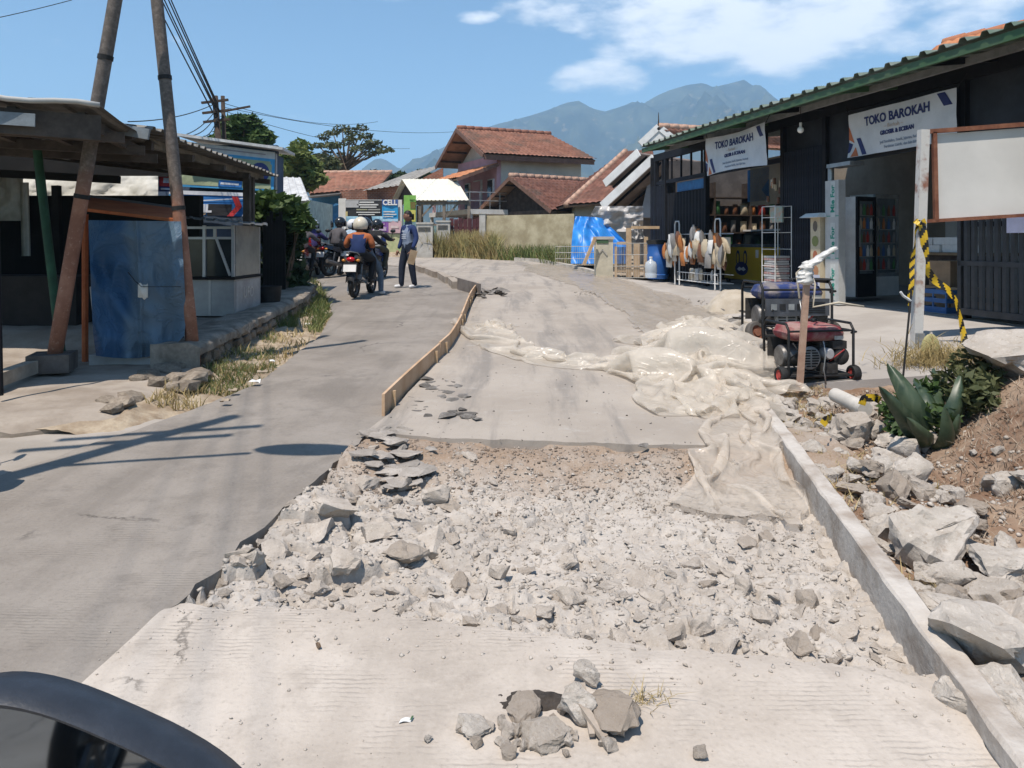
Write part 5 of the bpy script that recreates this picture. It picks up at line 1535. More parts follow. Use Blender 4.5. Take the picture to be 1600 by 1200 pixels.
# pale tarpaulins hung at the back
wt_m = M('grubby_white_tarp', (.42, .41, .36), .7, .2, 3, .3, 12, 0, (.56, .55, .5), .1)
o = MB().sheet(60, 16, lambda a, b: at(-70 + 317 * a, 309 - 34 * b + (2 * math.sin(a * 17) + 4 * float(fbm(a * 6, 1, 3, 101))) * (1 - b), 13.3 + .07 * float(ridged(a * 9, b * 1.2, 3, 100)) - .2 * (1 - b)))
tag(o.build('white_tarp', wt_m, None, 180, loc=at(140, 300, 13.3)), 'grubby white tarp strip rolled across the back of the zinc stall', 'tarpaulin')
o = MB().sheet(12, 16, lambda a, b: at(-40 + 76 * a, 345 - 70 * b, 11.2 + .1 * float(ridged(a * 3, b * 2.5, 3, 102))))
tag(o.build('pale_sheet', wt_m, None, 180, loc=at(0, 345, 11.2)), 'pale hanging sheet at the frame edge deep inside the zinc stall', 'sheet')
o = MB().sheet(8, 16, lambda a, b: at(34 + 14 * a - 3 * b, 400 - 115 * b, 11.0 + .05 * math.sin(a * 6)))
tag(o.build('pale_strip', wt_m, None, 180, loc=at(40, 400, 11)), 'narrow pale cloth strip hanging inside the zinc stall', 'cloth')

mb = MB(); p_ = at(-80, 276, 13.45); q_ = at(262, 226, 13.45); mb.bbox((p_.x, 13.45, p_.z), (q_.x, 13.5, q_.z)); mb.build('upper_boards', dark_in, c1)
# rear canopy
c2 = thing('rear_canopy', 'longer grey corrugated stall canopy behind the poles, its ribbed edge towards the road', 'canopy', (-5, 11, .3))
ra, rb_, rd, rc = Vector((-3.42, 7.2, 2.47)), Vector((-3.82, 12.6, 2.47)), Vector((-9, 7.4, 3.05)), Vector((-9, 12.8, 3.02))
mb = MB(); corr_roof(mb, ra, rb_, rc, rd, .21, .03, 0, 4, .008, .02); mb.build('roof_sheet', old_sheet, c2)
mb = MB(); mb.beam(Vector((-3.55, 7.22, 2.43)), Vector((-6.5, 7.3, 2.74)), .06, .14); mb.build('fascia', MC['grimy_timber'], c2)
mb = MB(); mb.beam(at(178, 200, 7.15), at(233, 210, 7.15), .03, .1); mb.build('fascia_board', MC['bluish_board'], c2)
for x in (-3.8, -5.2, -6.8):
    mb = MB(); mb.beam((x, 7.25, 2.41 - (x + 3.42) * .104), (x - .3, 12.6, 2.40 - (x + 3.42) * .104), .06, .09); mb.build('purlin', M('pale_purlin', (.2, .19, .165), .85, .25, 4), c2)
for k in range(5):
    y = 7.7 + k * 1.15; mb = MB(); mb.beam((-3.6 - .07 * k, y, 2.36), (-8, y, 2.82), .06, .08); mb.build('rafter', MC['grimy_timber'], c2)
for (px, Y) in ((386, 11.6), (392, 11.9)):
    p = at(px, 268, Y); mb = MB(); mb.bbox((p.x - .05, Y - .04, .5), (p.x + .05, Y + .04, 2.4)); mb.build('post', MC['grimy_timber'], c2)

# booth closed with a blue tarpaulin
bo = thing('market_booth', 'stall booth with orange board roof on a low white plinth behind the blue tarpaulin', 'booth', (-3.7, 7.6, .2))
YB = 7.5
mb = MB(); mb.bbox((at(146, 0, YB).x, YB - .08, .1), (at(241, 0, YB).x, YB + .12, at(0, 553, YB).z)); mb.build('plinth', M('white_plinth', (.42, .42, .41), .9, .15, 3, .2), bo)
mb = MB(); mb.prism([at(140, 448, YB + .06), at(150, 553, YB + .06), at(172, 553, YB + .06), at(158, 500, YB + .06)], (0, .03, 0)); mb.build('side_board', M('white_board_old', (.45, .45, .44), .8), bo)
om = M('orange_boards', (.3, .07, .02), .75, .3, 4, .1, 30, 0, (.4, .12, .04))
mb = MB(); mb.quad(at(132, 330, YB - .12), at(283, 348, YB - .12), at(283, 331, YB + .7), at(132, 312, YB + .7), .03); mb.build('awning_board', om, bo)
mb = MB(); mb.quad(at(132, 312, YB + .72), at(283, 331, YB + .72), at(283, 326, YB + 1.6), at(132, 306, YB + 1.6), .02); mb.build('roof', old_sheet, bo)
for px, m_ in ((133, om), (283, dark_in)):
    mb = MB(); p = at(px, 335, YB + .1); mb.tube([(p.x, YB + .1, .15), p], .03, 7); mb.build('post', m_, bo)
mb = MB(); mb.bbox((at(133, 0, YB).x, YB + .9, .3), (at(262, 0, YB + .9).x, YB + 1.0, 1.6)); mb.build('back_wall', dark_in, bo)
def booth_mat():
    t = NT('faded_blue_tarp'); co = t.coord()
    n1 = t.noise(co, 1.6, 6, .65); n2 = t.noise(co, 30, 4, .6)
    sp = t.n('ShaderNodeSeparateXYZ'); t.l(co, sp.inputs[0])
    k = t.rng(t.math('ADD', sp.outputs[0], t.math('MULTIPLY', n1, .15)), .0, .12)
    c = t.mix(k, (.03, .085, .17), (.085, .135, .185))
    c = t.mix(t.math('MULTIPLY', t.rng(n1, .5, .7), .5), c, (.10, .16, .22))
    c = t.mix(t.math('MULTIPLY', t.rng(n2, .6, .75), .2), c, (.16, .2, .24))
    t.setc(c); t.b.inputs['Roughness'].default_value = .5; t.b.inputs['Specular IOR Level'].default_value = .3
    w = t.n('ShaderNodeTexWave', bands_direction='Z'); w.inputs['Scale'].default_value = 30; t.l(co, w.inputs['Vector'])
    n7 = t.noise(co, 2.6, 4, .55, 3.0); cr_ = t.rng(t.math('ABSOLUTE', t.math('SUBTRACT', n7, .5)), .0, .05, 1, 0)
    t.setn(t.bump(cr_, .5, .012, t.bump(n2, .15, .004, t.bump(w.outputs[1], .1, .002))))
    return t.mat
def booth_tarp(a, b):
    px = np.interp(b, [0, .18, 1], [150 + 138 * a, 145 + 146 * a, 138 + 145 * a])
    pyb = 556 - 14 * a + 10 * math.sin(a * 3.1) - 18 * max(0, a - .82) / .18
    py = pyb + (344 + 2 * a - pyb) * b
    fold = .03 * math.sin(a * 21 + 3 * b) * (1 - b) + .085 * float(ridged(a * 1.6 + b * .9, b * 1.3 - a * .6, 2, 110)) + .05 * math.sin(a * 9 + b * 2) * (1 - b) ** 2 + .035 * math.exp(-((a - .52) / .02) ** 2) + .05 * math.exp(-((a * .8 + b - .62) / .09) ** 2)
    return at(px, py, YB - .13 - fold + .12 * (1 - b) * 0)
o = MB().sheet(80, 50, booth_tarp)
tag(o.build('blue_tarpaulin', booth_mat(), None, 180, loc=at(216, 555, YB)), 'faded dark blue tarpaulin closing the booth between the two leaning poles', 'tarpaulin')
p = at(223, 455, YB - .36)
o = MB(); o.sheet(8, 8, lambda a, b: p + Vector(((a - .5) * .09, -.02 * math.sin(a * 3.1) * math.sin(b * 3.1), (b - .5) * .12 + .02 * math.sin(a * 7)))); o.sheet(8, 8, lambda a, b: p + Vector(((.5 - a) * .09, .01, (b - .5) * .12)))
tag(o.build('paper_scrap', plain('paper', (.5, .48, .43), .8), None, 180, loc=p), 'small pale paper bag tied on the middle of the blue booth tarpaulin', 'bag')
mb = MB(); a, b = at(200, 425, YB - .34), at(283, 448, YB - .34); c_ = at(221, 448, YB - .37)
mb.tube([a, a.lerp(c_, .5) + Vector((0, 0, -.01)), c_], .004, 4); mb.tube([c_, b], .004, 4)
tag(mb.build('rope', rubber, loc=c_), 'thin dark rope stretched over the blue booth tarpaulin', 'rope')

# food cart
ca = thing('food_cart', 'glass-sided metal food cart with a flat dark sheet roof behind the rust-red pole', 'food cart', (-3.9, 9.6, .43))
alu = M('dull_aluminium', (.30, .31, .315), .45, .2, 3, .08, 40, .35, (.38, .39, .39))
X0, X1, Yc, D = at(286, 0, 9.6).x, at(366, 0, 9.6).x, 9.6, 1.0
zb_, zm, zt_ = at(0, 500, 9.6).z, at(0, 437, 9.6).z, at(0, 352, 9.6).z
mb = MB(); mb.bbox((X0, Yc, zb_ + .05), (X1, Yc + D, zm)); mb.build('lower_body', alu, ca)
mb = MB(); mb.bbox((X0 - .02, Yc - .04, zm), (X1 + .02, Yc + D + .02, zm + .035)); mb.build('counter_ledge', dark_in, ca)
al2 = M('cart_frame', (.42, .43, .43), .4, .1, 4, .03, 40, .4)
for (x, y) in ((X0 + .02, Yc + .02), (X1 - .02, Yc + .02), (X0 + .02, Yc + D - .02), (X1 - .02, Yc + D - .02), ((X0 + X1) / 2 - .06, Yc + .02)):
    mb = MB(); mb.bbox((x - .018, y - .018, zm + .035), (x + .018, y + .018, zt_)); mb.build('post', al2, ca)
for z in (zt_ - .16, zt_ - .03):
    mb = MB(); mb.bbox((X0 + .04, Yc, z - .015), (X1 - .04, Yc + .03, z + .015)); mb.build('rail', al2, ca)
mb = MB(); mb.beam((X0 + .42, Yc - .005, zt_ - .17), (X1 - .05, Yc - .005, zm + .05), .02, .03); mb.build('brace', al2, ca)
mb = MB(); mb.bbox((X0 + .04, Yc + .03, zm + .04), (X1 - .04, Yc + .035, zt_ - .17)); mb.build('glass', M('cart_glass', (.03, .036, .036), .1, .2, 3, 0), ca)
mb = MB(); mb.bbox((X1 + .0005, Yc + .04, zm + .04), (X1 + .004, Yc + D - .04, zt_)); mb.build('side_glass', M('side_glass_dusty', (.22, .22, .19), .25, .35, 3, .05, 10, 0, (.12, .13, .11)), ca)
mb = MB(); mb.bbox((X1 + .001, Yc + .05, zb_ + .1), (X1 + .006, Yc + D - .05, zm - .02)); mb.build('side_panel', M('scuffed_panel', (.3, .29, .28), .6, .3, 4, .2, 20, .1, (.42, .41, .4)), ca)
q = MB(); put_text(q, 'UFO', .2, (X1 + .008, Yc + .5, (zb_ + zm) / 2 + .06), (0, 1, 0), (0, 0, 1), 0, .004); q.build('lettering', al2, ca)
mb = MB(); mb.bbox(((X0 + X1) / 2 + .0, Yc - .006, zb_ + .06), ((X0 + X1) / 2 + .03, Yc, zm)); mb.build('seam', al2, ca)
Ra, Rb, Rc, Rd = at(245, 337, 9.3), at(418, 353, 9.5), at(418, 349, 11.0), at(245, 334, 11.0)
mb = MB(); corr_roof(mb, Ra, Rb, Rc, Rd, .14, .012, 0, 3); mb.build('roof_sheet', M('dark_zinc', (.1, .1, .1), .55, .2, 3, .1, 30, .4, (.17, .17, .165)), ca)
for y in (Yc + .2, Yc + D - .2):
    mb = MB(); mb.lathe([(.05, -.03), (.11, -.03), (.11, .03), (.05, .03)], 14, (X1 - .25, y, zb_ - .0 + .06), 0, (R(90), 0, 0)); mb.build('wheel', rubber, ca, 50)
for (x, y) in ((X0 + .1, Yc + .1), (X0 + .1, Yc + D - .1), (X1 - .05, Yc + .05)):
    mb = MB(); mb.bbox((x - .03, y - .03, zb_ - .06), (x + .03, y + .03, zb_ + .05)); mb.build('leg', dark_in, ca)
for k in range(7):
    o = MB().lathe([(.001, 0), (.045, 0), (.05, .12), (.03, .15), (.001, .15)], 9).build('jar', pk[(k * 3) % 8], smooth=50)
    o.location = (X0 + .12 + k * .075, Yc + .45 + .1 * (k % 2), zm + .037); tag(o, 'small jar in the row behind the glass of the food cart', 'jar', 'jars inside the food cart')
p = at(421, 482, 10.9)
o = MB().lathe([(.001, 0), (.14, 0), (.17, .3), (.175, .32), (.15, .3), (.13, .03), (.001, .03)], 14, p).build('bucket', rubber, None, 50, loc=p); tag(o, 'dark bucket on the pavement at the end of the food cart', 'bucket')

# low stone kerb wall
lw = thing('stone_kerb_wall', 'low rough stone kerb wall with a flat cement top along the grassy verge', 'wall', (-3.05, 9.5, .25))
stone_m = M('rough_kerb_stone', (.22, .18, .14), .95, .25, 7, .8, 30, 0, (.36, .31, .25), .1, rand=.5)
def hull_mesh(name, seed, n=18, sx=1, sy=1, sz=1, mat=None, cut=.35):
    r = random.Random(seed); bm = bmesh.new()
    for i in range(n):
        v = Vector((r.gauss(0, 1), r.gauss(0, 1), r.gauss(0, 1))).normalized()
        m_ = max(abs(v.x), abs(v.y), abs(v.z))
        v = v.lerp(v / m_ * .8, cut) * r.uniform(.8, 1.0)
        bm.verts.new((v.x * sx * .5, v.y * sy * .5, v.z * sz * .5))
    bmesh.ops.convex_hull(bm, input=bm.verts)
    loose = [v for v in bm.verts if not v.link_faces]
    bmesh.ops.delete(bm, geom=loose, context='VERTS')
    me = bpy.data.meshes.new(name); bm.to_mesh(me); bm.free()
    if mat: me.materials.append(mat)
    return me
st_me = [hull_mesh('stone', 100 + i, 20, 1, 1, 1, stone_m, .7) for i in range(6)]
Yw = 7.35; off = ORIG[lw.name]
for row in range(3):
    Y = 7.3 + .12 * row
    while Y < 14.0:
        L = rnd.uniform(.18, .34)
        x = float(XK(Y)) + .03; 
        o = bpy.data.objects.new('stone', rnd.choice(st_me)); COL.objects.link(o); o.parent = lw
        o.location = Vector((x + rnd.uniform(-.015, .02) - .05, Y + L / 2, float(g(Y)) + .02 + row * .1)) - off
        o.scale = (.2, L * 1.12, .15); o.rotation_euler = (rnd.uniform(-.15, .15), rnd.uniform(-.1, .1), math.atan2(-(float(XK(Y + .2)) - float(XK(Y))), .2) * 0 + rnd.uniform(-.1, .1))
        Y += L
mb = MB()
cy = np.linspace(7.25, 14, 40)
def cop(a, b):
    Y = 7.25 + 6.75 * a; w = [-.34, -.02, .0, .0][0] 
    ang = b
    xs_ = np.interp(b, [0, .4, .75, 1], [-.4, -.05, .07, .07]); zs_ = np.interp(b, [0, .4, .75, 1], [.30, .315, .29, .2])
    return (float(XK(Y)) + xs_ + .02 * float(fbm(Y * 3, b, 3, 120)), Y, float(g(Y)) + zs_ + .014 * float(fbm(Y * 4, b * 2, 3, 121)))
mb.sheet(120, 6, cop); mb.add([cop(0, b_ / 5) for b_ in range(6)] + [(cop(0, 1)[0], 7.25, .1), (cop(0, 0)[0], 7.25, .1)], [tuple(range(8))]); mb.build('cement_top', M('mossy_cement', (.17, .145, .115), .95, .3, 4, .6, 30, 0, (.33, .29, .24), .2), lw, 60)
# broken kerb lumps at the end of the wall
for i, (px, py, s) in enumerate(((232, 583, .26), (262, 575, .3), (284, 568, .34), (248, 592, .2), (275, 588, .26), (215, 588, .18), (300, 590, .3), (310, 582, .26), (292, 598, .24), (270, 600, .2), (205, 617, .22), (188, 628, .24), (172, 634, .17), (165, 622, .16))):
    p = gp(px, py, .1); o = bpy.data.objects.new('kerb_lump', rnd.choice(st_me)); COL.objects.link(o)
    o.location = (p.x, p.y, p.z - .02); o.scale = (s * 1.2, s, s * .55); o.rotation_euler = (0, 0, rnd.uniform(0, 6))
    tag(o, 'broken cement lump lying at the crumbled end of the stone kerb wall' if i < 10 and i not in (6,) or i < 10 else 'mossy lump at the crumbled pavement corner', 'rubble', 'lumps at the kerb wall end' if i < 10 and i not in (6,) or i < 10 else 'mossy lumps at the pavement corner')

# building with printed banners behind the canopies
bb_ = thing('banner_shop', 'small shop behind the canopies with a thin white sheet roof and large printed banners', 'shop', (-5.5, 15, .4))
Yb = 15.0
mb = MB(); p = at(238, 345, Yb); q = at(431, 226, Yb); mb.bbox((-9, Yb + .05, .3), (q.x, Yb + .2, q.z)); mb.build('wall', M('dim_blue_wall', (.06, .09, .14), .85, .2, 2), bb_)
mb = MB(); mb.bbox((q.x - .05, Yb + .2, .3), (q.x, 15.5, q.z - .2)); mb.build('side_wall', MC['dim_blue_wall'], bb_)
mb = MB(); mb.quad(at(276, 212, Yb - .5), at(441, 234, Yb - .45), at(441, 234, Yb - .45) + Vector((-.1, 1.2, .02)), at(276, 212, Yb - .5) + Vector((-.1, 1.2, .02)), .05); mb.build('roof', M('white_sheet_roof', (.5, .5, .49), .5), bb_)
mb = MB(); p = at(428, 240, Yb - .05); mb.bbox((p.x - .05, Yb - .1, .4), (p.x + .05, Yb - .0, p.z)); mb.build('post', grey_steel, bb_)
def pbanner(label, pts, Y, base, items, frame=None):
    """pts: left-top, right-top, right-bottom, left-bottom pixels"""
    lt_, rt_, rb2, lb_ = [at(x, y, Y) for x, y in pts]
    t = thing('printed_banner', label, 'banner', (lb_ + rb2) / 2, group='printed shop banners')
    F_ = lambda a, b, o=0: (lb_.lerp(rb2, a)).lerp(lt_.lerp(rt_, a), b) + Vector((0, -o + .012 * math.sin(a * 11 + b * 5), 0))
    mb = MB(); mb.sheet(24, 8, lambda a, b: F_(a, b)); mb.build('sheet', base, t, 180)
    for k, (kind, prm, mat) in enumerate(items):
        q = MB(); o = .012 + .004 * k
        if kind == 'quad':
            (a0, b0), (a1, b1), (a2, b2), (a3, b3) = prm
            q.sheet(12, 4, lambda u, v: F_((a0 * (1 - u) + a1 * u) * (1 - v) + (a3 * (1 - u) + a2 * u) * v, (b0 * (1 - u) + b1 * u) * (1 - v) + (b3 * (1 - u) + b2 * u) * v, o))
        elif kind == 'disc':
            a0, b0, ra_, rb3 = prm
            n = 20; q.add([F_(a0 + ra_ * math.cos(2 * math.pi * i / n), b0 + rb3 * math.sin(2 * math.pi * i / n), o) for i in range(n)], [tuple(range(n))])
        elif kind == 'text':
            s, sz_, a0, b0, bold, sx = prm
            W = (rb2 - lb_).length; H = (lt_ - lb_).length
            V, Fc = text_mb(s, sz_ * H, .002, bold, 'CENTER', sx)
            q.add([F_(a0 + x / W, b0 + y / H, o + z) for x, y, z in V], Fc)
        q.build('lettering' if kind == 'text' else 'print', mat, t)
    return t
P = lambda n, c: plain(n, c, .6)
pb_blue, pb_navy, pb_white, pb_olive, pb_red, pb_black, pb_brown, pb_cyan, pb_cream = P('pb_blue', (.03, .16, .42)), P('pb_navy', (.03, .04, .16)), P('pb_white', (.55, .57, .6)), P('pb_olive', (.32, .36, .22)), P('pb_red', (.45, .03, .03)), P('pb_black', (.01, .01, .012)), P('pb_brown', (.16, .07, .035)), P('pb_cyan', (.06, .3, .55)), P('pb_cream', (.5, .38, .25))
Qr = lambda a0, b0, a1, b1: ((a0, b0), (a1, b0), (a1, b1), (a0, b1))
pbanner('upper olive banner with pale head strip, blue frame and a navy disc', ((290, 221), (430, 238), (428, 299), (270, 291)), 14.85, pb_white,
        [('quad', Qr(.0, .0, 1, .82), pb_cyan), ('quad', Qr(.02, .05, .97, .75), pb_olive), ('disc', (.85, .45, .10, .25), pb_navy), ('disc', (.72, .4, .05, .14), P('pb_steel', (.3, .34, .36))), ('quad', Qr(.45, .05, .68, .2), pb_blue), ('quad', Qr(.47, .1, .65, .15), pb_white), ('quad', Qr(.2, .9, .9, .93), P('pb_greyline', (.3, .3, .36)))])
pbanner('lower blue banner with a brown cup, black block and big red curved stroke', ((265, 297), (430, 303), (428, 338), (264, 338)), 14.8, pb_blue,
        [('quad', Qr(0, .85, 1, 1), pb_white), ('quad', ((.0, .0), (.06, .0), (.06, .85), (.0, .85)), pb_cyan), ('quad', ((.15, .55), (.9, .8), (.9, .84), (.15, .6)), pb_white), ('quad', Qr(.72, .05, 1, .5), pb_cyan), ('disc', (.2, .42, .1, .3), pb_brown), ('disc', (.22, .1, .14, .1), pb_cream), ('quad', Qr(.37, .02, .6, .5), pb_black),
         ('text', ('eHL', .42, .31, .3, .012, 1.1), pb_white), ('quad', ((.56, .0), (.62, .0), (.70, .42), (.64, .42)), pb_red), ('quad', ((.64, .42), (.70, .42), (.66, .82), (.60, .82)), pb_red), ('quad', ((.70, .0), (.78, .0), (.86, .8), (.80, .8)), pb_white), ('quad', ((.715, .0), (.765, .0), (.84, .7), (.80, .7)), pb_black)])
pbanner('small navy sign with red and white print next to the white tarp', ((244, 272), (283, 273), (283, 300), (244, 299)), 13.6, pb_navy,
        [('quad', Qr(.15, .3, 1, .95), pb_red), ('quad', Qr(.3, .5, .9, .8), pb_white), ('quad', Qr(.2, .1, .9, .2), pb_white)])
ws = thing('white_shed', 'small white shed with pale sheet roof beyond the banner shop', 'shed', (-5.8, 19.5, .5))
mb = MB(); p = at(428, 400, 19.4); q = at(482, 312, 19.4); mb.bbox((p.x - .3, 19.4, .4), (q.x, 22, q.z)); mb.build('wall', M('pale_green_wall', (.42, .48, .42), .85), ws)
mb = MB(); corr_roof(mb, at(420, 312, 19.2), at(484, 314, 19.2), at(470, 278, 21.8), at(420, 276, 21.8), .2, .02); mb.build('roof', M('white_sheet_roof', (.5, .5, .49), .5), ws)

# utility poles and cables
up = thing('utility_pole', 'thin leaning wooden utility pole carrying the cable bundle', 'utility pole', (-7.6, 20.3, .5))
b_, t_ = at(358, 330, 20.3), at(336, 150, 20.3)
mb = MB(); mb.tube([(b_.x, 20.3, .4), t_], [.1, .075], 9); mb.build('shaft', wood_dark, up, 180)
for k, y in enumerate((160, 176, 190)):
    p = at(338 + k * 1.5, y, 20.3); mb = MB(); mb.beam(p + Vector((-.35, -.1, -.03)), p + Vector((.35, -.1, .05)), .06, .06); mb.build('crossarm', wood_dark, up)
up2 = thing('utility_pole', 'short dark post standing beside the cable-carrying utility pole', 'utility pole', (-7.5, 20.6, .5))
mb = MB(); a, b = at(358, 330, 20.6), at(348, 150, 20.6); mb.tube([(a.x, 20.6, .4), b], [.07, .055], 8); mb.build('shaft', wood_dark, up2, 180)
p = at(350, 175, 20.6); mb = MB(); mb.beam(p + Vector((-.1, 0, 0)), p + Vector((.7, 0, .15)), .05, .05); mb.build('crossarm', wood_dark, up2)
def cable(label, p, q, sag, r=.012, group='overhead cables', n=24, name='cable'):
    p, q = Vector(p), Vector(q)
    mb = MB(); mb.tube([p.lerp(q, i / n) - Vector((0, 0, sag * 4 * (i / n) * (1 - i / n))) for i in range(n + 1)], r, 5, 0, False)
    return tag(mb.build(name, rubber, None, 180, loc=p), label, 'cable', group)
S = at(340, 178, 20.2)
for k in range(5):
    cable('black cable in the bundle running overhead from the utility pole', S + Vector((.05 * (k % 3) - .05, 0, .09 * k - .1)), (-.9 + .2 * (k - 3), -10, 10.9 + .3 * (k % 3)), .25 + .05 * k, [.017 * (1 - i / 24) ** 3 + .003 for i in range(25)], 'cables running overhead from the utility pole')
for k, (x, y, Y) in enumerate(((200, 190, 14), (285, 212, 15), (300, 212, 15.2), (318, 213, 15.4))):
    cable(['long cable sagging from the utility pole across to the stall roofs', 'service cable dropping from the pole to the banner shop, lowest of three', 'service cable dropping from the pole to the banner shop, middle of three', 'service cable dropping from the pole to the banner shop, nearest the pole'][k], at(340, 160 + k * 8, 20.2), at(x, y, Y), .12, .011, 'service cables')
for k, (x, y, Y) in enumerate(((590, 190, 34), (720, 205, 36), (640, 232, 40))):
    cable(['thin wire running from the utility pole towards the far skyline', 'faint wire from the utility pole to the two-storey house ridge', 'low faint wire from the utility pole over the tiled roofs'][k], at(352, 162 + 6 * k, 20.5), at(x, y, Y), .3, .008, 'thin far wires')
cable('single thin wire crossing the sky above the zinc canopy', (-9, 9, 3.6), at(112, 0, 12), .1, .006, 'thin far wires')
# street lamp out of the frame whose shade falls on the road
sl = thing('street_lamp', 'street lamp post at the roadside casting the long-armed shadow on the lane', 'street lamp', (-3.55, 3.3, 0))
mb = MB(); mb.tube([(-3.55, 3.3, 0), (-3.45, 3.35, 6.2)], [.09, .07], 10); mb.build('shaft', grey_steel, sl, 180)
mb = MB(); mb.tube([(-3.5, 3.32, 3.3), (-2.4, 3.55, 3.42)], .025, 6); mb.build('arm', grey_steel, sl, 180)
mb = MB(); mb.ball((-2.05, 3.63, 3.42), (.36, .13, .07), 14, 8); mb.build('lamp_head', grey_steel, sl, 180)
for z in (4.7, 5.3):
    mb = MB(); mb.beam((-4.2, 3.1, z), (-2.95, 3.45, z), .06, .07); mb.build('crossarm', wood_dark, sl)

# leafy growth at the end of the stalls
def shrub(name, label, blobs, size, mat, seed, loc, stems=5):
    t = thing(name, label, 'shrub', loc, local=True)
    mb = MB(); r = random.Random(seed)
    for c, rad, n in blobs[:stems]:
        mb.tube([(0, 0, 0), (c[0] * .5 + r.uniform(-.1, .1), c[1] * .5, c[2] * .5), c], [.03, .02, .008], 5)
    mb.build('stem', bark, t)
    np_obj('foliage', foliage_mesh('foliage', blobs, size, mat, seed, .6, 1.5), t)
    return t
base = Vector((-4.15, 13.6, float(g(13.6)) + .1))
def bl(px, py, Y, r, n): p = at(px, py, Y) - base; return ((p.x, p.y, p.z), (r, r, r * .85), n)
shrub('dark_shrub', 'big dark shrub filling the gap between the food cart and the motorcycles', [bl(430, 330, 13.6, .32, 320), bl(450, 345, 13.5, .3, 300), bl(425, 360, 13.6, .34, 320), bl(440, 385, 13.5, .34, 320), bl(455, 375, 13.6, .28, 240), bl(428, 410, 13.4, .34, 300), bl(450, 415, 13.5, .3, 280), bl(440, 440, 13.4, .34, 300), bl(462, 440, 13.5, .26, 220), bl(420, 440, 13.2, .3, 240), bl(466, 345, 13.6, .2, 150)], .11, leaf_dark, 31, base, 8)
base = Vector((-3.95, 13.2, float(g(13.2))))
shrub('papaya_sapling', 'lighter green leafy sapling with yellowing leaves sticking out of the dark shrub', [bl(418, 318, 13.2, .24, 120), bl(446, 322, 13.1, .24, 120), bl(470, 348, 13.1, .2, 90), bl(462, 332, 13.2, .2, 80), bl(405, 335, 13.2, .2, 90)], .19, leaf_green, 32, base, 5)
bd = thing('board_fence', 'dark upright board fence in the shade behind the food cart', 'fence', (-4.3, 12.6, .5))
for k in range(7):
    x = at(411 + 5 * k, 0, 12.8).x; mb = MB(); mb.bbox((x, 12.8, .4), (x + .05, 12.83, 1.75 + .08 * (k % 3))); mb.build('board', dark_in, bd)
# verge grass and litter
def vpts(n, seed, px0, px1, py0, py1):
    r = np.random.RandomState(seed); out = []
    while len(out) < n:
        Y = gp(0, r.uniform(py0, py1)).y; u = r.uniform(0.0, .95)
        X = float(XK(Y)) * (1 - u) + float(XE(Y)) * u; px = HX + X / Y * F
        if px0 < px < px1 and (float(fbm(X * 2.2, Y * 2.2, 2, 77)) > -.15): out.append((X, Y, float(soil_z(X, Y)) - .01))
    return out
np_obj('verge_grass', blades_mesh('verge_grass', vpts(1700, 11, 280, 430, 500, 615), .02, .085, weed, 12, .005, 1.2), kind='stuff', label='green grass tufts along the foot of the stone kerb wall', cat='grass')
np_obj('far_verge_grass', blades_mesh('far_verge_grass', vpts(2200, 13, 400, 525, 440, 520), .04, .18, weed, 14, .007, 1.1), kind='stuff', label='grass tufts at the road edge by the dark shrub', cat='grass')
np_obj('verge_straw', blades_mesh('verge_straw', vpts(1500, 15, 200, 520, 450, 640), .02, .12, straw, 16, .006, 1.2), kind='stuff', label='dry straw strewn over the roadside soil', cat='grass')
for i, (px, py, c) in enumerate(((398, 598, 0), (410, 583, 1), (365, 612, 1), (480, 508, 0), (352, 628, 1), (425, 566, 0), (305, 602, 1), (455, 522, 1))):
    p = gp(px, py, .03); mb = MB(); s = rnd.uniform(.05, .1)
    mb.sheet(5, 5, lambda a, b: p + Vector(((a - .5) * s, (b - .5) * s * .8, .015 + .02 * math.sin(a * 5 + i) * math.sin(b * 4))))
    tag(mb.build('litter_scrap', [white_paint, MC['cream_wall']][c], None, 180, loc=p), ['white', 'cream'][c] + ' plastic scrap littering the roadside soil', 'litter', 'litter on the roadside soil')
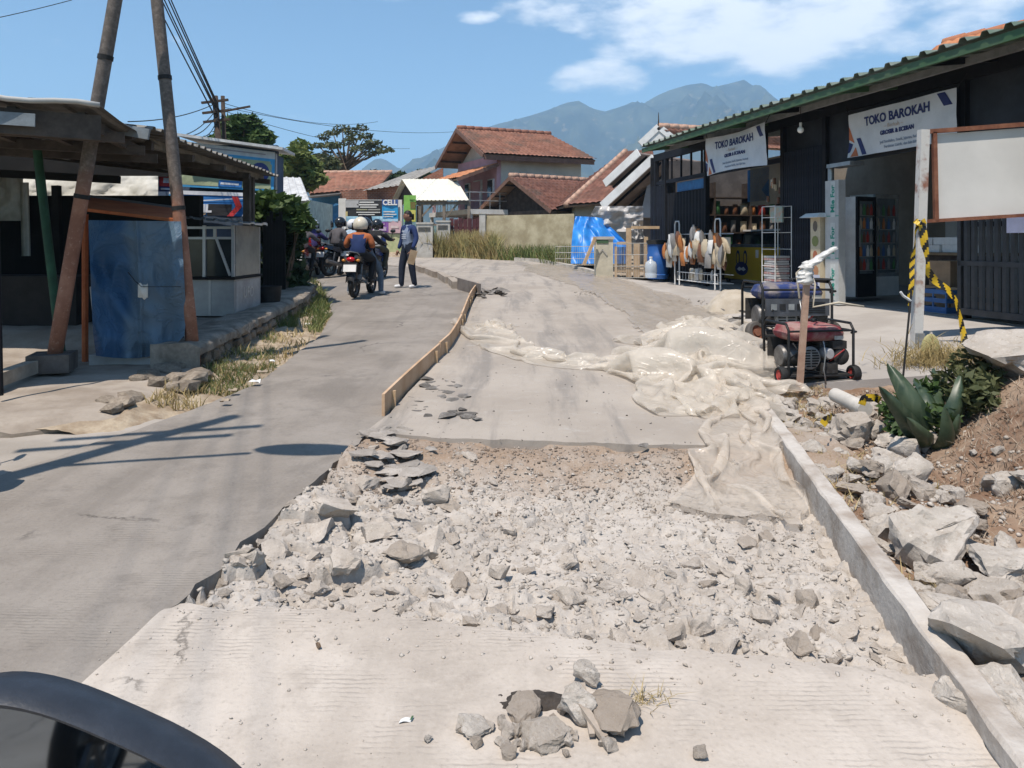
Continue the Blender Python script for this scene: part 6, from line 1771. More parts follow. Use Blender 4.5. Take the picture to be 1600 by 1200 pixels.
# ================================================================== people and motorcycles
def skin_mesh(name, J, bones, zmats, root, extra=None, sub=1):
    """one continuous body grown along the bones; J: joint -> (x, y, z, radius); bones: (a, b, zone)"""
    names = list(J); idx = {n: i for i, n in enumerate(names)}
    me = bpy.data.meshes.new(name)
    me.from_pydata([J[n][:3] for n in names], [(idx[a], idx[b]) for a, b, z in bones], [])
    o = bpy.data.objects.new(name, me); COL.objects.link(o)
    m = o.modifiers.new('skin', 'SKIN'); m.use_smooth_shade = True; m.branch_smoothing = .6
    sv = me.skin_vertices[0].data
    for n in names:
        r = J[n][3]
        sv[idx[n]].radius = (r, r) if not isinstance(r, tuple) else r
        sv[idx[n]].use_root = (n == root)
    s = o.modifiers.new('sub', 'SUBSURF'); s.levels = sub; s.render_levels = sub
    dg = bpy.context.evaluated_depsgraph_get()
    ev = bpy.data.meshes.new_from_object(o.evaluated_get(dg))
    bpy.data.objects.remove(o); bpy.data.meshes.remove(me)
    zones = list(zmats)
    ev.materials.clear()
    for z in zones: ev.materials.append(zmats[z])
    A = np.array([J[a][:3] for a, b, z in bones]); B = np.array([J[b][:3] for a, b, z in bones])
    rad = np.array([.5 * ((J[a][3] if not isinstance(J[a][3], tuple) else max(J[a][3])) + (J[b][3] if not isinstance(J[b][3], tuple) else max(J[b][3]))) for a, b, z in bones])
    zi = np.array([zones.index(z) for a, b, z in bones])
    mi = []
    for p in ev.polygons:
        c = np.array(p.center); d = B - A; t = np.clip(((c - A) * d).sum(1) / np.maximum((d * d).sum(1), 1e-9), 0, 1)
        dist = np.linalg.norm(A + d * t[:, None] - c, axis=1) / rad
        mi.append(int(zi[np.argmin(dist)]))
    ev.polygons.foreach_set('material_index', mi)
    V = [tuple(v.co) for v in ev.vertices]; Fc = [tuple(p.vertices) for p in ev.polygons]
    if extra:
        for (xb, zone) in extra:
            b = len(V); V += xb.v; Fc += [tuple(i + b for i in f) for f in xb.f]; mi += [zones.index(zone)] * len(xb.f)
    bpy.data.meshes.remove(ev)
    out = bpy.data.meshes.new(name); out.from_pydata(V, [], Fc)
    for z in zones: out.materials.append(zmats[z])
    out.polygons.foreach_set('material_index', mi); out.polygons.foreach_set('use_smooth', [True] * len(Fc))
    out.update()
    return out
def fingers(palm, d, side, up, s=1.0, curl=.5):
    """five bent fingers growing out of a palm at point palm, pointing along d"""
    mb = MB(); palm, d, side, up = Vector(palm), Vector(d).normalized(), Vector(side).normalized(), Vector(up).normalized()
    mb.ball(palm, (.036 * s, .036 * s, .042 * s), 8, 6)
    for k, L in enumerate((.07, .08, .075, .06)):
        o = palm + side * (k - 1.5) * .018 * s + d * .025 * s
        p1 = o + d * L * .5 * s; p2 = p1 + (d * (1 - curl) + up * -curl) * L * .3 * s; p3 = p2 + (d * (1 - 1.6 * curl) - up * curl * 1.4) * L * .25 * s
        mb.tube([o, p1, p2, p3], [.0095 * s, .009 * s, .0085 * s, .006 * s], 6)
    o = palm - side * .03 * s; mb.tube([o, o + (d * .6 - side * .7) * .035 * s, o + (d * .95 - side * .8 - up * .2) * .06 * s], [.011 * s, .0105 * s, .007 * s], 6)
    return mb
def head_mb(c, yaw, s=1.0, pitch=0):
    """a head with jaw, nose, brow, ears, looking along +y before yaw"""
    c = Vector(c); n1, n2 = 22, 16; V = []
    M_ = Euler((pitch, 0, yaw)).to_matrix()
    for i in range(n2 + 1):
        ph = math.pi * i / n2
        for j in range(n1):
            th = 2 * math.pi * j / n1
            x, y, z = math.sin(ph) * math.cos(th), math.sin(ph) * math.sin(th), -math.cos(ph)
            w = .078 * (1 - .28 * max(0, -z) ** 1.3); dpt = .096 * (1 - .12 * max(0, -z)); h = .118
            px, py, pz = x * w, y * dpt, z * h
            if y > 0:
                py += .024 * math.exp(-(px / .013) ** 2 - ((pz + .008) / .026) ** 2)          # nose
                py += .008 * math.exp(-(px / .045) ** 2 - ((pz - .035) / .014) ** 2)           # brow
                py -= .009 * (math.exp(-((px - .03) / .015) ** 2 - ((pz - .012) / .013) ** 2) + math.exp(-((px + .03) / .015) ** 2 - ((pz - .012) / .013) ** 2))
                py += .007 * math.exp(-(px / .024) ** 2 - ((pz + .05) / .010) ** 2)            # lips
                py += .010 * math.exp(-(px / .022) ** 2 - ((pz + .092) / .018) ** 2)           # chin
            V.append(c + M_ @ Vector((px * s, py * s, pz * s)))
    mb = MB()
    Fc = [(i * n1 + j, i * n1 + (j + 1) % n1, (i + 1) * n1 + (j + 1) % n1, (i + 1) * n1 + j) for i in range(n2) for j in range(n1)]
    mb.add(V, Fc)
    for sx in (-1, 1):
        e = MB(); e.ball((0, 0, 0), (.010, .022, .032), 8, 6); mb.add([c + M_ @ Vector((v[0] + sx * .078, v[1] - .01, v[2])) * s for v in e.v], e.f)
    return mb, M_
eye_m = plain('eye_dark', (.01, .008, .006), .3)
lip_m = plain('lip', (.14, .055, .045), .5)
hair_m = M('black_hair', (.008, .007, .006), .6, .3, 60, .3, 120)
def helmet(parent, c, yaw, col, visor='clear', r=.142, tilt=0.0, vis_up=False):
    c = Vector(c); M_ = Euler((tilt, 0, yaw)).to_matrix()
    mb = MB(); n1, n2 = 22, 12; V = []
    for i in range(n2 + 1):
        ph = math.pi * (.0 + .70 * i / n2)
        for j in range(n1):
            th = 2 * math.pi * j / n1
            x, y, z = math.sin(ph) * math.cos(th), math.sin(ph) * math.sin(th), math.cos(ph)
            if y > .25 and z < .25: z = z * .2 + .2; 
            V.append(c + M_ @ Vector((x * r * .96, y * r * 1.08, z * r * 1.05)))
    mb.add(V, [(i * n1 + j, (i + 1) * n1 + j, (i + 1) * n1 + (j + 1) % n1, i * n1 + (j + 1) % n1) for i in range(n2) for j in range(n1)])
    h = mb.build('helmet', col, parent, 180)
    vb = MB()
    def vf(a, b):
        th = math.pi * (.5 + (a - .5) * .95); zz = (b * .14 - .10) if not vis_up else (.02 + b * .14)
        rr = r * 1.1 * (1 if not vis_up else 1.0 - .15 * b)
        q = Vector((math.cos(th) * rr, math.sin(th) * rr * 1.05 + (.03 if vis_up else 0), zz + (.04 * math.sin(a * math.pi) if vis_up else 0)))
        return c + M_ @ q
    vb.sheet(12, 4, vf); vb.build('visor', plain('visor_dark', (.03, .035, .05), .1), h, 180)
    tb = MB(); tb.tube([c + M_ @ Vector((math.cos(t_) * r * .80, math.sin(t_) * r * .86 , -.088)) for t_ in np.linspace(math.pi * .95, math.pi * 2.05, 9)], .012, 6); tb.build('rim', rubber, h, 180)
    return h
def rider(name_label, loc, rz, top, trousers, shoe, helm, dy=0.0, sh=.76, top2=None, foot_down=(0, 0), pillion=False, lean=0.06, yaw=0, vis_up=False, group='riders waiting on motorcycles', hr=.142, sleeve=None, fat=1.0, yoke=False):
    t = thing('person', name_label, 'person', loc, rz, group, local=True)
    z = sh - .04; y0 = dy; L = lean; f = fat
    J = {'pelvis': (0, y0, z + .05, .135 * f), 'waist': (0, y0 + .02 + L * .3, z + .19, .125 * f), 'chest': (0, y0 + .04 + L, z + .34, (.155 * f, .125 * f)), 'neck': (0, y0 + .06 + L * 1.3, z + .47, .06), 'head': (0, y0 + .09 + L * 1.4, z + .57, .075)}
    B = [('pelvis', 'waist', 'low'), ('waist', 'chest', 'low' if yoke else 'top'), ('chest', 'neck', 'top'), ('neck', 'head', 'skin')]
    ex = []
    for s, n in ((-1, 'l'), (1, 'r')):
        if pillion:
            el, ha = (s * .26, y0 + .10, z + .22), (s * .16, y0 + .27, z + .14)
            kn, an = (s * .21, y0 + .36, z - .05), (s * .19, y0 + .22, z - .40)
        else:
            el, ha = (s * .28, y0 + .22, z + .26), (s * .31, y0 + .46, z + .24)
            kn, an = (s * .19, y0 + .40, z - .02), (s * .17, y0 + .24, z - .42)
        if foot_down[(s + 1) // 2]:
            kn, an = (s * .27, y0 + .22, z - .30), (s * .31, y0 + .10, .10)
        J['sh' + n] = (s * .165 * f, y0 + .05 + L, z + .40, .075 * f); J['el' + n] = (*el, .058 * f); J['ha' + n] = (*ha, .04)
        J['hp' + n] = (s * .10, y0 + .04, z + .02, .105 * f); J['kn' + n] = (*kn, .075 * f); J['an' + n] = (*an, .055)
        J['to' + n] = (an[0] + s * .02, an[1] + .17, an[2] - .055, .045); J['he' + n] = (an[0], an[1] - .02, an[2] - .055, .05)
        B += [('chest', 'sh' + n, 'arm'), ('sh' + n, 'el' + n, 'arm'), ('el' + n, 'ha' + n, 'fore'), ('pelvis', 'hp' + n, 'leg'), ('hp' + n, 'kn' + n, 'leg'), ('kn' + n, 'an' + n, 'leg'), ('an' + n, 'he' + n, 'shoe'), ('he' + n, 'to' + n, 'shoe')]
        ex.append((fingers(ha, (0.0 if not pillion else -s * .8, 1, -.15), (s, 0, 0), (0, 0, 1), .95, .55), 'skin'))
    hb_, _ = head_mb((0, y0 + .10 + L * 1.4, z + .585), yaw); ex.append((hb_, 'skin'))
    top2 = top2 or top; sleeve = sleeve or top
    me = skin_mesh('body', J, B, {'top': top, 'low': top2, 'arm': sleeve, 'fore': top2 if sleeve is top else sleeve, 'leg': trousers, 'shoe': shoe, 'skin': skin}, 'pelvis', ex)
    b = bpy.data.objects.new('body', me); COL.objects.link(b); b.parent = t
    helmet(t, (0, y0 + .10 + L * 1.4, z + .61), yaw, helm, r=hr, vis_up=vis_up)
    return t
# --- the motorcycle, heading +y, standing on z = 0
def motorcycle(label, loc, rz, paint, group='motorcycles waiting in the lane'):
    t = thing('motorcycle', label, 'motorcycle', loc, rz, group, local=True)
    bk = M('black_plastic', (.014, .014, .015), .45, .2, 6, .05); eng = M('engine_metal', (.16, .155, .15), .45, .3, 12, .2, 40, .6)
    for y in (-.60, .64):
        mb = MB(); mb.lathe([(.215, -.04), (.25, -.05), (.275, -.035), (.283, 0), (.275, .035), (.25, .05), (.215, .04)], 26, (0, y, .283), 0, (0, R(90), 0)); w = mb.build('wheel', rubber, t, 50)
        mb = MB(); mb.lathe([(.215, -.03), (.195, -.02), (.195, .02), (.215, .03)], 26, (0, y, .283), 0, (0, R(90), 0)); mb.lathe([(.001, -.06), (.05, -.06), (.05, .06), (.001, .06)], 12, (0, y, .283), 0, (0, R(90), 0))
        for k in range(6):
            a = math.pi / 3 * k; mb.beam((0, y + .04 * math.cos(a), .283 + .04 * math.sin(a)), (0, y + .2 * math.cos(a), .283 + .2 * math.sin(a)), .02, .03)
        mb.build('rim', eng, w, 50)
    mb = MB(); mb.sheet(7, 9, lambda a, b: ((a - .5) * .16 * (1 - .25 * b), -.60 - .31 * math.sin(R(-35 + 115 * (1 - b))) , .283 + .33 * math.cos(R(-35 + 115 * (1 - b))) - .05 * (2 * a - 1) ** 2)); mb.build('rear_fender', bk, t, 180)
    mb = MB(); mb.sheet(7, 9, lambda a, b: ((a - .5) * .14, .64 + .31 * math.sin(R(-60 + 110 * b)), .283 + .31 * math.cos(R(-60 + 110 * b)) - .04 * (2 * a - 1) ** 2)); mb.build('front_fender', paint, t, 180)
    mb = MB(); mb.box((0, -.905, .56), (.235, .012, .13), rot=(R(-14), 0, 0)); mb.build('number_plate', M('plate_white', (.72, .71, .68), .5, .05), t)
    mb = MB(); mb.box((0, -.90, .575), (.26, .01, .17), rot=(R(-14), 0, 0)); mb.v = [(x, y + .014, z) for x, y, z in mb.v]; mb.build('plate_holder', bk, t)
    mb = MB(); mb.ball((0, -.84, .72), (.085, .055, .045), 12, 8); mb.build('tail_light', plain('red_lens', (.45, .01, .015), .15), t, 180)
    for s in (-1, 1):
        mb = MB(); mb.ball((s * .13, -.83, .70), (.04, .035, .028), 10, 6); mb.build('turn_signal', plain('amber_lens', (.5, .2, .03), .2), t, 180)
    mb = MB(); mb.sheet(9, 9, lambda a, b: ((a - .5) * (.20 + .08 * math.sin(b * math.pi)), -.72 + 1.0 * b, .76 + .02 * math.cos(b * 7) - .07 * (2 * a - 1) ** 2 * 1.0 + .05 * (1 - b) ** 3))
    mb.sheet(3, 9, lambda a, b: ((a - .5) * .16, -.72 + 1.0 * b, .68)); mb.build('seat', M('seat_vinyl', (.013, .013, .013), .5, .2, 8, .15, 40), t, 180)
    for s in (-1, 1):
        mb = MB(); mb.prism([(s * .07, -.86, .74), (s * .07, -.3, .60), (s * .07, .2, .55), (s * .07, .25, .72), (s * .07, -.3, .74), (s * .07, -.84, .79)], (s * .055, 0, 0)); mb.build('body_panel', paint, t)
        mb = MB(); mb.tube([(s * .11, -.60, .283), (s * .115, -.5, .62)], [.028, .024], 9); mb.build('shock_absorber', eng, t, 60)
        mb = MB(); mb.beam((s * .085, -.62, .283), (s * .085, -.05, .33), .03, .05); mb.build('swing_arm', eng, t)
        mb = MB(); mb.tube([(s * .07, .64, .283), (s * .07, .5, .72)], .024, 9); mb.build('fork', eng, t, 60)
        mb = MB(); mb.tube([(s * .09, -.05, .27), (s * .24, -.05, .28)], .016, 7); mb.build('footpeg', rubber, t, 60)
        mb = MB(); mb.tube([(s * .09, -.38, .36), (s * .22, -.38, .36)], .014, 7); mb.build('rear_footpeg', rubber, t, 60)
        mb = MB(); mb.tube([(s * .26, .42, .99), (s * .29, .44, 1.14)], .008, 6); mi_ = mb.build('mirror', bk, t, 60)
        mb = MB(); mb.ball((s * .30, .44, 1.18), (.07, .022, .045), 12, 8); mb.build('mirror_shell', bk, mi_, 180)
        mb = MB(); mb.tube([(s * .26, .39, .985), (s * .37, .35, .975)], .019, 8); mb.build('grip', rubber, t, 60)
    mb = MB(); mb.tube([(-.36, .35, .975), (-.22, .43, 1.0), (0, .46, .97), (.22, .43, 1.0), (.36, .35, .975)], .013, 7); mb.build('handlebar', bk, t, 60)
    mb = MB(); mb.sheet(9, 9, lambda a, b: ((a - .5) * (.30 - .1 * b), .50 + .06 * (1 - (2 * a - 1) ** 2) - .1 * b * 0, .52 + .5 * b)); mb.sheet(9, 9, lambda a, b: ((.5 - a) * (.30 - .1 * b), .44, .52 + .5 * b)); mb.build('leg_shield', paint, t, 180)
    mb = MB(); mb.ball((0, .55, .93), (.10, .06, .08), 12, 8); mb.build('headlight', plain('lens_clear', (.5, .5, .5), .1), t, 180)
    mb = MB(); mb.ball((0, .05, .36), (.13, .2, .12), 12, 8); mb.box((0, .02, .45), (.16, .22, .1)); mb.build('engine', eng, t, 50)
    mb = MB(); mb.tube([(.1, .1, .27), (.13, -.2, .25), (.16, -.45, .32), (.17, -.85, .40)], [.022, .024, .045, .05], 10); mb.build('exhaust', chrome if label.startswith('w') else eng, t, 60)
    mb = MB(); mb.tube([(.07, -.5, .79), (.1, -.78, .84), (0, -.86, .86), (-.1, -.78, .84), (-.07, -.5, .79)], .012, 6); mb.build('grab_rail', grey_steel, t, 60)
    mb = MB(); mb.beam((0, .42, .55), (0, -.6, .55), .07, .1); mb.build('chassis', bk, t)
    return t
C = lambda n, c, **k: M('cloth_' + n, c, .85, .15, 9, .25, 30, **k)
jeans = C('grey_jeans', (.10, .13, .17)); blk = C('black', (.012, .012, .014)); navy = C('navy', (.014, .03, .10)); orange = C('orange', (.36, .11, .04)); purple = C('purple', (.05, .04, .14)); greyj = C('grey', (.085, .078, .082)); lblue = C('light_blue', (.32, .42, .52)); brown = C('brown', (.07, .05, .045)); whitej = C('pale', (.42, .40, .36)); olive = C('olive', (.06, .055, .035)); teal = C('teal', (.16, .36, .36))
shoe_w = plain('shoe_white', (.6, .6, .6), .6); shoe_b = plain('shoe_black', (.02, .02, .02), .6)
hc = plain('helmet_cream', (.58, .53, .42), .3, coat=.3); hs_ = plain('helmet_silver', (.45, .47, .5), .3, coat=.3); hbk = plain('helmet_black', (.014, .016, .018), .25, coat=.4); hw = plain('helmet_white', (.65, .66, .68), .3, coat=.3); hr_ = plain('helmet_red', (.4, .02, .03), .3, coat=.3)
def on_road(px, py):
    p = gp(px, py); p.z = float(lane_z(p.x, p.y)); return p
red_p = plain('paint_red', (.32, .012, .018), .25, coat=.5); blk_p = plain('paint_black', (.015, .015, .018), .25, coat=.5); blu_p = plain('paint_blue', (.02, .05, .2), .25, coat=.5); wht_p = plain('paint_white', (.5, .5, .5), .3, coat=.4)
p = on_road(567, 462); m1 = motorcycle('wide black and chrome motorcycle with white plate and red tail light, last in the queue', p, R(-4), blk_p)
rider('pillion rider in orange and navy jacket with a big cream helmet', p, R(-4), orange, blk, shoe_b, hc, dy=-.36, sh=.79, top2=navy, pillion=True, yaw=R(8), hr=.15, fat=1.12, yoke=True)
rider('driver ahead of the cream helmet with visor raised and one white shoe down', p, R(-4), blk, jeans, shoe_w, hbk, dy=.08, sh=.80, foot_down=(1, 1), yaw=R(25), vis_up=True, lean=.0)
p = on_road(489, 432); motorcycle('red motorcycle with a wide white plate under the rider in purple', p, R(4), red_p)
rider('rider in a dark purple jacket with a silver helmet on the red motorcycle', p, R(4), purple, blk, shoe_b, hs_, dy=-.15, foot_down=(1, 0), yaw=R(10))
p = on_road(538, 431); motorcycle('black motorcycle turned aside, ridden by the pair in grey and light blue', p, R(-28), blk_p)
rider('pillion rider in a grey jacket and black helmet sitting behind the light blue rider', p, R(-28), greyj, blk, shoe_w, hbk, dy=-.34, sh=.80, pillion=True, fat=1.05)
rider('driver in a light blue shirt and white helmet leaning over the handlebar', p, R(-22), lblue, blk, shoe_b, hw, dy=.1, sh=.76, foot_down=(1, 0), lean=.12)
p = on_road(588, 436); motorcycle('blue motorcycle mostly hidden behind the last motorcycle of the queue', p, R(-6), blu_p)
rider('rider in a pale and black jacket and glossy black helmet, beyond the cream helmet', p, R(-6), whitej, olive, shoe_b, hbk, dy=-.12, sleeve=blk, fat=1.1, yaw=R(-10))
p = on_road(512, 423); motorcycle('white scooter half hidden between the red motorcycle and the turned black one', p, R(6), wht_p)
rider('rider in a dark brown jacket and black helmet between the purple and grey riders', p, R(6), brown, blk, shoe_b, hbk, dy=-.12, foot_down=(1, 0))
p = on_road(493, 420); motorcycle('dark motorcycle farthest up the queue beside the shrub', p, R(10), blk_p)
rider('rider with a red helmet and white jacket, farthest up the queue', p, R(10), whitej, blk, shoe_b, hr_, dy=-.12)
p = on_road(553, 428); motorcycle('small dark motorcycle ahead of the last motorcycle, almost hidden by its riders', p, R(-2), blk_p)
rider('rider in a black jacket and white helmet straight ahead of the cream helmet', p, R(-2), blk, jeans, shoe_b, hw, dy=-.12, foot_down=(1, 0))
p = on_road(474, 437); motorcycle('red and black motorcycle at the edge of the lane under the shrub', p, R(6), red_p)
rider('rider in a grey jacket and black helmet at the lane edge under the shrub', p, R(6), greyj, blk, shoe_b, hbk, dy=-.12, foot_down=(1, 0))
# motorcycle at the near left edge, its shadow on the lane
p = Vector((-3.72, 3.98, float(g(4)))); motorcycle('motorcycle at the near edge of the lane with only its front wheel in view', p, R(-80), blk_p, None)
rider('rider in teal on the motorcycle by the near lane edge, seen as a shadow', p, R(-80), teal, blk, shoe_b, hbk, dy=-.12, group=None)

# --- the man standing in the lane
p = on_road(638, 450)
mz = thing('person', 'man in navy sleeves and grey-blue shirt standing in the lane, holding a brown board', 'person', p, R(133), local=True)
S_ = 1.66 / 1.72
Jm = {'pelvis': (0, 0, .93, .135), 'waist': (0, .01, 1.06, .125), 'chest': (0, .0, 1.28, (.165, .12)), 'neck': (0, -.01, 1.43, .055), 'head': (0, 0, 1.52, .06)}
Bm = [('pelvis', 'waist', 'shirt'), ('waist', 'chest', 'shirt'), ('chest', 'neck', 'shirt'), ('neck', 'head', 'skin')]
exm = []
for s, n in ((-1, 'l'), (1, 'r')):
    el, ha = ((s * .27, -.03, 1.10), (s * .29, .06, .86))
    if s < 0: el, ha = (s * .28, -.02, 1.09), (s * .30, .10, .87)
    Jm['sh' + n] = (s * .18, 0, 1.37, .075); Jm['el' + n] = (*el, .062); Jm['wr' + n] = (*ha, .042)
    sp_ = .03 if s > 0 else .0
    Jm['hp' + n] = (s * .09, 0, .88, .115); Jm['kn' + n] = (s * (.10 + sp_), .03 + .05 * s, .48, .082); Jm['an' + n] = (s * (.11 + sp_), -.0 + .09 * s, .09, .062)
    Jm['he' + n] = (s * (.11 + sp_), -.03 + .09 * s, .045, .045); Jm['to' + n] = (s * (.14 + sp_), .17 + .09 * s, .035, .04)
    Bm += [('chest', 'sh' + n, 'sleeve'), ('sh' + n, 'el' + n, 'sleeve'), ('el' + n, 'wr' + n, 'sleeve'), ('pelvis', 'hp' + n, 'trouser'), ('hp' + n, 'kn' + n, 'trouser'), ('kn' + n, 'an' + n, 'trouser'), ('an' + n, 'he' + n, 'shoe'), ('he' + n, 'to' + n, 'shoe')]
    h_ = Vector(ha); d_ = (h_ - Vector(el)).normalized()
    exm.append((fingers(h_ + d_ * .07, d_, (0, s, 0), (s, 0, 0), 1.0, .45), 'skin'))
hy_ = R(-30)
hmb, HM = head_mb((0, .015, 1.59), hy_); exm.append((hmb, 'skin'))
shirt = C('slate_blue_shirt', (.20, .245, .33)); jeans_d = C('dark_jeans', (.012, .018, .035))
me = skin_mesh('body', Jm, Bm, {'shirt': shirt, 'sleeve': navy, 'trouser': jeans_d, 'shoe': shoe_w, 'skin': skin}, 'pelvis', exm)
o = bpy.data.objects.new('body', me); COL.objects.link(o); o.parent = mz
mz.scale = (S_, S_, S_)
mb = MB(); hc_ = Vector((0, .015, 1.59))
n1, n2 = 20, 9; V = []
for i in range(n2 + 1):
    ph = math.pi * .56 * i / n2
    for j in range(n1):
        th = 2 * math.pi * j / n1; x, y, z = math.sin(ph) * math.cos(th), math.sin(ph) * math.sin(th), math.cos(ph)
        if y > .2: z = max(z, .48 + .1 * y)
        V.append(hc_ + HM @ Vector((x * .083, y * .102 - .004, z * .128 + .004)))
mb.add(V, [(i * n1 + j, (i + 1) * n1 + j, (i + 1) * n1 + (j + 1) % n1, i * n1 + (j + 1) % n1) for i in range(n2) for j in range(n1)]); mb.build('hair', hair_m, mz, 180)
for s in (-1, 1):
    mb = MB(); mb.ball(hc_ + HM @ Vector((s * .03, .082, .012)), (.011, .008, .007), 8, 6); mb.build('eye', eye_m, mz, 180)
    mb = MB(); mb.beam(hc_ + HM @ Vector((s * .014, .096, .036)), hc_ + HM @ Vector((s * .046, .084, .034)), .008, .007); mb.build('eyebrow', hair_m, mz)
mb = MB(); mb.ball(hc_ + HM @ Vector((0, .096, -.052)), (.022, .009, .007), 10, 6); mb.build('mouth', lip_m, mz, 180)
wh_p = plain('shirt_print', (.42, .46, .52), .8)
for k, (w, z) in enumerate(((.09, 1.24), (.17, 1.17), (.15, 1.13), (.17, 1.09))):
    mb = MB(); mb.sheet(7, 2, lambda a, b: (-(a - .5) * w, .138 - .5 * ((a - .5) * w) ** 2 * 6 + (.004 if k else .008), z + b * .022)); mb.build('shirt_print', wh_p, mz)
M4 = Matrix.Translation(p) @ Euler((0, 0, R(133))).to_matrix().to_4x4() @ Matrix.Scale(S_, 4)
hp = M4 @ Vector((-.30, .13, .80))
t = thing('board_piece', 'brown piece of board held down in the hand of the standing man', 'board', hp)
mb = MB(); mb.box(hp + Vector((.02, -.02, -.11)), (.15, .014, .30), rot=(R(8), R(14), R(20))); mb.build('sheet', wood_raw, t)
# ================================================================== foreground
# formwork plank along the new lane
plank_m = M('cement_smeared_plank', (.30, .25, .205), .88, .2, 3.0, .6, 34, 0, (.52, .485, .44), .15, thr=(.34, .6))
def plank(label, Y0, Y1, dx=0.0, tilt=0.0):
    a, b = Vector((float(XR(Y0)) + .045 + dx, Y0, float(g(Y0)) - .062)), Vector((float(XR(Y1)) + .045 + dx, Y1, float(g(Y1)) - .062))
    t = MB(); d = (b - a); n = 40
    s_ = Vector((d.y, -d.x, 0)).normalized()
    prof = [(-.045, -.105), (-.045, .095), (-.038, .103), (.036, .103), (.045, .096), (.045, -.105)]
    def fn(u, v):
        k = v * (len(prof) - 1); i = min(int(k), len(prof) - 2); f = k - i
        x = prof[i][0] * (1 - f) + prof[i + 1][0] * f; z = prof[i][1] * (1 - f) + prof[i + 1][1] * f
        w = .004 * float(fbm(u * d.length * 5, v * 7, 4, 130))
        return a + d * u + s_ * (x + w) + Vector((0, 0, z + w + .01))
    t.sheet(90, len(prof), fn)
    t.add([fn(0, i / (len(prof) - 1)) for i in range(len(prof))], [tuple(range(len(prof)))])
    t.add([fn(1, i / (len(prof) - 1)) for i in range(len(prof))], [tuple(reversed(range(len(prof))))])
    o = t.build('formwork_plank', plank_m, None, 30, loc=a); return tag(o, label, 'plank', 'formwork planks')
plank('long cement-smeared formwork plank along the right edge of the dug bed', 1.1, 6.7)
plank('farther cement-smeared formwork plank, mostly under the plastic sheeting', 6.72, 9.4, .01)

# low board along the middle of the road, in four lengths, and the boxed end beyond
board_m = M('pale_form_board', (.46, .30, .18), .75, .12, 3, .2, 40, 0, (.56, .40, .27), .2)
Ys = [5.78, 8.15, 10.6, 13.1, 15.5]
for i in range(4):
    a, b = Ys[i], Ys[i + 1] - .02
    mb = MB()
    def fb(u, v):
        Y = a + (b - a) * u; x = float(XL(Y)) + .03 * math.sin(Y * .8)
        pr = [(-.011, 0), (-.011, .165), (.011, .165), (.011, 0)]
        k = v * 3; j = min(int(k), 2); f = k - j
        return (x + pr[j][0] * (1 - f) + pr[j + 1][0] * f - .0, Y, float(g(Y)) + .004 + (pr[j][1] * (1 - f) + pr[j + 1][1] * f) * (1 + .06 * i))
    mb.sheet(14, 4, fb); mb.add([fb(0, k / 3) for k in range(4)], [(0, 1, 2, 3)]); mb.add([fb(1, k / 3) for k in range(4)], [(3, 2, 1, 0)])
    o = mb.build('form_board', board_m, loc=(float(XL(a)), a, float(g(a)))); tag(o, ['nearest length of the pale form board standing along the middle of the road', 'second length of the pale form board, beyond the asphalt debris', 'third length of the pale form board, curving towards the far end', 'last length of the pale form board, by the boxed slab end'][i], 'board', 'form boards')
    for y in (a + .25, b - .3):
        q = MB(); x = float(XL(y)) + .03 * math.sin(y * .8) + .025; q.beam((x, y, float(g(y)) - .02), (x, y, float(g(y)) + .14), .03, .03)
        tag(q.build('form_peg', wood_raw, loc=(x, y, float(g(y)))), 'short wooden peg behind the pale form board', 'peg', 'pegs behind the form board')
# boxed slab end
pa, pb = gp(716, 452), gp(750, 463)
mb = MB(); mb.beam(pa + Vector((0, 0, .12)), pb + Vector((0, 0, .12)), .04, .24); tag(mb.build('end_board', M('grey_form_board', (.16, .14, .125), .85, .2, 4), loc=pa), 'grey dusty board closing the slab end at the far tip of the form board', 'board')
kpts = [gp(x, y) for x, y in ((645, 420), (665, 427), (685, 434), (702, 443), (714, 451))]
for i in range(4):
    a, b = kpts[i], kpts[i + 1]
    o = MB().beam(a + Vector((.04, 0, .05)), b + Vector((-.02, 0, .05)), .16, .2).build('concrete_kerb', m_side, loc=a); tag(o, ['farthest', 'third', 'second', 'nearest'][i] + ' length of the rough concrete slab edge beside the standing man', 'kerb', 'rough slab edge')

# ------------------------------------------------------------------ broken concrete and asphalt
def rock_mat(name, a, b, dk, rand=.35, spots=.5):
    t = NT(name); co = t.coord()
    n1 = t.noise(co, 1.7, 7, .68); n2 = t.noise(co, 9, 6, .7); n3 = t.noise(co, 34, 4, .65)
    c = t.mix(t.rng(n1, .38, .64), a, b)
    c = t.mix(t.math('MULTIPLY', t.rng(n2, .52, .7), spots), c, dk)
    c = t.mix(t.math('MULTIPLY', t.rng(n3, .56, .72), .4), c, mul(b, 1.25))
    vo = t.n('ShaderNodeTexVoronoi'); vo.inputs['Scale'].default_value = 24; t.l(co, vo.inputs['Vector'])
    vs = t.n('ShaderNodeSeparateColor'); t.l(vo.outputs['Color'], vs.inputs[0])
    ag_ = t.math('MULTIPLY', t.rng(vo.outputs['Distance'], .42, .3), t.rng(vs.outputs[0], .62, .7))
    c = t.mix(t.math('MULTIPLY', ag_, .55), c, t.mix(vs.outputs[1], mul(dk, .7), mul(b, 1.2)))
    oi = t.n('ShaderNodeObjectInfo')
    c = t.mix(t.math('MULTIPLY', t.math('POWER', oi.outputs['Random'], 2.5), rand), c, mul(dk, .8))
    t.setc(c); t.b.inputs['Roughness'].default_value = .95; t.b.inputs['Specular IOR Level'].default_value = .15
    t.setn(t.bump(n3, .5, .005, t.bump(n2, .6, .016)))
    return t.mat
m_rub = rock_mat('broken_concrete', (.40, .354, .304), (.49, .442, .388), (.28, .228, .178), .65)
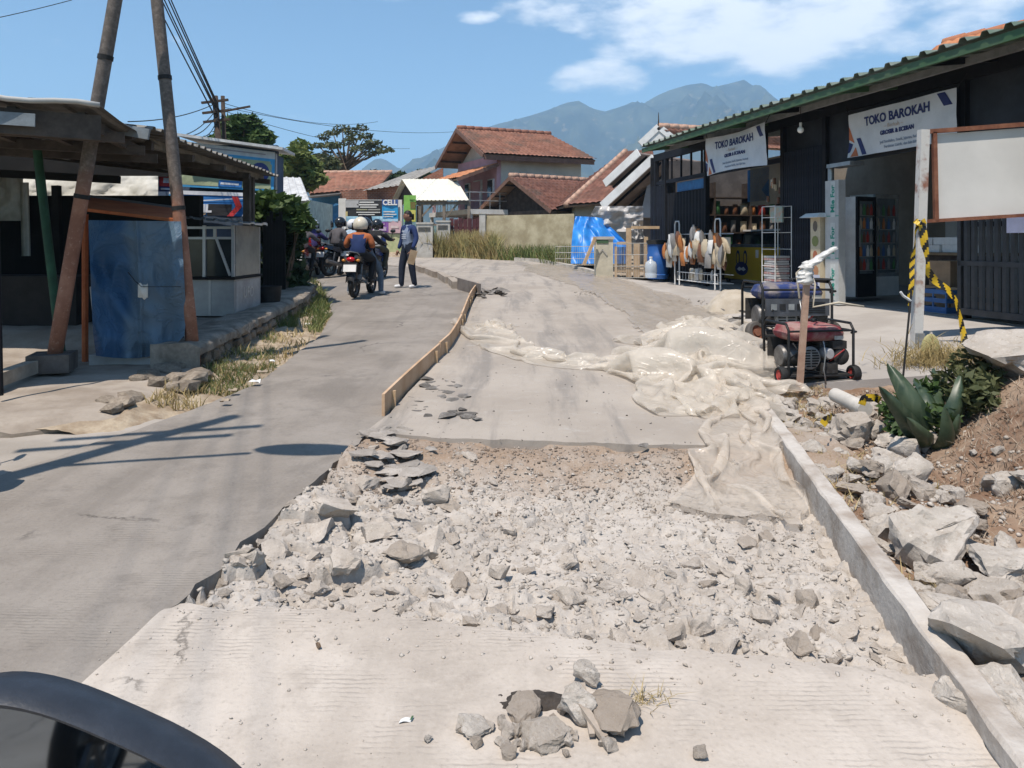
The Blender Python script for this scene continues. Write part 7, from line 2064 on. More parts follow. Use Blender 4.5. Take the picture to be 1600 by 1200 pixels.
m_rock = rock_mat('broken_concrete_grey', (.37, .335, .292), (.49, .452, .405), (.26, .205, .155), .7, .6)
m_asph = rock_mat('broken_asphalt', (.15, .138, .125), (.24, .225, .208), (.06, .055, .05), .6)
m_asl = rock_mat('broken_asphalt_grey', (.32, .288, .255), (.40, .366, .328), (.2, .178, .155), .5)
m_brown = rock_mat('brown_stone', (.22, .15, .1), (.3, .22, .16), (.13, .09, .06), .4)
def rock_mesh(name, seed, mat, ex=(1, 1, 1), det=3, n=15, cut=.55, amp=.05):
    r = random.Random(seed); bm = bmesh.new()
    for i in range(n):
        v = Vector((r.gauss(0, 1), r.gauss(0, 1), r.gauss(0, 1))).normalized()
        mm = max(abs(v.x), abs(v.y), abs(v.z)); v = v.lerp(v / mm * .85, cut) * r.uniform(.75, 1.0)
        bm.verts.new((v.x * ex[0] * .5, v.y * ex[1] * .5, v.z * ex[2] * .5))
    bmesh.ops.convex_hull(bm, input=bm.verts)
    bmesh.ops.delete(bm, geom=[v for v in bm.verts if not v.link_faces], context='VERTS')
    if det:
        bmesh.ops.triangulate(bm, faces=bm.faces)
        bmesh.ops.subdivide_edges(bm, edges=bm.edges, cuts=det, use_grid_fill=True)
        bmesh.ops.triangulate(bm, faces=bm.faces)
        bm.normal_update()
        P = np.array([v.co[:] for v in bm.verts]); N = np.array([v.normal[:] for v in bm.verts])
        k = 4.4
        d = .8 * fbm(P[:, 0] * k + seed, P[:, 1] * k + P[:, 2] * k * .8, 4, seed, .6) + .6 * fbm(P[:, 2] * k + seed, P[:, 0] * k - P[:, 1] * k, 3, seed + 7, .6)
        P = P + N * (d * amp)[:, None]
        for v, c in zip(bm.verts, P): v.co = c
    me = bpy.data.meshes.new(name); bm.to_mesh(me); bm.free(); me.materials.append(mat)
    me.polygons.foreach_set('use_smooth', [True] * len(me.polygons)); me.set_sharp_from_angle(angle=R(28))
    return me
rub_me = [rock_mesh('rubble_chunk', 200 + i, m_rub, (1, rnd.uniform(.7, 1), rnd.uniform(.5, .8)), 3, 14, .5, .06) for i in range(14)]
slab_me = [rock_mesh('slab_chunk', 240 + i, m_rub, (1.0, rnd.uniform(.6, .8), rnd.uniform(.22, .32)), 3, 14, .85, .045) for i in range(8)]
asp_me = [rock_mesh('asphalt_chunk', 260 + i, m_asph, (1.0, rnd.uniform(.6, .9), rnd.uniform(.14, .24)), 1, 12, .85, .03) for i in range(9)]
asl_me = [rock_mesh('asphalt_chunk', 270 + i, m_asl, (1.0, rnd.uniform(.6, .9), rnd.uniform(.16, .24)), 1, 12, .85, .03) for i in range(6)]
rk_me = [rock_mesh('concrete_rock', 280 + i, m_rock, (1, rnd.uniform(.75, 1), rnd.uniform(.6, .9)), 5, 16, .5, .052) for i in range(10)]
def put(name, me, p, s, rot, label, cat, group):
    o = bpy.data.objects.new(name, me); COL.objects.link(o)
    o.location = p; o.scale = (s, s, s) if isinstance(s, (int, float)) else s; o.rotation_euler = rot
    return tag(o, label, cat, group)
r2 = random.Random(11)
def inbed(x, y, m=.03):
    return float(XL(y)) + m < x < float(XR(y)) - m and y > float(front_edge(np.array([x]))[0]) + m and y < float(slab_edge(np.array([x]))[0]) - m
# the chunks that stand out one by one
spec = [(345, 925, .10, 0), (398, 905, .13, 0), (497, 930, .10, 0), (536, 908, .20, 0), (590, 850, .20, 0), (640, 880, .24, 1), (668, 862, .20, 0), (630, 770, .13, 0), (684, 790, .17, 0), (735, 738, .17, 1), (724, 752, .10, 0), (560, 800, .22, 1), (490, 850, .26, 1), (430, 880, .22, 1), (600, 800, .16, 0), (575, 770, .16, 0), (440, 840, .24, 1), (520, 820, .3, 1), (700, 850, .12, 0), (740, 925, .14, 1), (780, 905, .10, 0), (890, 880, .13, 0), (885, 940, .13, 0), (960, 915, .15, 1), (1000, 910, .14, 0), (1050, 990, .14, 0), (1095, 985, .10, 0), (1020, 940, .12, 0), (970, 1000, .12, 0), (1130, 1010, .16, 1), (1170, 850, .14, 1), (1200, 845, .12, 0), (1190, 960, .12, 0), (1260, 940, .12, 0), (1320, 990, .14, 1), (1250, 1010, .12, 0), (780, 960, .14, 1), (660, 930, .18, 1), (600, 905, .2, 1), (455, 912, .12, 0), (375, 915, .1, 0), (1110, 690, .13, 0), (1130, 805, .12, 0), (1145, 740, .1, 0), (1010, 745, .1, 1), (800, 830, .1, 0), (920, 990, .12, 1), (850, 965, .1, 0), (695, 955, .12, 0), (1080, 880, .11, 0), (1160, 920, .1, 0)]
for (px, py, s, k) in spec:
    p = gp(px, py, -.09); z = float(bed_z(p.x, p.y))
    put('rubble_chunk', r2.choice(slab_me if k else rub_me), (p.x, p.y, z + s * (.02 if k else .07)), s * 1.2, (r2.uniform(-.3, .3), r2.uniform(-.3, .3), r2.uniform(0, 6)), ('big ' if s > .17 else 'middling ' if s > .115 else 'smaller ') + ('flat pale slab fragment ' if k else 'pale concrete lump ') + ('by the lane edge ' if px < 480 + (880 - py) * .9 else 'near the plank ' if px > 1090 else 'amid the grit right of centre ' if px > 860 else 'amid the grit ') + ('close to the near slab' if py > 925 else 'halfway up the dug bed' if py > 810 else 'towards the fresh slab'), 'rubble', 'large fragments in the broken road bed')
cnt = 0
while cnt < 215:
    x, y = r2.uniform(-1.35, 1.9), 2.45 + (r2.random() ** 1.3) * 2.6
    if not inbed(x, y): continue
    z = float(bed_z(x, y)); L = x < -.1 + .3 * (3.6 - y)
    s = r2.uniform(.03, .085) * (1.5 if (L and r2.random() < .5) else 1) * (1 - .35 * (y > 4.4))
    me = r2.choice(rub_me + slab_me[:4]); 
    put('rubble_chunk', me, (x, y, z + s * .04), (s * 1.4, s * 1.2, s * .8), (r2.uniform(-.4, .4), r2.uniform(-.4, .4), r2.uniform(0, 6)), 'small pale concrete fragment strewn over the broken road bed', 'rubble', 'small fragments in the broken road bed'); cnt += 1
def scatter_stuff(name, n, mesh_list, mat, xs_, ys_, ok, zf, smin, smax, seed, label, cat='rubble', flat=1.0, sink=.1):
    r = np.random.RandomState(seed); VV = []; FF = []; b = 0
    protos = []
    for me in mesh_list:
        V = np.array([v.co[:] for v in me.vertices]); Fq = np.array([tuple(p.vertices)[:3] for p in me.polygons]); protos.append((V, Fq))
    X = r.uniform(*xs_, n * 3); Y = r.uniform(*ys_, n * 3); keep = ok(X, Y, r); X, Y = X[keep][:n], Y[keep][:n]; Z = zf(X, Y)
    for x, y, z in zip(X, Y, Z):
        V, Fq = protos[r.randint(len(protos))]; s = smin + (smax - smin) * r.rand() ** 3.0
        M_ = np.array(Euler((r.uniform(-.5, .5), r.uniform(-.5, .5), r.uniform(0, 6.28))).to_matrix())
        VV.append((V * s * np.array([1, 1, flat])) @ M_.T + np.array([x, y, z + s * sink])); FF.append(Fq + b); b += len(V)
    me = np_mesh(name, np.concatenate(VV), np.concatenate(FF), mat, smooth=False)
    return np_obj(name, me, kind='stuff', label=label, cat=cat)
gr_me = [hull_mesh('grit', 300 + i, 10, 1, .85, .65, None, .4) for i in range(8)]
for me in gr_me:
    bm = bmesh.new(); bm.from_mesh(me); bmesh.ops.triangulate(bm, faces=bm.faces); bm.to_mesh(me); bm.free()
m_grit = M('pale_grit', (.39, .345, .295), .95, .25, 1.5, .4, 60, 0, (.49, .452, .405), .1)
m_grit2 = M('brown_grit', (.2, .155, .12), .95, .3, 4, .3, 60, 0, (.4, .35, .3), .1)
vin = lambda X, Y, m=.02: (X > XL(Y) + m) & (X < XR(Y) - m) & (Y > front_edge(X) + m) & (Y < slab_edge(X) - m)
scatter_stuff('rubble_grit', 11000, gr_me, m_grit, (-1.4, 2.0), (2.4, 4.7), lambda X, Y, r: vin(X, Y) & (r.rand(len(X)) < .9), bed_z, .006, .05, 31, 'fine pale concrete grit filling the broken road bed', flat=.65, sink=-.02)
scatter_stuff('gravel', 3200, gr_me, m_grit2, (-1.2, 2.0), (4.1, 5.2), lambda X, Y, r: vin(X, Y) & (Y + .5 * r.rand(len(X)) > 4.5), bed_z, .008, .04, 33, 'brown gravel before the edge of the fresh slab')
scatter_stuff('edge_crumbs', 900, gr_me, m_grit, (-1.35, 1.5), (2.1, 3.1), lambda X, Y, r: (X > XL(Y)) & (X < XR(Y)) & (front_edge(X) - Y > .0) & (front_edge(X) - Y < .45 * r.rand(len(X)) ** 3), lambda X, Y: front_z(X, Y), .006, .028, 35, 'crumbs of concrete along the broken front edge of the slab')
scatter_stuff('slab_crumbs', 500, gr_me, m_grit, (-1.6, 1.6), (1.7, 2.9), lambda X, Y, r: (X > XL(Y) - .15) & (X < XR(Y)) & (Y < front_edge(X)) & (fbm(X * 1.2, Y * 1.2, 2, 9) > .0), lambda X, Y: front_z(X, Y), .004, .016, 36, 'scattered crumbs on the dusty grooved slab')
scatter_stuff('new_slab_crumbs', 420, gr_me, m_asph, (-1.1, 2.5), (5.0, 15), lambda X, Y, r: (X > XL(Y) - .2) & (X < XR(Y)) & (r.rand(len(X)) < np.exp(-(Y - 5) / 2.5)), lambda X, Y: slab_z(X, Y), .008, .03, 37, 'dark crumbs on the fresh slab', flat=.5)
scatter_stuff('far_crumbs', 260, gr_me, m_grit, (1.2, 3.4), (9, 16), lambda X, Y, r: (np.hypot((X - 2.9) / .5, (Y - 13.2) / .9) < 1 + .3 * r.rand(len(X))) | (np.hypot((X - .9) / .9, (Y - 15) / .7) < 1), lambda X, Y: np.where(X > XR(Y), court_z(X, Y), slab_z(X, Y)), .03, .12, 38, 'flat broken crumbs lying on the fresh concrete farther up', flat=.35)

# dark asphalt pieces at the corner of the fresh slab
ac = 0
for (cx, cy, sx, sy, n, smx) in ((690, 618, 26, 14, 22, .2), (715, 650, 22, 8, 14, .2), (655, 640, 18, 14, 12, .12), (605, 680, 32, 10, 16, .22), (640, 708, 40, 10, 8, .3), (640, 732, 34, 8, 7, .34), (610, 748, 26, 6, 5, .24), (585, 722, 26, 10, 6, .24)):
    for i in range(n):
        px, py = r2.gauss(cx, sx * .6), r2.gauss(cy, sy * .6); p = gp(px, py)
        lift = .02
        if inbed(p.x, p.y, -.02): zz_ = max(float(bed_z(p.x, p.y)) + .03, float(g(p.y)) - .03)
        else: zz_ = float(g(p.y)) + .012
        s = r2.uniform(.35, 1) * smx
        dark = cy < 660
        put('asphalt_chunk', r2.choice(asp_me if dark else asl_me), (p.x, p.y, zz_ + s * .05), (s, s, s * (1.0 if dark else .8)), (r2.uniform(-.2, .2), r2.uniform(-.2, .2), r2.uniform(0, 6)), 'dark broken asphalt piece in the heap on the fresh slab by the form board' if dark else 'grey broken asphalt slab piece at the corner between lane and dug bed', 'asphalt', 'asphalt pieces on the slab' if dark else 'asphalt slab pieces at the lane corner')
for (px, py, s) in ((745, 660, .1), (700, 655, .2), (1005, 703, .1), (730, 657, .16)):
    p = gp(px, py); put('asphalt_chunk', r2.choice(asp_me), (p.x, p.y, float(g(p.y)) + .03), s, (0, 0, r2.uniform(0, 6)), 'dark broken asphalt piece in the heap on the fresh slab by the form board', 'asphalt', 'asphalt pieces on the slab')
# far patch of brown debris by the boxed end, and dark slabs beneath the generators
for i in range(26):
    p = gp(r2.gauss(768, 16), r2.gauss(461, 4)); put('debris_piece', r2.choice(asp_me), (p.x, p.y, float(g(p.y)) + .05), r2.uniform(.12, .34), (r2.uniform(-.4, .4), r2.uniform(-.4, .4), r2.uniform(0, 6)), 'brown debris piece in the patch beside the boxed slab end', 'debris', 'debris by the boxed slab end')
for i in range(44):
    px, py = r2.gauss(1165, 30), r2.gauss(533, 17)
    p = gp(px, py); z = float(court_z(p.x, p.y)) if p.x > float(XR(p.y)) else float(g(p.y))
    s = r2.uniform(.12, .34); put('asphalt_slab', r2.choice(asp_me), (p.x, p.y, z + .03 + r2.uniform(0, .06)), (s, s, s * .9), (r2.uniform(-.3, .3), r2.uniform(-.3, .3), r2.uniform(0, 6)), 'dark asphalt slab piece in the pile under and before the blue generator', 'asphalt', 'asphalt pile at the generators')

# lumps on the near slab
lump = [(920, 1068, .115, .8, rk_me[0], 'squarish pale concrete lump standing behind the pile on the near slab'), (497, 1015, .028, 1, None, 'single brown stone on the near slab'), (958, 1135, .20, .55, rk_me[3], 'wide grey-brown lump in the pile on the near slab'), (905, 1125, .13, .9, rk_me[5], 'rough upright lump in the middle of the pile on the near slab'), (740, 1145, .12, .35, rk_me[2], 'flat whitish lump at the side of the pile on the near slab'), (850, 1160, .16, .4, rk_me[6], 'flat crumbled lump at the front of the pile on the near slab'), (820, 1120, .14, .35, rk_me[1], 'grey flat lump behind the front of the pile on the near slab'), (1095, 1185, .05, .8, rk_me[4], 'small pale stone apart from the pile on the near slab'), (668, 1160, .03, .8, rk_me[7], 'tiny pale stone between the pile and the grooves')]
for (px, py, s, h, me, lab) in lump:
    p = gp(px, py); z = float(front_z(np.array(p.x), np.array(p.y)))
    me = me or rock_mesh('brown_stone', 333, m_brown, (1, .8, 1), 2)
    put('concrete_lump', me, (p.x, p.y, z + s * h * .34), (s * 1.15, s, s * h * 1.2), (r2.uniform(-.2, .2), r2.uniform(-.2, .2), r2.uniform(0, 6)), lab, 'rubble', 'lumps on the near slab')
for i in range(50):
    p = gp(r2.gauss(850, 62), r2.gauss(1150, 20)); z = float(front_z(np.array(p.x), np.array(p.y)))
    s = r2.uniform(.025, .07); put('rubble_chunk', r2.choice(rub_me), (p.x, p.y, z + s * .2), s, (r2.uniform(-.4, .4), r2.uniform(-.4, .4), r2.uniform(0, 6)), 'little pale fragment in the crumbled pile on the near slab', 'rubble', 'little fragments of the pile on the near slab')
# dark burnt patch behind the pile: soil heap
hx_, hy0 = gp(840, 1098).x, gp(840, 1098).y
mb = MB(); mb.sheet(26, 16, lambda a, b: (hx_ + (a - .5) * .24, hy0 + (b - .5) * .12, float(front_z(np.array(hx_), np.array(hy0))) - .006 + .026 * max(0, math.sin(a * math.pi) * math.sin(b * math.pi) + .35 * float(fbm(a * 5, b * 4, 3, 140)))))
tag(mb.build('soil_patch', M('dark_soil', (.05, .042, .036), .97, .35, 30, .8, 90), None, 60, loc=(hx_, hy0, 0)), 'dark crumbly soil patch behind the lumps on the near slab', 'soil')
for i, (x0, y0, x1, y1, w) in enumerate(((895, 1120, 945, 1165, .022), (910, 1105, 925, 1160, .016))):
    a, b = gp(x0, y0), gp(x1, y1); mb = MB(); mb.beam(a + Vector((0, 0, .07)), b + Vector((0, 0, .02)), w, w * .7)
    tag(mb.build('wood_splinter', M('grey_splinter', (.33, .28, .23), .9, .2, 12, .3), loc=a), ['longer grey wood splinter lying across the pile on the near slab', 'shorter grey wood splinter stuck in the pile on the near slab'][i], 'splinter')
tq = [Vector((p.x, p.y, float(front_z(np.array(p.x), np.array(p.y))))) for p in [gp(r2.gauss(1005, 16), r2.gauss(1100, 9)) for _ in range(60)]]
np_obj('straw_tuft', blades_mesh('straw_tuft', tq, .02, .05, straw, 22, .0016, 3.0), kind='stuff', label='dry straw tuft beside the pile on the near slab', cat='straw')
p = gp(633, 1130); mb = MB(); mb.sheet(6, 4, lambda a, b: (p.x + (a - .5) * .036 + b * .004, p.y + (b - .5) * .02 + a * .008, float(front_z(np.array(p.x), np.array(p.y))) + .003 + .004 * math.sin(a * 4)))
t = mb.build('wrapper_scrap', white_paint, None, 180, loc=p); tag(t, 'small white and green wrapper scrap on the near slab', 'litter')
mb = MB(); mb.sheet(2, 4, lambda a, b: (p.x + .0135 + a * .006 + b * .004, p.y + (b - .5) * .02 + .0075, float(front_z(np.array(p.x), np.array(p.y))) + .0085)); mb.build('green_print', green_paint, t)

# ------------------------------------------------------------------ rocks between the plank and the bank
def bz(x, y): return float(bank_z(np.array(x), np.array(y)))
big = [(1585, 1030, .3, (1.3, 1.0, .4), (-.3, -.5, .5), slab_me[0], 'long slanted slab block reaching in from the frame edge, above the lowest blocks'),
       (1520, 1130, .22, (1.1, .9, .7), (.2, .1, 1.0), rk_me[7], 'pale rough block against the end of the plank'),
       (1490, 935, .2, (1, .9, .8), (.2, .3, 2.0), rk_me[8], 'stone wedged under the biggest tilted slab block'),
       (1395, 850, .2, (1, .9, .8), (.1, .3, 1.0), rk_me[9], 'grey block between the plank and the biggest tilted slab block'),
       (1450, 700, .2, (1.1, .9, .8), (.2, .1, 5.0), rk_me[2], 'grey block half under the agave leaves'),
       (1468, 880, .36, (1.15, .95, 1.0), (.5, -.35, .5), rk_me[0], 'biggest tilted slab block with a smooth brownish face, below the red soil'),
       (1548, 1062, .34, (1.2, .9, .75), (.15, .1, 1.2), rk_me[1], 'large pale block with a smooth slanted top at the frame edge'),
       (1575, 905, .25, (1.1, .9, .55), (0, .1, .3), rk_me[2], 'flat bluish-white block above the jumbled stones'),
       (1500, 990, .21, (1.2, .9, .7), (.1, 0, 2), rk_me[3], 'rough stone between the biggest slab and the slanted block'),
       (1560, 955, .19, (1.1, .9, .8), (.1, .2, 4), rk_me[4], 'grey stone below the flat bluish-white block'),
       (1588, 1165, .26, (1, .9, .8), (.2, .1, 5), rk_me[5], 'pale block in the lowest corner by the plank end'),
       (1345, 690, .30, (1.3, .9, .8), (.1, 0, .4), rk_me[6], 'long pale block lying under the agave'),
       (1418, 722, .24, (1, .9, .9), (.3, .2, 1.4), rk_me[7], 'grey cube-like block leaning under the agave'),
       (1440, 765, .24, (1, .95, .9), (.1, .3, 3), rk_me[8], 'rounded white block beside the red soil, highest of its pair'),
       (1405, 783, .20, (.9, .9, 1), (.2, .1, 2.1), rk_me[9], 'rounded white block just below its pair'),
       (1365, 745, .17, (1, .9, .9), (0, .2, 1.1), rk_me[0], 'small grey block with a dark shaded side, in the middle of the stones'),
       (1585, 590, .52, (1.2, .9, .75), (.1, -.2, .7), rk_me[1], 'white boulder on top of the soil bank at the frame edge'),
       (1300, 640, .2, (1, .9, .7), (0, 0, .9), rk_me[2], 'pale block by the white pipe'),
       (1330, 670, .2, (1.1, .9, .7), (0, .1, 2.9), rk_me[3], 'pale block in front of the white pipe'),
       (1235, 660, .17, (1, .9, .9), (.2, .3, .4), rk_me[4], 'white jagged block next to the plank by the straw')]
for (px, py, s, e, rot, me, lab) in big:
    lo = None
    Y = .6
    while Y < 9:      # where the sight line meets the bank
        x = (px - HX) / F * Y
        if EYE - (py - HY) / F * Y <= bz(x, Y): break
        Y += .02
    s *= 1.4; put('concrete_rock', me, (x, Y + s * .15, bz(x, Y) + s * e[2] * .2), tuple(s * k for k in e), rot, lab, 'rubble', 'big blocks beside the plank')
k = 0; tries = 0
while k < 185 and tries < 12000:
    tries += 1
    y = r2.uniform(1.7, 6.4); x = float(XR(y)) + .16 + abs(r2.gauss(0, .5))
    lim = 2.1 + .13 * (y - 2.5) + .5
    if x > lim: continue
    s = r2.uniform(.07, .2)
    put('concrete_rock', r2.choice(rk_me), (x, y, bz(x, y) + s * .18), (s * r2.uniform(1, 1.3), s, s * r2.uniform(.7, 1)), (r2.uniform(-.4, .4), r2.uniform(-.4, .4), r2.uniform(0, 6)), 'pale broken concrete stone in the jumble between plank and soil bank', 'rubble', 'stones between plank and bank'); k += 1
bank_ok = lambda X, Y, r: (X > XR(Y) + .1) & (X < 2.1 + .13 * (Y - 2.5) + .6 * r.rand(len(X)) ** 2)
vbz = lambda X, Y: bank_z(X, Y)
scatter_stuff('bank_grit', 4200, gr_me, m_grit, (1.3, 3.2), (1.4, 6.8), bank_ok, vbz, .01, .06, 41, 'pale rubble grit between the plank and the soil bank')
scatter_stuff('soil_clods', 4500, gr_me, m_bank, (1.9, 5), (2, 6.8), lambda X, Y, r: X > 1.95 + .13 * (Y - 2.5), vbz, .012, .06, 42, 'dry clods covering the brown soil bank', 'soil')
r3 = np.random.RandomState(44)
sx_, sy_ = r3.uniform(1.9, 5, 22000), r3.uniform(2.2, 6.8, 22000); kk = (sx_ > 2.0 + .13 * (sy_ - 2.5)) & (fbm(sx_ * 1.5, sy_ * 1.5, 3, 45) > -.45)
sx_, sy_ = sx_[kk], sy_[kk]
np_obj('bank_straw', blades_mesh('bank_straw', np.stack([sx_, sy_, bank_z(sx_, sy_)], 1), .01, .05, M('dead_straw', (.22, .165, .12), .9, .3, 20, 0, 1, 0, (.42, .35, .27)), 46, .003, 2.8), kind='stuff', label='dead straw and roots matting the soil bank', cat='straw')
sx_, sy_ = r3.uniform(1.5, 2.9, 6000), r3.uniform(2.4, 7.2, 6000); kk = (sx_ > XR(sy_) + .12) & (sx_ < XR(sy_) + .75) & (fbm(sx_ * 1.8, sy_ * 1.3, 3, 47) > .05)
sx_, sy_ = sx_[kk], sy_[kk]
np_obj('plank_straw', blades_mesh('plank_straw', np.stack([sx_, sy_, bank_z(sx_, sy_) + .01], 1), .015, .07, straw, 48, .003, 2.4), kind='stuff', label='dry cut straw lying between the stones along the plank', cat='straw')
# ================================================================== plastic sheeting
def plastic_mat(name, col, tr, trans=.3):
    t = NT(name); co = t.coord()
    n1 = t.noise(co, 6, 6, .65); n2 = t.noise(co, 4.0, 3, .5, 2.5)
    rd_ = t.math('ABSOLUTE', t.math('SUBTRACT', n2, .5))
    c = t.mix(t.rng(n1, .35, .7), col, mul(col, 1.15)); t.setc(c)
    t.b.inputs['Roughness'].default_value = .24; t.b.inputs['Specular IOR Level'].default_value = .65
    t.setn(t.bump(t.rng(rd_, .0, .07, 1, 0), .35, .012, t.bump(n1, .2, .01)))
    ts = t.n('ShaderNodeBsdfTranslucent'); t.l(c, ts.inputs[0])
    m1 = t.n('ShaderNodeMixShader'); m1.inputs[0].default_value = trans; t.l(t.b.outputs[0], m1.inputs[1]); t.l(ts.outputs[0], m1.inputs[2])
    tp = t.n('ShaderNodeBsdfTransparent'); m2 = t.n('ShaderNodeMixShader'); m2.inputs[0].default_value = tr
    t.l(m1.outputs[0], m2.inputs[1]); t.l(tp.outputs[0], m2.inputs[2]); t.l(m2.outputs[0], t.out.inputs[0])
    return t.mat
pl_heap = plastic_mat('cloudy_plastic', (.74, .68, .59), .42, .4)
pl_thin = plastic_mat('thin_plastic', (.56, .50, .42), .45)
pl_drape = plastic_mat('draped_plastic', (.74, .67, .58), .45, .4)
ps = thing('plastic_sheeting', 'long cloudy plastic sheeting heaped on the fresh slab edge and draped over the plank', 'plastic sheet', (1.9, 7.5, .15))
def ground_any(X, Y):
    return np.where(X > XR(Y) + .1, np.maximum(court_z(X, Y), bank_z(X, Y)), slab_z(X, Y))
# cached ground so the settling sheet can look it up quickly
cgx = np.arange(-1.5, 4.2, .02); cgy = np.arange(3.3, 12.5, .02)
CGX, CGY = np.meshgrid(cgx, cgy)
_top = ground_any(CGX, CGY)
_mp = gp(1105, 575, .05)
_top = _top + .13 * np.exp(-((CGX - _mp.x) / .38) ** 2 - ((CGY - _mp.y) / .75) ** 2) + .04 * np.exp(-((CGX - 1.35) / .3) ** 2 - ((CGY - 7.1) / .3) ** 2)
_in = (CGY < slab_edge(CGX)) & (CGX < XR(CGY))
_bd = bed_z(CGX, CGY)
for _k in range(6): _bd[1:-1, 1:-1] = .2 * (_bd[1:-1, 1:-1] + _bd[:-2, 1:-1] + _bd[2:, 1:-1] + _bd[1:-1, :-2] + _bd[1:-1, 2:])
CG = np.where(_in, _bd + .03, _top)
_pk = (CGX > XR(CGY) - .005) & (CGX < XR(CGY) + .10)
CG = np.where(_pk, np.maximum(CG, g(CGY) + .055), CG)
def cg(x, y):
    i = np.clip(((x - cgx[0]) / .02), 0, len(cgx) - 1.01); j = np.clip(((y - cgy[0]) / .02), 0, len(cgy) - 1.01)
    a = i.astype(int); b = j.astype(int); fx = i - a; fy = j - b
    return (CG[b, a] * (1 - fx) + CG[b, a + 1] * fx) * (1 - fy) + (CG[b + 1, a] * (1 - fx) + CG[b + 1, a + 1] * fx) * fy
def settle(P, du, dv, iters, grav=.0016, bend=.16, fric=.75, inner=3):
    """let a squeezed sheet buckle and fall on the ground: a small position-based cloth"""
    V = np.zeros_like(P); C = None
    dd = math.hypot(du, dv)
    def con(Q, sa, sb, L, k):
        A = Q[sa]; B = Q[sb]; d = B - A; l = np.linalg.norm(d, axis=-1, keepdims=True) + 1e-9
        c = d * (1 - L / l) * (.5 * k)
        D[sa] += c; D[sb] -= c
    S = np.s_
    for it in range(iters):
        V[..., 2] -= grav; V *= .96
        Q = P + V
        for k in range(inner):
            D = np.zeros_like(Q)
            con(Q, S[:, :-1], S[:, 1:], du, .5); con(Q, S[:-1], S[1:], dv, .5)
            con(Q, S[:-1, :-1], S[1:, 1:], dd, .3); con(Q, S[:-1, 1:], S[1:, :-1], dd, .3)
            con(Q, S[:, :-3], S[:, 3:], 3 * du, bend * .5); con(Q, S[:-3], S[3:], 3 * dv, bend * .5)
            Q = Q + D
        z = cg(Q[..., 0], Q[..., 1]) + .008
        hit = Q[..., 2] < z
        Q[..., 2] = np.where(hit, z, Q[..., 2])
        for a in (0, 1): Q[..., a] = np.where(hit, P[..., a] * fric + Q[..., a] * (1 - fric), Q[..., a])
        V = np.clip(Q - P, -.02, .02); P = Q
    return P
def sheet_strip(name, path, widths, rest_w, mat, seed, nu=46, nv=110, slack=1.15, hi=.12, iters=220, lo_side=None, **kw):
    P0 = [gp(*p) for p in path]; cum = [0]
    for a, b in zip(P0, P0[1:]): cum.append(cum[-1] + (Vector((b.x, b.y)) - Vector((a.x, a.y))).length)
    L = cum[-1]; s = np.linspace(0, L, nv)
    cx = np.interp(s, cum, [p.x for p in P0]); cy = np.interp(s, cum, [p.y for p in P0]); w = np.interp(s, cum, widths)
    for _ in range(10):
        cx[1:-1] = .25 * cx[:-2] + .5 * cx[1:-1] + .25 * cx[2:]; cy[1:-1] = .25 * cy[:-2] + .5 * cy[1:-1] + .25 * cy[2:]
    tx = np.gradient(cx); ty = np.gradient(cy); n = np.hypot(tx, ty); tx /= n; ty /= n
    u = np.linspace(-1, 1, nu)
    w2 = w * (1 + .18 * fbm(s * 1.3, s * 0 + seed, 3, seed))
    wob = .12 * fbm(s * 1.1 + 5, s * 0, 3, seed + 9)
    X = cx[:, None] - ty[:, None] * (u[None] + wob[:, None]) * w2[:, None]; Y = cy[:, None] + tx[:, None] * (u[None] + wob[:, None]) * w2[:, None]
    Z = cg(X, Y) + .02 + hi * np.clip(.55 + 1.1 * fbm(X * 2.0, Y * 1.0, 3, seed + 3), .05, 2.2) * (1 - .75 * np.abs(u[None]) ** 4)
    r = np.random.RandomState(seed); P = np.stack([X, Y, Z], -1) + r.normal(size=(nv, nu, 3)) * .004
    P = settle(P, 2 * rest_w / (nu - 1), L * slack / (nv - 1), iters, **kw)
    P = P - np.array(ORIG[ps.name])
    o = grid_obj(name, P[..., 0], P[..., 1], P[..., 2], mat, None, 180); o.parent = ps
    md = o.modifiers.new('smooth', 'SUBSURF'); md.levels = md.render_levels = 1
    return o
# big heap over the slab edge and plank, built of several overlapping loops of the same sheet
sheet_strip('heap_fold', [(1120, 500, .05), (1095, 530, .05), (1075, 560, .05), (1085, 600, .05), (1110, 640, .02)], [.45, .55, .62, .5, .36], 1.12, pl_heap, 201, 50, 64, 1.4, .34, 170, grav=.001, bend=.08)
sheet_strip('heap_fold', [(950, 574), (1000, 580), (1060, 596), (1120, 604), (1180, 606, .03), (1222, 612, .05)], [.22, .28, .36, .4, .34, .2], .78, pl_heap, 205, 36, 80, 1.3, .3, 170, grav=.001, bend=.08)
sheet_strip('heap_fold', [(1020, 545), (1060, 535), (1100, 530), (1140, 540, .03), (1150, 560, .05)], [.4, .55, .6, .5, .3], 1.0, pl_heap, 209, 44, 58, 1.35, .3, 170, grav=.001, bend=.08)
sheet_strip('heap_fold', [(1050, 625), (1075, 638), (1095, 645), (1115, 640, .02)], [.14, .22, .24, .16], .46, pl_heap, 213, 24, 36, 1.35, .24, 160, grav=.001, bend=.08)
sheet_strip('twisted_tail', [(1040, 578), (1000, 577), (950, 574), (900, 572), (850, 567), (805, 552), (775, 536), (755, 520), (742, 506)], [.26, .24, .2, .17, .15, .16, .18, .2, .24], .45, pl_heap, 217, 24, 120, 1.12, .14, 160, grav=.001, bend=.08)
sheet_strip('loose_end', [(730, 515), (760, 511), (797, 517)], [.2, .22, .1], .34, pl_heap, 221, 16, 24, 1.12, .14, 150, grav=.001)
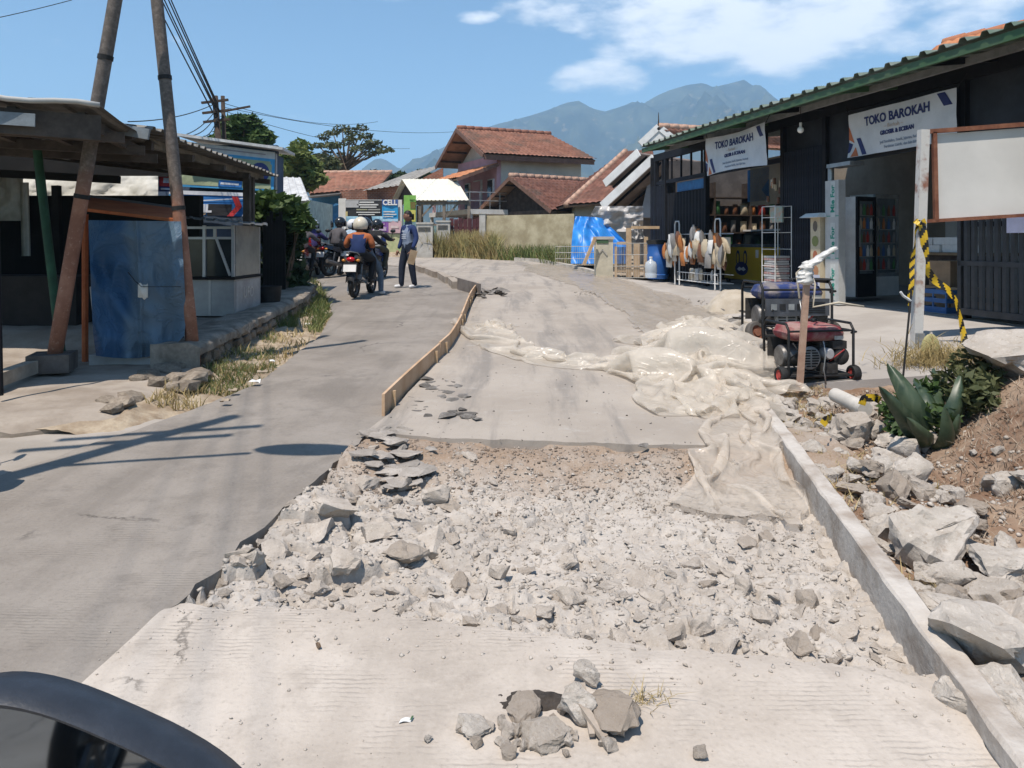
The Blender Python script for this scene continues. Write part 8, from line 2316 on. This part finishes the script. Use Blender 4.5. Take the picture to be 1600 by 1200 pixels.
sheet_strip('draped_part', [(1150, 600, .05), (1158, 640, .03), (1160, 690, -.0), (1162, 740, -.05), (1158, 780, -.08), (1150, 812, -.09)], [.17, .17, .19, .24, .30, .34], .46, pl_drape, 225, 36, 80, 1.12, .24, 180, grav=.0011, bend=.1)
# flat thin film lying over the farther part of the slab
thin_pts = [(870, 425), (930, 440), (985, 460), (1030, 482), (1070, 508), (1110, 535, .05)]
def crumple(X, Y, k, s, warp=.25):
    wx = warp * fbm(X * 1.6 * k, Y * 1.6 * k, 3, s); wy = warp * fbm(X * 1.6 * k, Y * 1.6 * k, 3, s + 1)
    a = 1 - np.abs(pn((X + wx) * 2.2 * k, (Y + wy) * 1.1 * k, s + 2)) * 2.2
    b = 1 - np.abs(pn((X + wy) * 4.3 * k + 3, (Y - wx) * 3.1 * k, s + 3)) * 2.2
    return .65 * a + .35 * b
def film(name, x0, x1, y0, y1, step, mask_fn, h_fn, mat, cut=.04):
    X, Y = np.meshgrid(np.arange(x0, x1, step), np.arange(y0, y1, step * 2))
    mk = mask_fn(X, Y)
    Z = ground_any(X, Y) + h_fn(X, Y, mk)
    o = grid_obj(name, X - ORIG[ps.name].x, Y - ORIG[ps.name].y, Z - ORIG[ps.name].z, mat, None, 180, mk > cut)
    o.parent = ps
    return o
TP = [gp(*p) for p in thin_pts]
def thin_m(X, Y):
    cxx = np.interp(Y, [p.y for p in reversed(TP)], [p.x for p in reversed(TP)])
    w = np.interp(Y, [8, 10, 14, 20, 25], [.55, .75, .8, .95, .9])
    e = np.clip(1 - np.abs((X - cxx - .1 * fbm(Y * .8, Y * 0, 3, 160)) / w) ** 2.5, 0, 1) * sstep(8.2, 9.0, Y) * sstep(25, 23, Y)
    return np.clip(e + .3 * fbm(X * 1.2, Y * .5, 4, 161) * (e > 0), 0, 1)
def thin_h(X, Y, m): return .008 + .045 * sstep(0, .4, m) * np.maximum(0, crumple(X, Y * .35, .8, 162, .3) - .05) + .012 * sstep(0, .3, m)
film('thin_film', -.8, 3.9, 8.2, 25, .045, thin_m, thin_h, pl_thin, .06)

# ================================================================== generators
def generator(label, loc, rz, tank, s, panel_side=False, wheel='red', tilt=0.0):
    t = thing('generator', label, 'generator', loc, rz, 'portable generators by the road', local=True)
    t.scale = (s, s, s); t.rotation_euler = (0, tilt, rz)
    fr = M('frame_black', (.018, .018, .018), .5, .3, 6, .1, 40, .2); eng = MC['engine_metal']; dirty = M('dusty_black', (.04, .037, .034), .8, .35, 10, .2, 50)
    Lx, Wy, H = .36, .25, .60
    for x in (-Lx, Lx):
        mb = MB(); mb.tube([(x, -Wy, .07), (x, -Wy, H - .06), (x, -Wy + .05, H), (x, Wy - .05, H), (x, Wy, H - .06), (x, Wy, .07)], .014, 8); mb.build('frame_hoop', fr, t, 60)
    for y in (-Wy, Wy):
        mb = MB(); mb.tube([(-Lx, y, .07), (Lx, y, .07)], .013, 8); mb.build('frame_rail', fr, t, 60)
        mb = MB(); mb.tube([(-Lx, y, H - .07), (Lx, y, H - .07)], .011, 8); mb.build('frame_rail', fr, t, 60)
    mb = MB(); mb.bbox((-Lx + .02, -Wy + .03, .06), (Lx - .02, Wy - .03, .085)); mb.build('base_plate', dirty, t)
    # tank with a rolled lip
    mb = MB()
    prof = [(.0, .42), (.82, .42), (.96, .45), (1, .485), (1.0, .50), (.97, .515), (.9, .56), (.55, .59), (0, .595)]
    def tk(u, v):
        k = v * (len(prof) - 1); i = min(int(k), len(prof) - 2); f = k - i
        q = prof[i][0] * (1 - f) + prof[i + 1][0] * f; z = prof[i][1] * (1 - f) + prof[i + 1][1] * f
        a = u * 2 * math.pi; cx, cy = math.cos(a), math.sin(a); e = 5
        d = (abs(cx) ** e + abs(cy) ** e) ** (-1 / e)
        return (cx * d * q * (Lx - .04), cy * d * q * (Wy - .02), z)
    mb.sheet(49, 17, tk); mb.build('fuel_tank', tank, t, 40)
    mb = MB(); mb.lathe([(.001, .60), (.035, .60), (.038, .615), (.03, .63), (.001, .63)], 14, (.08, .02, .0)); mb.build('fuel_cap', fr, t, 50)
    # alternator with slotted cover
    mb = MB(); mb.lathe([(.001, -.17), (.10, -.17), (.115, -.15), (.115, .12), (.09, .15), (.001, .15)], 22, (-.16, 0, .25), 0, (0, R(90), 0)); mb.build('alternator', eng, t, 40)
    mb = MB(); mb.lathe([(.001, 0), (.115, 0), (.12, -.02), (.105, -.035), (.001, -.04)], 22, (-.10, -Wy + .06, .25), 0, (R(-90), 0, 0)); cv = mb.build('slotted_cover', M('cover_metal', (.3, .3, .29), .5, .2, 9, .1, 40, .4), t, 40)
    for k in range(7):
        z = .17 + k * .027; w = math.sqrt(max(.002, .1 ** 2 - (z - .25) ** 2))
        for sx in (-1, 1):
            mb = MB(); mb.bbox((-.10 + sx * w * .5 - w * .38, -Wy + .014, z - .007), (-.10 + sx * w * .5 + w * .38, -Wy + .0215, z + .007)); mb.build('slot', fr, cv)
    # engine block with cooling fins, air filter, muffler, recoil starter
    mb = MB(); mb.bbox((.02, -.12, .1), (.22, .12, .30)); mb.build('crankcase', eng, t)
    for k in range(6):
        mb = MB(); mb.bbox((.05, -.14, .305 + k * .017), (.20, .10, .313 + k * .017)); mb.build('cooling_fin', eng, t)
    mb = MB(); mb.lathe([(.001, 0), (.055, 0), (.06, -.01), (.06, -.10), (.045, -.12), (.001, -.12)], 16, (.10, -Wy + .13, .29), 0, (R(90), 0, 0)); mb.v = [(x, -Wy + .12 - (y + Wy - .13) * 0 - abs(y - (-Wy + .13)), z) for x, y, z in mb.v]; mb.build('carburettor', M('bright_metal', (.55, .56, .57), .35, .1, 8, .1, 40, .5), t, 40)
    mb = MB(); mb.lathe([(.001, 0), (.085, 0), (.09, .02), (.09, .06), (.07, .075), (.001, .075)], 20, (.25, -Wy + .10, .26), 0, (R(90), 0, 0)); mb.build('recoil_starter', dirty, t, 40)
    mb = MB(); mb.tube([(.24, .1, .36), (.24, -.1, .36)], .055, 12); mb.build('muffler', rust, t, 50)
    mb = MB(); mb.bbox((.14, -Wy + .02, .34), (.30, -.06, .42)); mb.build('air_filter', dirty, t)
    mb = MB(); mb.tube([(.02, -Wy - .005, .43), (.03, -Wy - .03, .3), (.015, -Wy - .02, .14), (.03, -Wy - .04, -.01)], .007, 6); mb.build('cable', grey_steel, t, 180)
    if panel_side:
        mb = MB(); mb.bbox((-Lx + .03, -Wy - .012, .27), (Lx - .03, -Wy + .02, .44)); pnl = mb.build('control_panel', M('panel_grey', (.06, .065, .075), .5, .25, 8, .05), t)
        for k in range(4):
            mb = MB(); mb.bbox((-.28 + k * .09, -Wy - .018, .33), (-.22 + k * .09, -Wy - .013, .39)); mb.build('socket', [grey_steel, fr, grey_steel, fr][k], pnl)
        for k in range(6):
            mb = MB(); mb.bbox((.08, -Wy - .018, .30 + k * .02), (.28, -Wy - .013, .308 + k * .02)); mb.build('vent_slat', fr, pnl)
    mb = MB(); mb.tube([(-.3, -Wy + .03, .41), (-.26, -Wy - .02, .33), (-.3, -.1, .2), (-.2, -Wy + .02, .12), (.0, -Wy + .02, .11)], .008, 6); mb.build('hose', rubber, t, 180)
    mb = MB(); mb.bbox((.02, -Wy + .02, .09), (.2, -Wy + .12, .20)); mb.build('battery_box', dirty, t)
    mb = MB(); mb.tube([(.12, -Wy + .06, .2), (.16, -Wy, .27), (.27, -Wy + .02, .33), (.3, -.05, .4)], .007, 6); mb.build('lead', plain('lead_red', (.3, .03, .03), .5), t, 180)
    mb = MB(); mb.bbox((-Lx + .01, Wy - .06, .2), (Lx - .01, Wy - .05, .42)); mb.build('rear_shield', dirty, t)
    mb = MB(); mb.bbox((.16, -Wy + .015, .435), (.26, -Wy + .02, .475)); mb.build('sticker', M('faded_sticker', (.4, .38, .34), .7, .2, 20), t)
    wm_ = {'red': plain('wheel_red', (.42, .06, .05), .5), 'rust': rust}[wheel]
    for x in (-Lx - .05, Lx + .02):
        c = (x, -Wy + .02 if x > 0 else -Wy + .05, .085 if not panel_side else .10); r = .088 if not panel_side else .115
        mb = MB(); mb.lathe([(r * .62, -.035), (r * .9, -.038), (r, -.02), (r, .02), (r * .9, .038), (r * .62, .035)], 22, c, 0, (0, R(90), 0) if not panel_side else (R(70), 0, R(20))); w = mb.build('wheel', M('dusty_tyre', (.10, .09, .08), .9, .25, 10, .2, 50) if panel_side else rubber, t, 50)
        mb = MB(); mb.lathe([(r * .62, -.03), (r * .35, -.012), (r * .33, -.03), (.001, -.03), ], 18, c, 0, (0, R(90), 0) if not panel_side else (R(70), 0, R(20))); mb.lathe([(r * .62, .03), (r * .35, .012), (r * .33, .03), (.001, .03)], 18, c, 0, (0, R(90), 0) if not panel_side else (R(70), 0, R(20))); mb.build('rim', wm_, w, 50)
    mb = MB(); mb.tube([(Lx, -Wy + .04, H - .1), (Lx + .06, -Wy + .04, H - .09), (Lx + .09, 0, H - .09), (Lx + .06, Wy - .04, H - .09), (Lx, Wy - .04, H - .1)], .011, 7); mb.build('handle', fr, t, 60)
    return t
m_red_t = M('tank_red', (.24, .04, .05), .65, .25, 7, .1, 40, 0, (.33, .22, .19), .25)
m_blu_t = M('tank_blue', (.03, .05, .16), .55, .25, 7, .1, 40, 0, (.22, .19, .17), .3, thr=(.42, .62))
p = gp(1262, 590, .02); p.z = float(court_z(p.x, p.y)) + .0
generator('red generator on two red-rimmed wheels behind the wooden stake', p, R(10), m_red_t, .88)
p2 = gp(1228, 526, .06); p2.z = float(court_z(p2.x, p2.y))
generator('larger blue generator with a grey panel, standing on dark asphalt slabs', p2, R(6), m_blu_t, 1.18, True, 'rust', 0.0)
q = p2 + Vector((.12, 0, .60 * 1.18 + .0))
mb = MB(); mb.lathe([(.001, 0), (.028, 0), (.036, .09), (.034, .09), (.026, .004), (.001, .004)], 12, q + Vector((.0, -.1, .03))); tag(mb.build('plastic_cup', milky, None, 50, loc=q), 'small clear plastic cup standing on top of the blue generator', 'cup')
mb = MB(); mb.lathe([(.001, .02), (.2, .02), (.24, .04), (.23, .045), (.001, .03)], 20, q + Vector((.2, 0, -.01))); tag(mb.build('black_tray', rubber, None, 50, loc=q), 'round black tray lying on top of the blue generator', 'tray')
rp = M('rope_cream', (.5, .44, .34), .9)
a_ = p + Vector((-.05, -.2, .78))
mb = MB(); mb.tube([a_ + Vector((-.1, 0, -.02)), a_ + Vector((-.09, .1, .2)), a_ + Vector((0, .1, .3)), a_ + Vector((.06, .05, .1)), a_ + Vector((.02, 0, -.1)), a_ + Vector((.25, 0, -.06)), a_ + Vector((.5, .05, -.1))], .010, 7); tag(mb.build('rope', rp, None, 180, loc=a_), 'pale rope tied between the blue and the red generators', 'rope')
# stake with a plastic bag on top
b_ = gp(1249, 602, .05); t_ = at(1262, 418, b_.y - .02)
st = thing('wooden_stake', 'upright reddish wooden stake standing before the red generator', 'stake', b_)
mb = MB(); mb.beam(b_ - Vector((0, 0, .05)), t_, .05, .035); mb.build('shaft', M('reddish_stake', (.33, .2, .14), .85, .2, 6, .3, 40, 0, (.44, .3, .22)), st)
wbag = M('white_plastic_wrap', (.58, .57, .54), .4, .15, 14, .4, 25)
mb = MB(); c_ = t_
def wrap(path, rr, seed):
    mb.sheet(18, 24, lambda u, v: (lambda P_, r_: P_ + Vector((math.cos(u * 2 * math.pi) * r_, math.sin(u * 2 * math.pi) * r_, 0)) * (1 + .35 * float(fbm(u * 5 + seed, v * 5, 3, 190))))(Vector(path[0]).lerp(Vector(path[1]), v), np.interp(v, [0, .1, .5, .9, 1], rr)))
wrap((c_ + Vector((-.01, 0, -.15)), c_ + Vector((.0, 0, .06))), [.03, .06, .05, .05, .01], 1)
wrap((c_ + Vector((-.02, 0, .0)), c_ + Vector((.25, .02, .18))), [.05, .06, .045, .04, .02], 5)
wrap((c_ + Vector((-.05, 0, -.14)), c_ + Vector((-.03, 0, -.02))), [.01, .05, .05, .04, .02], 9)
tag(mb.build('plastic_wrap', wbag, None, 180, loc=c_), 'white plastic wrapped and knotted over the top of the wooden stake', 'plastic bag')
# tan heap left of the blue generator
p = gp(1165, 478, .1); z = float(court_z(p.x, p.y))
mb = MB(); mb.sheet(30, 18, lambda a, b: (p.x - .15 + (a - .5) * 1.0, p.y + (b - .5) * .8, z - .03 + .36 * max(0, math.sin(a * math.pi) * math.sin(b * math.pi)) ** .7 + .05 * float(fbm(a * 3, b * 3, 4, 195))))
tag(mb.build('sand_heap', M('tan_sand', (.36, .31, .24), .95, .15, 4, .4, 40, 0, (.45, .4, .33)), None, 180, loc=p), 'small tan heap covered with cement next to the blue generator', 'heap')

# ================================================================== notice board on posts, tape
nb = thing('notice_board', 'blank white board in a rusty frame on a peeling white post', 'sign', gp(1432, 545, .12))
Yn = nb.location.y
pp0, pp1 = at(1431, 560, Yn), at(1443, 203, Yn)
peel = M('peeling_white_paint', (.52, .51, .48), .6, .15, 5, .3, 30, 0, (.24, .1, .06), .35, thr=(.5, .68))
mb = MB(); mb.beam(pp0, pp1, .09, .09); mb.build('post', peel, nb)
tl, tr_, br, bl_ = at(1441, 207, Yn), at(1690, 188, Yn), at(1690, 331, Yn), at(1441, 346, Yn)
mb = MB(); mb.beam(tl - Vector((.03, .02, 0)), tr_ - Vector((0, .02, 0)), .045, .045); mb.build('frame_bar', rust, nb)
mb = MB(); mb.beam(bl_ - Vector((0, .02, 0)), br - Vector((0, .02, 0)), .04, .035); mb.build('frame_bar', rust, nb)
u1, u2 = at(1458, 207, Yn), at(1461, 345, Yn)
mb = MB(); mb.beam(u1 - Vector((0, .02, 0)), u2 - Vector((0, .02, 0)), .04, .045); mb.build('frame_bar', rust, nb)
mb = MB(); mb.prism([at(1464, 210, Yn), at(1690, 193, Yn), at(1690, 328, Yn), at(1464, 342, Yn)], (0, .015, 0)); mb.build('board', M('blank_board', (.6, .59, .56), .6, .08, .8, .03), nb)
mb = MB(); mb.beam(at(1686, 188, Yn), at(1680, 600, Yn), .09, .09); mb.build('post', peel, nb)
mb = MB()
mb.beam(at(1434, 520, Yn), at(1433, 560, Yn), .1, .1); mb.build('lower_post', grey_steel, nb)
yl = NT('hazard_tape'); co = yl.coord('UV')
def tape_strip(label, pts, w, name='caution_tape', n=60, twist=0.0, seed=0):
    P = [Vector(p) for p in pts]; cum = [0]
    for a, b in zip(P, P[1:]): cum.append(cum[-1] + (b - a).length)
    L = cum[-1]; mbs = MB()
    def c(u):
        s = u * L
        return Vector([np.interp(s, cum, [p[k] for p in P]) for k in range(3)])
    V = []; 
    nseg = n
    for i in range(nseg + 1):
        u = i / nseg; d = (c(min(1, u + .02)) - c(max(0, u - .02))).normalized()
        side = d.cross(Vector((0, 1, 0))).normalized(); tw = twist * math.sin(u * 7 + seed)
        side = side * math.cos(tw) + Vector((0, 1, 0)) * math.sin(tw)
        o = c(u) + Vector((0, .01 * math.sin(u * 15 + seed), 0))
        for k in range(5): V.append(o + side * w * (k / 4 - .5))
    F_ = []; m_ = []
    for i in range(nseg):
        for k in range(4):
            F_.append((i * 5 + k, i * 5 + k + 1, i * 5 + k + 6, i * 5 + k + 5)); s = (i / nseg * L / (w * 1.1) + k * .28) % 2
            m_.append(0 if s < 1.15 else 1)
    mbs.add(V, F_, m_)
    return tag(mbs.build(name, [plain('tape_yellow', (.55, .36, .02), .4), plain('tape_black', (.015, .015, .015), .4)], None, 180, loc=P[0]), label, 'tape', 'hazard tape')
tape_strip('yellow and black tape hanging along the peeling white post', [at(1437, 345, Yn - .07), at(1431, 362, Yn - .08), at(1427, 400, Yn - .1), at(1424, 440, Yn - .1), at(1421, 478, Yn - .1)], .05, twist=.9)
tape_strip('yellow and black tape drooping from the post down to the rubble', [at(1440, 345, Yn - .06), at(1448, 420, Yn - .05), at(1462, 440, Yn), at(1480, 452, Yn), at(1494, 470, Yn), at(1502, 500, Yn), at(1506, 530, Yn), at(1503, 548, Yn)], .075, twist=.6, seed=3)
tape_strip('yellow and black tape tied round the post just below the board', [at(1430, 344, Yn - .06), at(1438, 350, Yn - .09), at(1447, 345, Yn - .06)], .06, n=20)
tape_strip('torn yellow tape end lying over the pale stones by the agave', [gp(1345, 632, .25), gp(1352, 622, .3), gp(1368, 621, .3), gp(1376, 627, .25)], .05, n=24, seed=5)
tape_strip('yellow tape scrap among the stones near the plank', [gp(1286, 664, .15), gp(1290, 655, .18), gp(1299, 651, .15)], .05, n=16, seed=8)
b0 = gp(1410, 600, .2); mb = MB(); mb.tube([b0, at(1424, 455, b0.y)], .008, 6); ir = mb.build('iron_rod', rubber, None, 60, loc=b0); tag(ir, 'thin iron rod standing upright behind the agave', 'rod')
p = at(1411, 462, b0.y); mb = MB(); mb.tube([p + Vector((-.02, 0, .03)), p, p + Vector((.06, 0, -.04))], .01, 6); tag(mb.build('white_clip', white_paint, None, 60, loc=p), 'little white plastic clip on the iron rod', 'clip')
pa, pb = gp(1305, 617, .12), gp(1352, 640, .12); mb = MB(); mb.tube([pa, pb], .055, 12); tag(mb.build('white_pipe', M('dusty_white_pipe', (.5, .47, .42), .6, .12, 5, .1), None, 60, loc=pa), 'short dusty white pipe lying by the straw and pale stones', 'pipe')

# ================================================================== agave and bank plants
agm = NT('agave_leaf'); co = agm.coord()
n1 = agm.noise(co, 5, 5, .6); n2 = agm.noise(agm.coord('Object', (9, 9, 1)), 4, 4, .6)
c = agm.mix(agm.rng(n1, .38, .62), (.022, .042, .022), (.055, .08, .045)); c = agm.mix(agm.math('MULTIPLY', agm.rng(n2, .5, .7), .5), c, (.1, .12, .07))
agm.setc(c); agm.b.inputs['Roughness'].default_value = .4; agm.b.inputs['Specular IOR Level'].default_value = .4
ay = 5.55
def bank_hit(px, py):
    Y = .8
    while Y < 9:
        x = (px - HX) / F * Y; z = EYE - (py - HY) / F * Y
        if z <= bz(x, Y): return Vector((x, Y, z))
        Y += .02
    return gp(px, py)
ab = bank_hit(1462, 685)
ag = thing('agave', 'large dark agave with broad upright blade leaves at the foot of the soil bank', 'agave', ab)
def blade(name, b, tip, w, bow, mat, parent, n=14, side=None, loc=None):
    b, tip = Vector(b), Vector(tip); d = tip - b; s_ = side or d.cross(Vector((0, 1, .2))).normalized()
    nn = s_.cross(d).normalized(); mb = MB()
    for face in (0, 1):
        mb.sheet(7, n, lambda u, v: b + d * v + nn * (bow * math.sin(v * math.pi)) + s_ * ((u - .5) * (1 if not face else -1)) * w * (math.sin(min(1, v * 1.9 + .25) * math.pi / 2) * (1 - v) ** .55 * 1.25 + .01) + nn * (.35 * w * (2 * u - 1) ** 2 * (1 - .5 * v) - (.012 * (1 - v) if face else 0)))
    return mb.build(name, mat, parent, 180, loc=loc)
Yt = ab.y
for (tx, ty, dy, w, bow, bx_, by_) in ((1388, 568, .1, .17, .10, 1452, 690), (1376, 606, -.25, .13, .06, 1440, 690), (1502, 588, .0, .15, .08, 1468, 680), (1478, 640, -.3, .14, .12, 1455, 700), (1430, 590, .35, .14, .08, 1458, 680), (1460, 575, .45, .12, .05, 1464, 675), (1420, 655, -.3, .12, .08, 1450, 695), (1500, 650, -.2, .1, .06, 1468, 690)):
    blade('leaf', at(bx_, by_, Yt), at(tx, ty, Yt + dy), w, -bow, agm.mat, ag)
def wshrub(name, label, pxs, size, mat, seed, n, rr, dy=.1, cat='plant'):
    c0 = bank_hit(*pxs[0][:2]); t = thing(name, label, cat, c0, local=True)
    bl2 = []; mb = MB()
    for (px, py, up_) in pxs:
        q = bank_hit(px, py); rel = q - c0 + Vector((0, dy, up_)); bl2.append(((rel.x, rel.y, rel.z), (rr, rr, rr * .8), n)); mb.tube([(rel.x, rel.y, -.1 + (q.z - c0.z)), tuple(rel)], [.008, .003], 5)
    mb.build('stem', bark, t); np_obj('foliage', foliage_mesh('foliage', bl2, size, mat, seed, .6, 1.5), t)
wshrub('leafy_weed', 'low leafy dark weed growing round the foot of the agave', [(1425, 695, .1), (1450, 700, .06), (1410, 670, .12), (1480, 690, .12), (1435, 660, .14), (1465, 660, .18)], .05, leaf_green, 51, 110, .12)
wshrub('round_leaf_bush', 'grey-green small-leaved bush between the agave and the white boulder', [(1520, 660, .12), (1540, 640, .14), (1505, 640, .18), (1530, 615, .2), (1545, 650, .1), (1555, 620, .1)], .05, leaf_olive, 52, 120, .13)
wshrub('green_weed', 'bright green low weed on top of the bank by the louvred gate', [(1575, 520, .1), (1595, 515, .12), (1560, 528, .05)], .07, leaf_light, 53, 110, .16)
wshrub('ground_cover', 'yellow-green creeping plant below the hazard tape', [(1520, 550, .05), (1535, 546, .05), (1505, 553, .04)], .04, leaf_light, 54, 140, .12)
# dry heap with cactus pad behind the agave
c0 = bank_hit(1500, 600)
r4 = np.random.RandomState(60); d_ = r4.normal(size=(2600, 3)) * np.array([.26, .16, .1]); d_[:, 2] = np.abs(d_[:, 2])
np_obj('hay_heap', blades_mesh('hay_heap', np.array(c0)[None] + np.array([0, .15, .08])[None] + d_, .03, .14, straw, 61, .004, 2.2), kind='stuff', label='heap of dry cut grass behind the agave', cat='straw')
cp = plain('cactus_pad', (.34, .31, .14), .6)
cb0 = bank_hit(1450, 590); 
t = thing('cactus', 'yellowish flat-padded cactus behind the agave by the post', 'cactus', cb0)
for (px, py, w, h) in ((1454, 548, .1, .17), (1440, 575, .08, .13)):
    q = at(px, py, cb0.y + .1); mb = MB(); mb.ball(q, (w, .03, h), 14, 10); mb.build('pad', cp, t, 180)
q = bank_hit(1535, 527)
for i, (m_, lab, dx) in enumerate(((plain('pack_red2', (.5, .05, .04), .35), 'red snack wrapper on the bank before the louvred gate', -.06), (white_paint, 'white paper scrap on the bank before the louvred gate', .12))):
    mb = MB(); mb.sheet(8, 6, lambda a, b: q + Vector((dx + (a - .5) * .22, (b - .5) * .14, .03 + .04 * math.sin(a * 6 + i) * math.sin(b * 4) + .03)))
    tag(mb.build('litter_scrap', m_, None, 180, loc=q), lab, 'litter')

# ================================================================== mirror of the motorcycle the picture is taken from
Ym = .56
mc = at(112, 1304, Ym)
mr = thing('motorcycle_mirror', 'round-cornered dark motorcycle mirror at the near corner, reflecting the road behind', 'mirror', mc)
an = R(-24); ca_, sa_ = math.cos(an), math.sin(an)
def mo_(t_, k=1.0, dy=0.0):
    e = .72; c_, s_ = math.cos(t_), math.sin(t_)
    x = .138 * k * math.copysign(abs(c_) ** e, c_); z = .080 * k * math.copysign(abs(s_) ** e, s_)
    return mc + Vector((x * ca_ - z * sa_, dy, x * sa_ + z * ca_))
mb = MB(); N = 60
rings = [(.925, .03), (.925, -.002), (.965, -.004), (1.0, .002), (1.02, .016), (.98, .036), (.8, .052), (.4, .06), (.02, .062)]
mb.sheet(N + 1, len(rings), lambda u, v: (lambda i: mo_(u * 2 * math.pi, rings[i][0], rings[i][1]))(int(round(v * (len(rings) - 1)))))
mb.build('shell', M('mirror_plastic', (.028, .034, .045), .42, .15, 30, .08, 150), mr, 50)
mb = MB(); mb.add([(lambda q: q + Vector((0, (q.z - mc.z) * .16, 0)))(mo_(2 * math.pi * i / N, .924, .008)) for i in range(N)], [tuple(range(N))])
gm = NT('mirror_glass'); gm.b.inputs['Base Color'].default_value = (.30, .34, .38, 1); gm.b.inputs['Metallic'].default_value = 1; gm.b.inputs['Roughness'].default_value = .03
mb.build('glass', gm.mat, mr)
mb = MB(); mb.tube([mc + Vector((.0, .04, -.03)), mc + Vector((.02, .06, -.2)), mc + Vector((.1, .1, -.32))], .007, 8); mb.build('stem', rubber, mr, 60)

pq = Vector((-1.7, -3.0, 0)); motorcycle('motorcycle waiting behind, seen only in the near mirror', pq, 0, blk_p, None)
rider('rider in a teal shirt waiting behind, seen only in the near mirror', pq, 0, teal, blk, shoe_b, hbk, dy=-.1, foot_down=(1, 1), group=None)
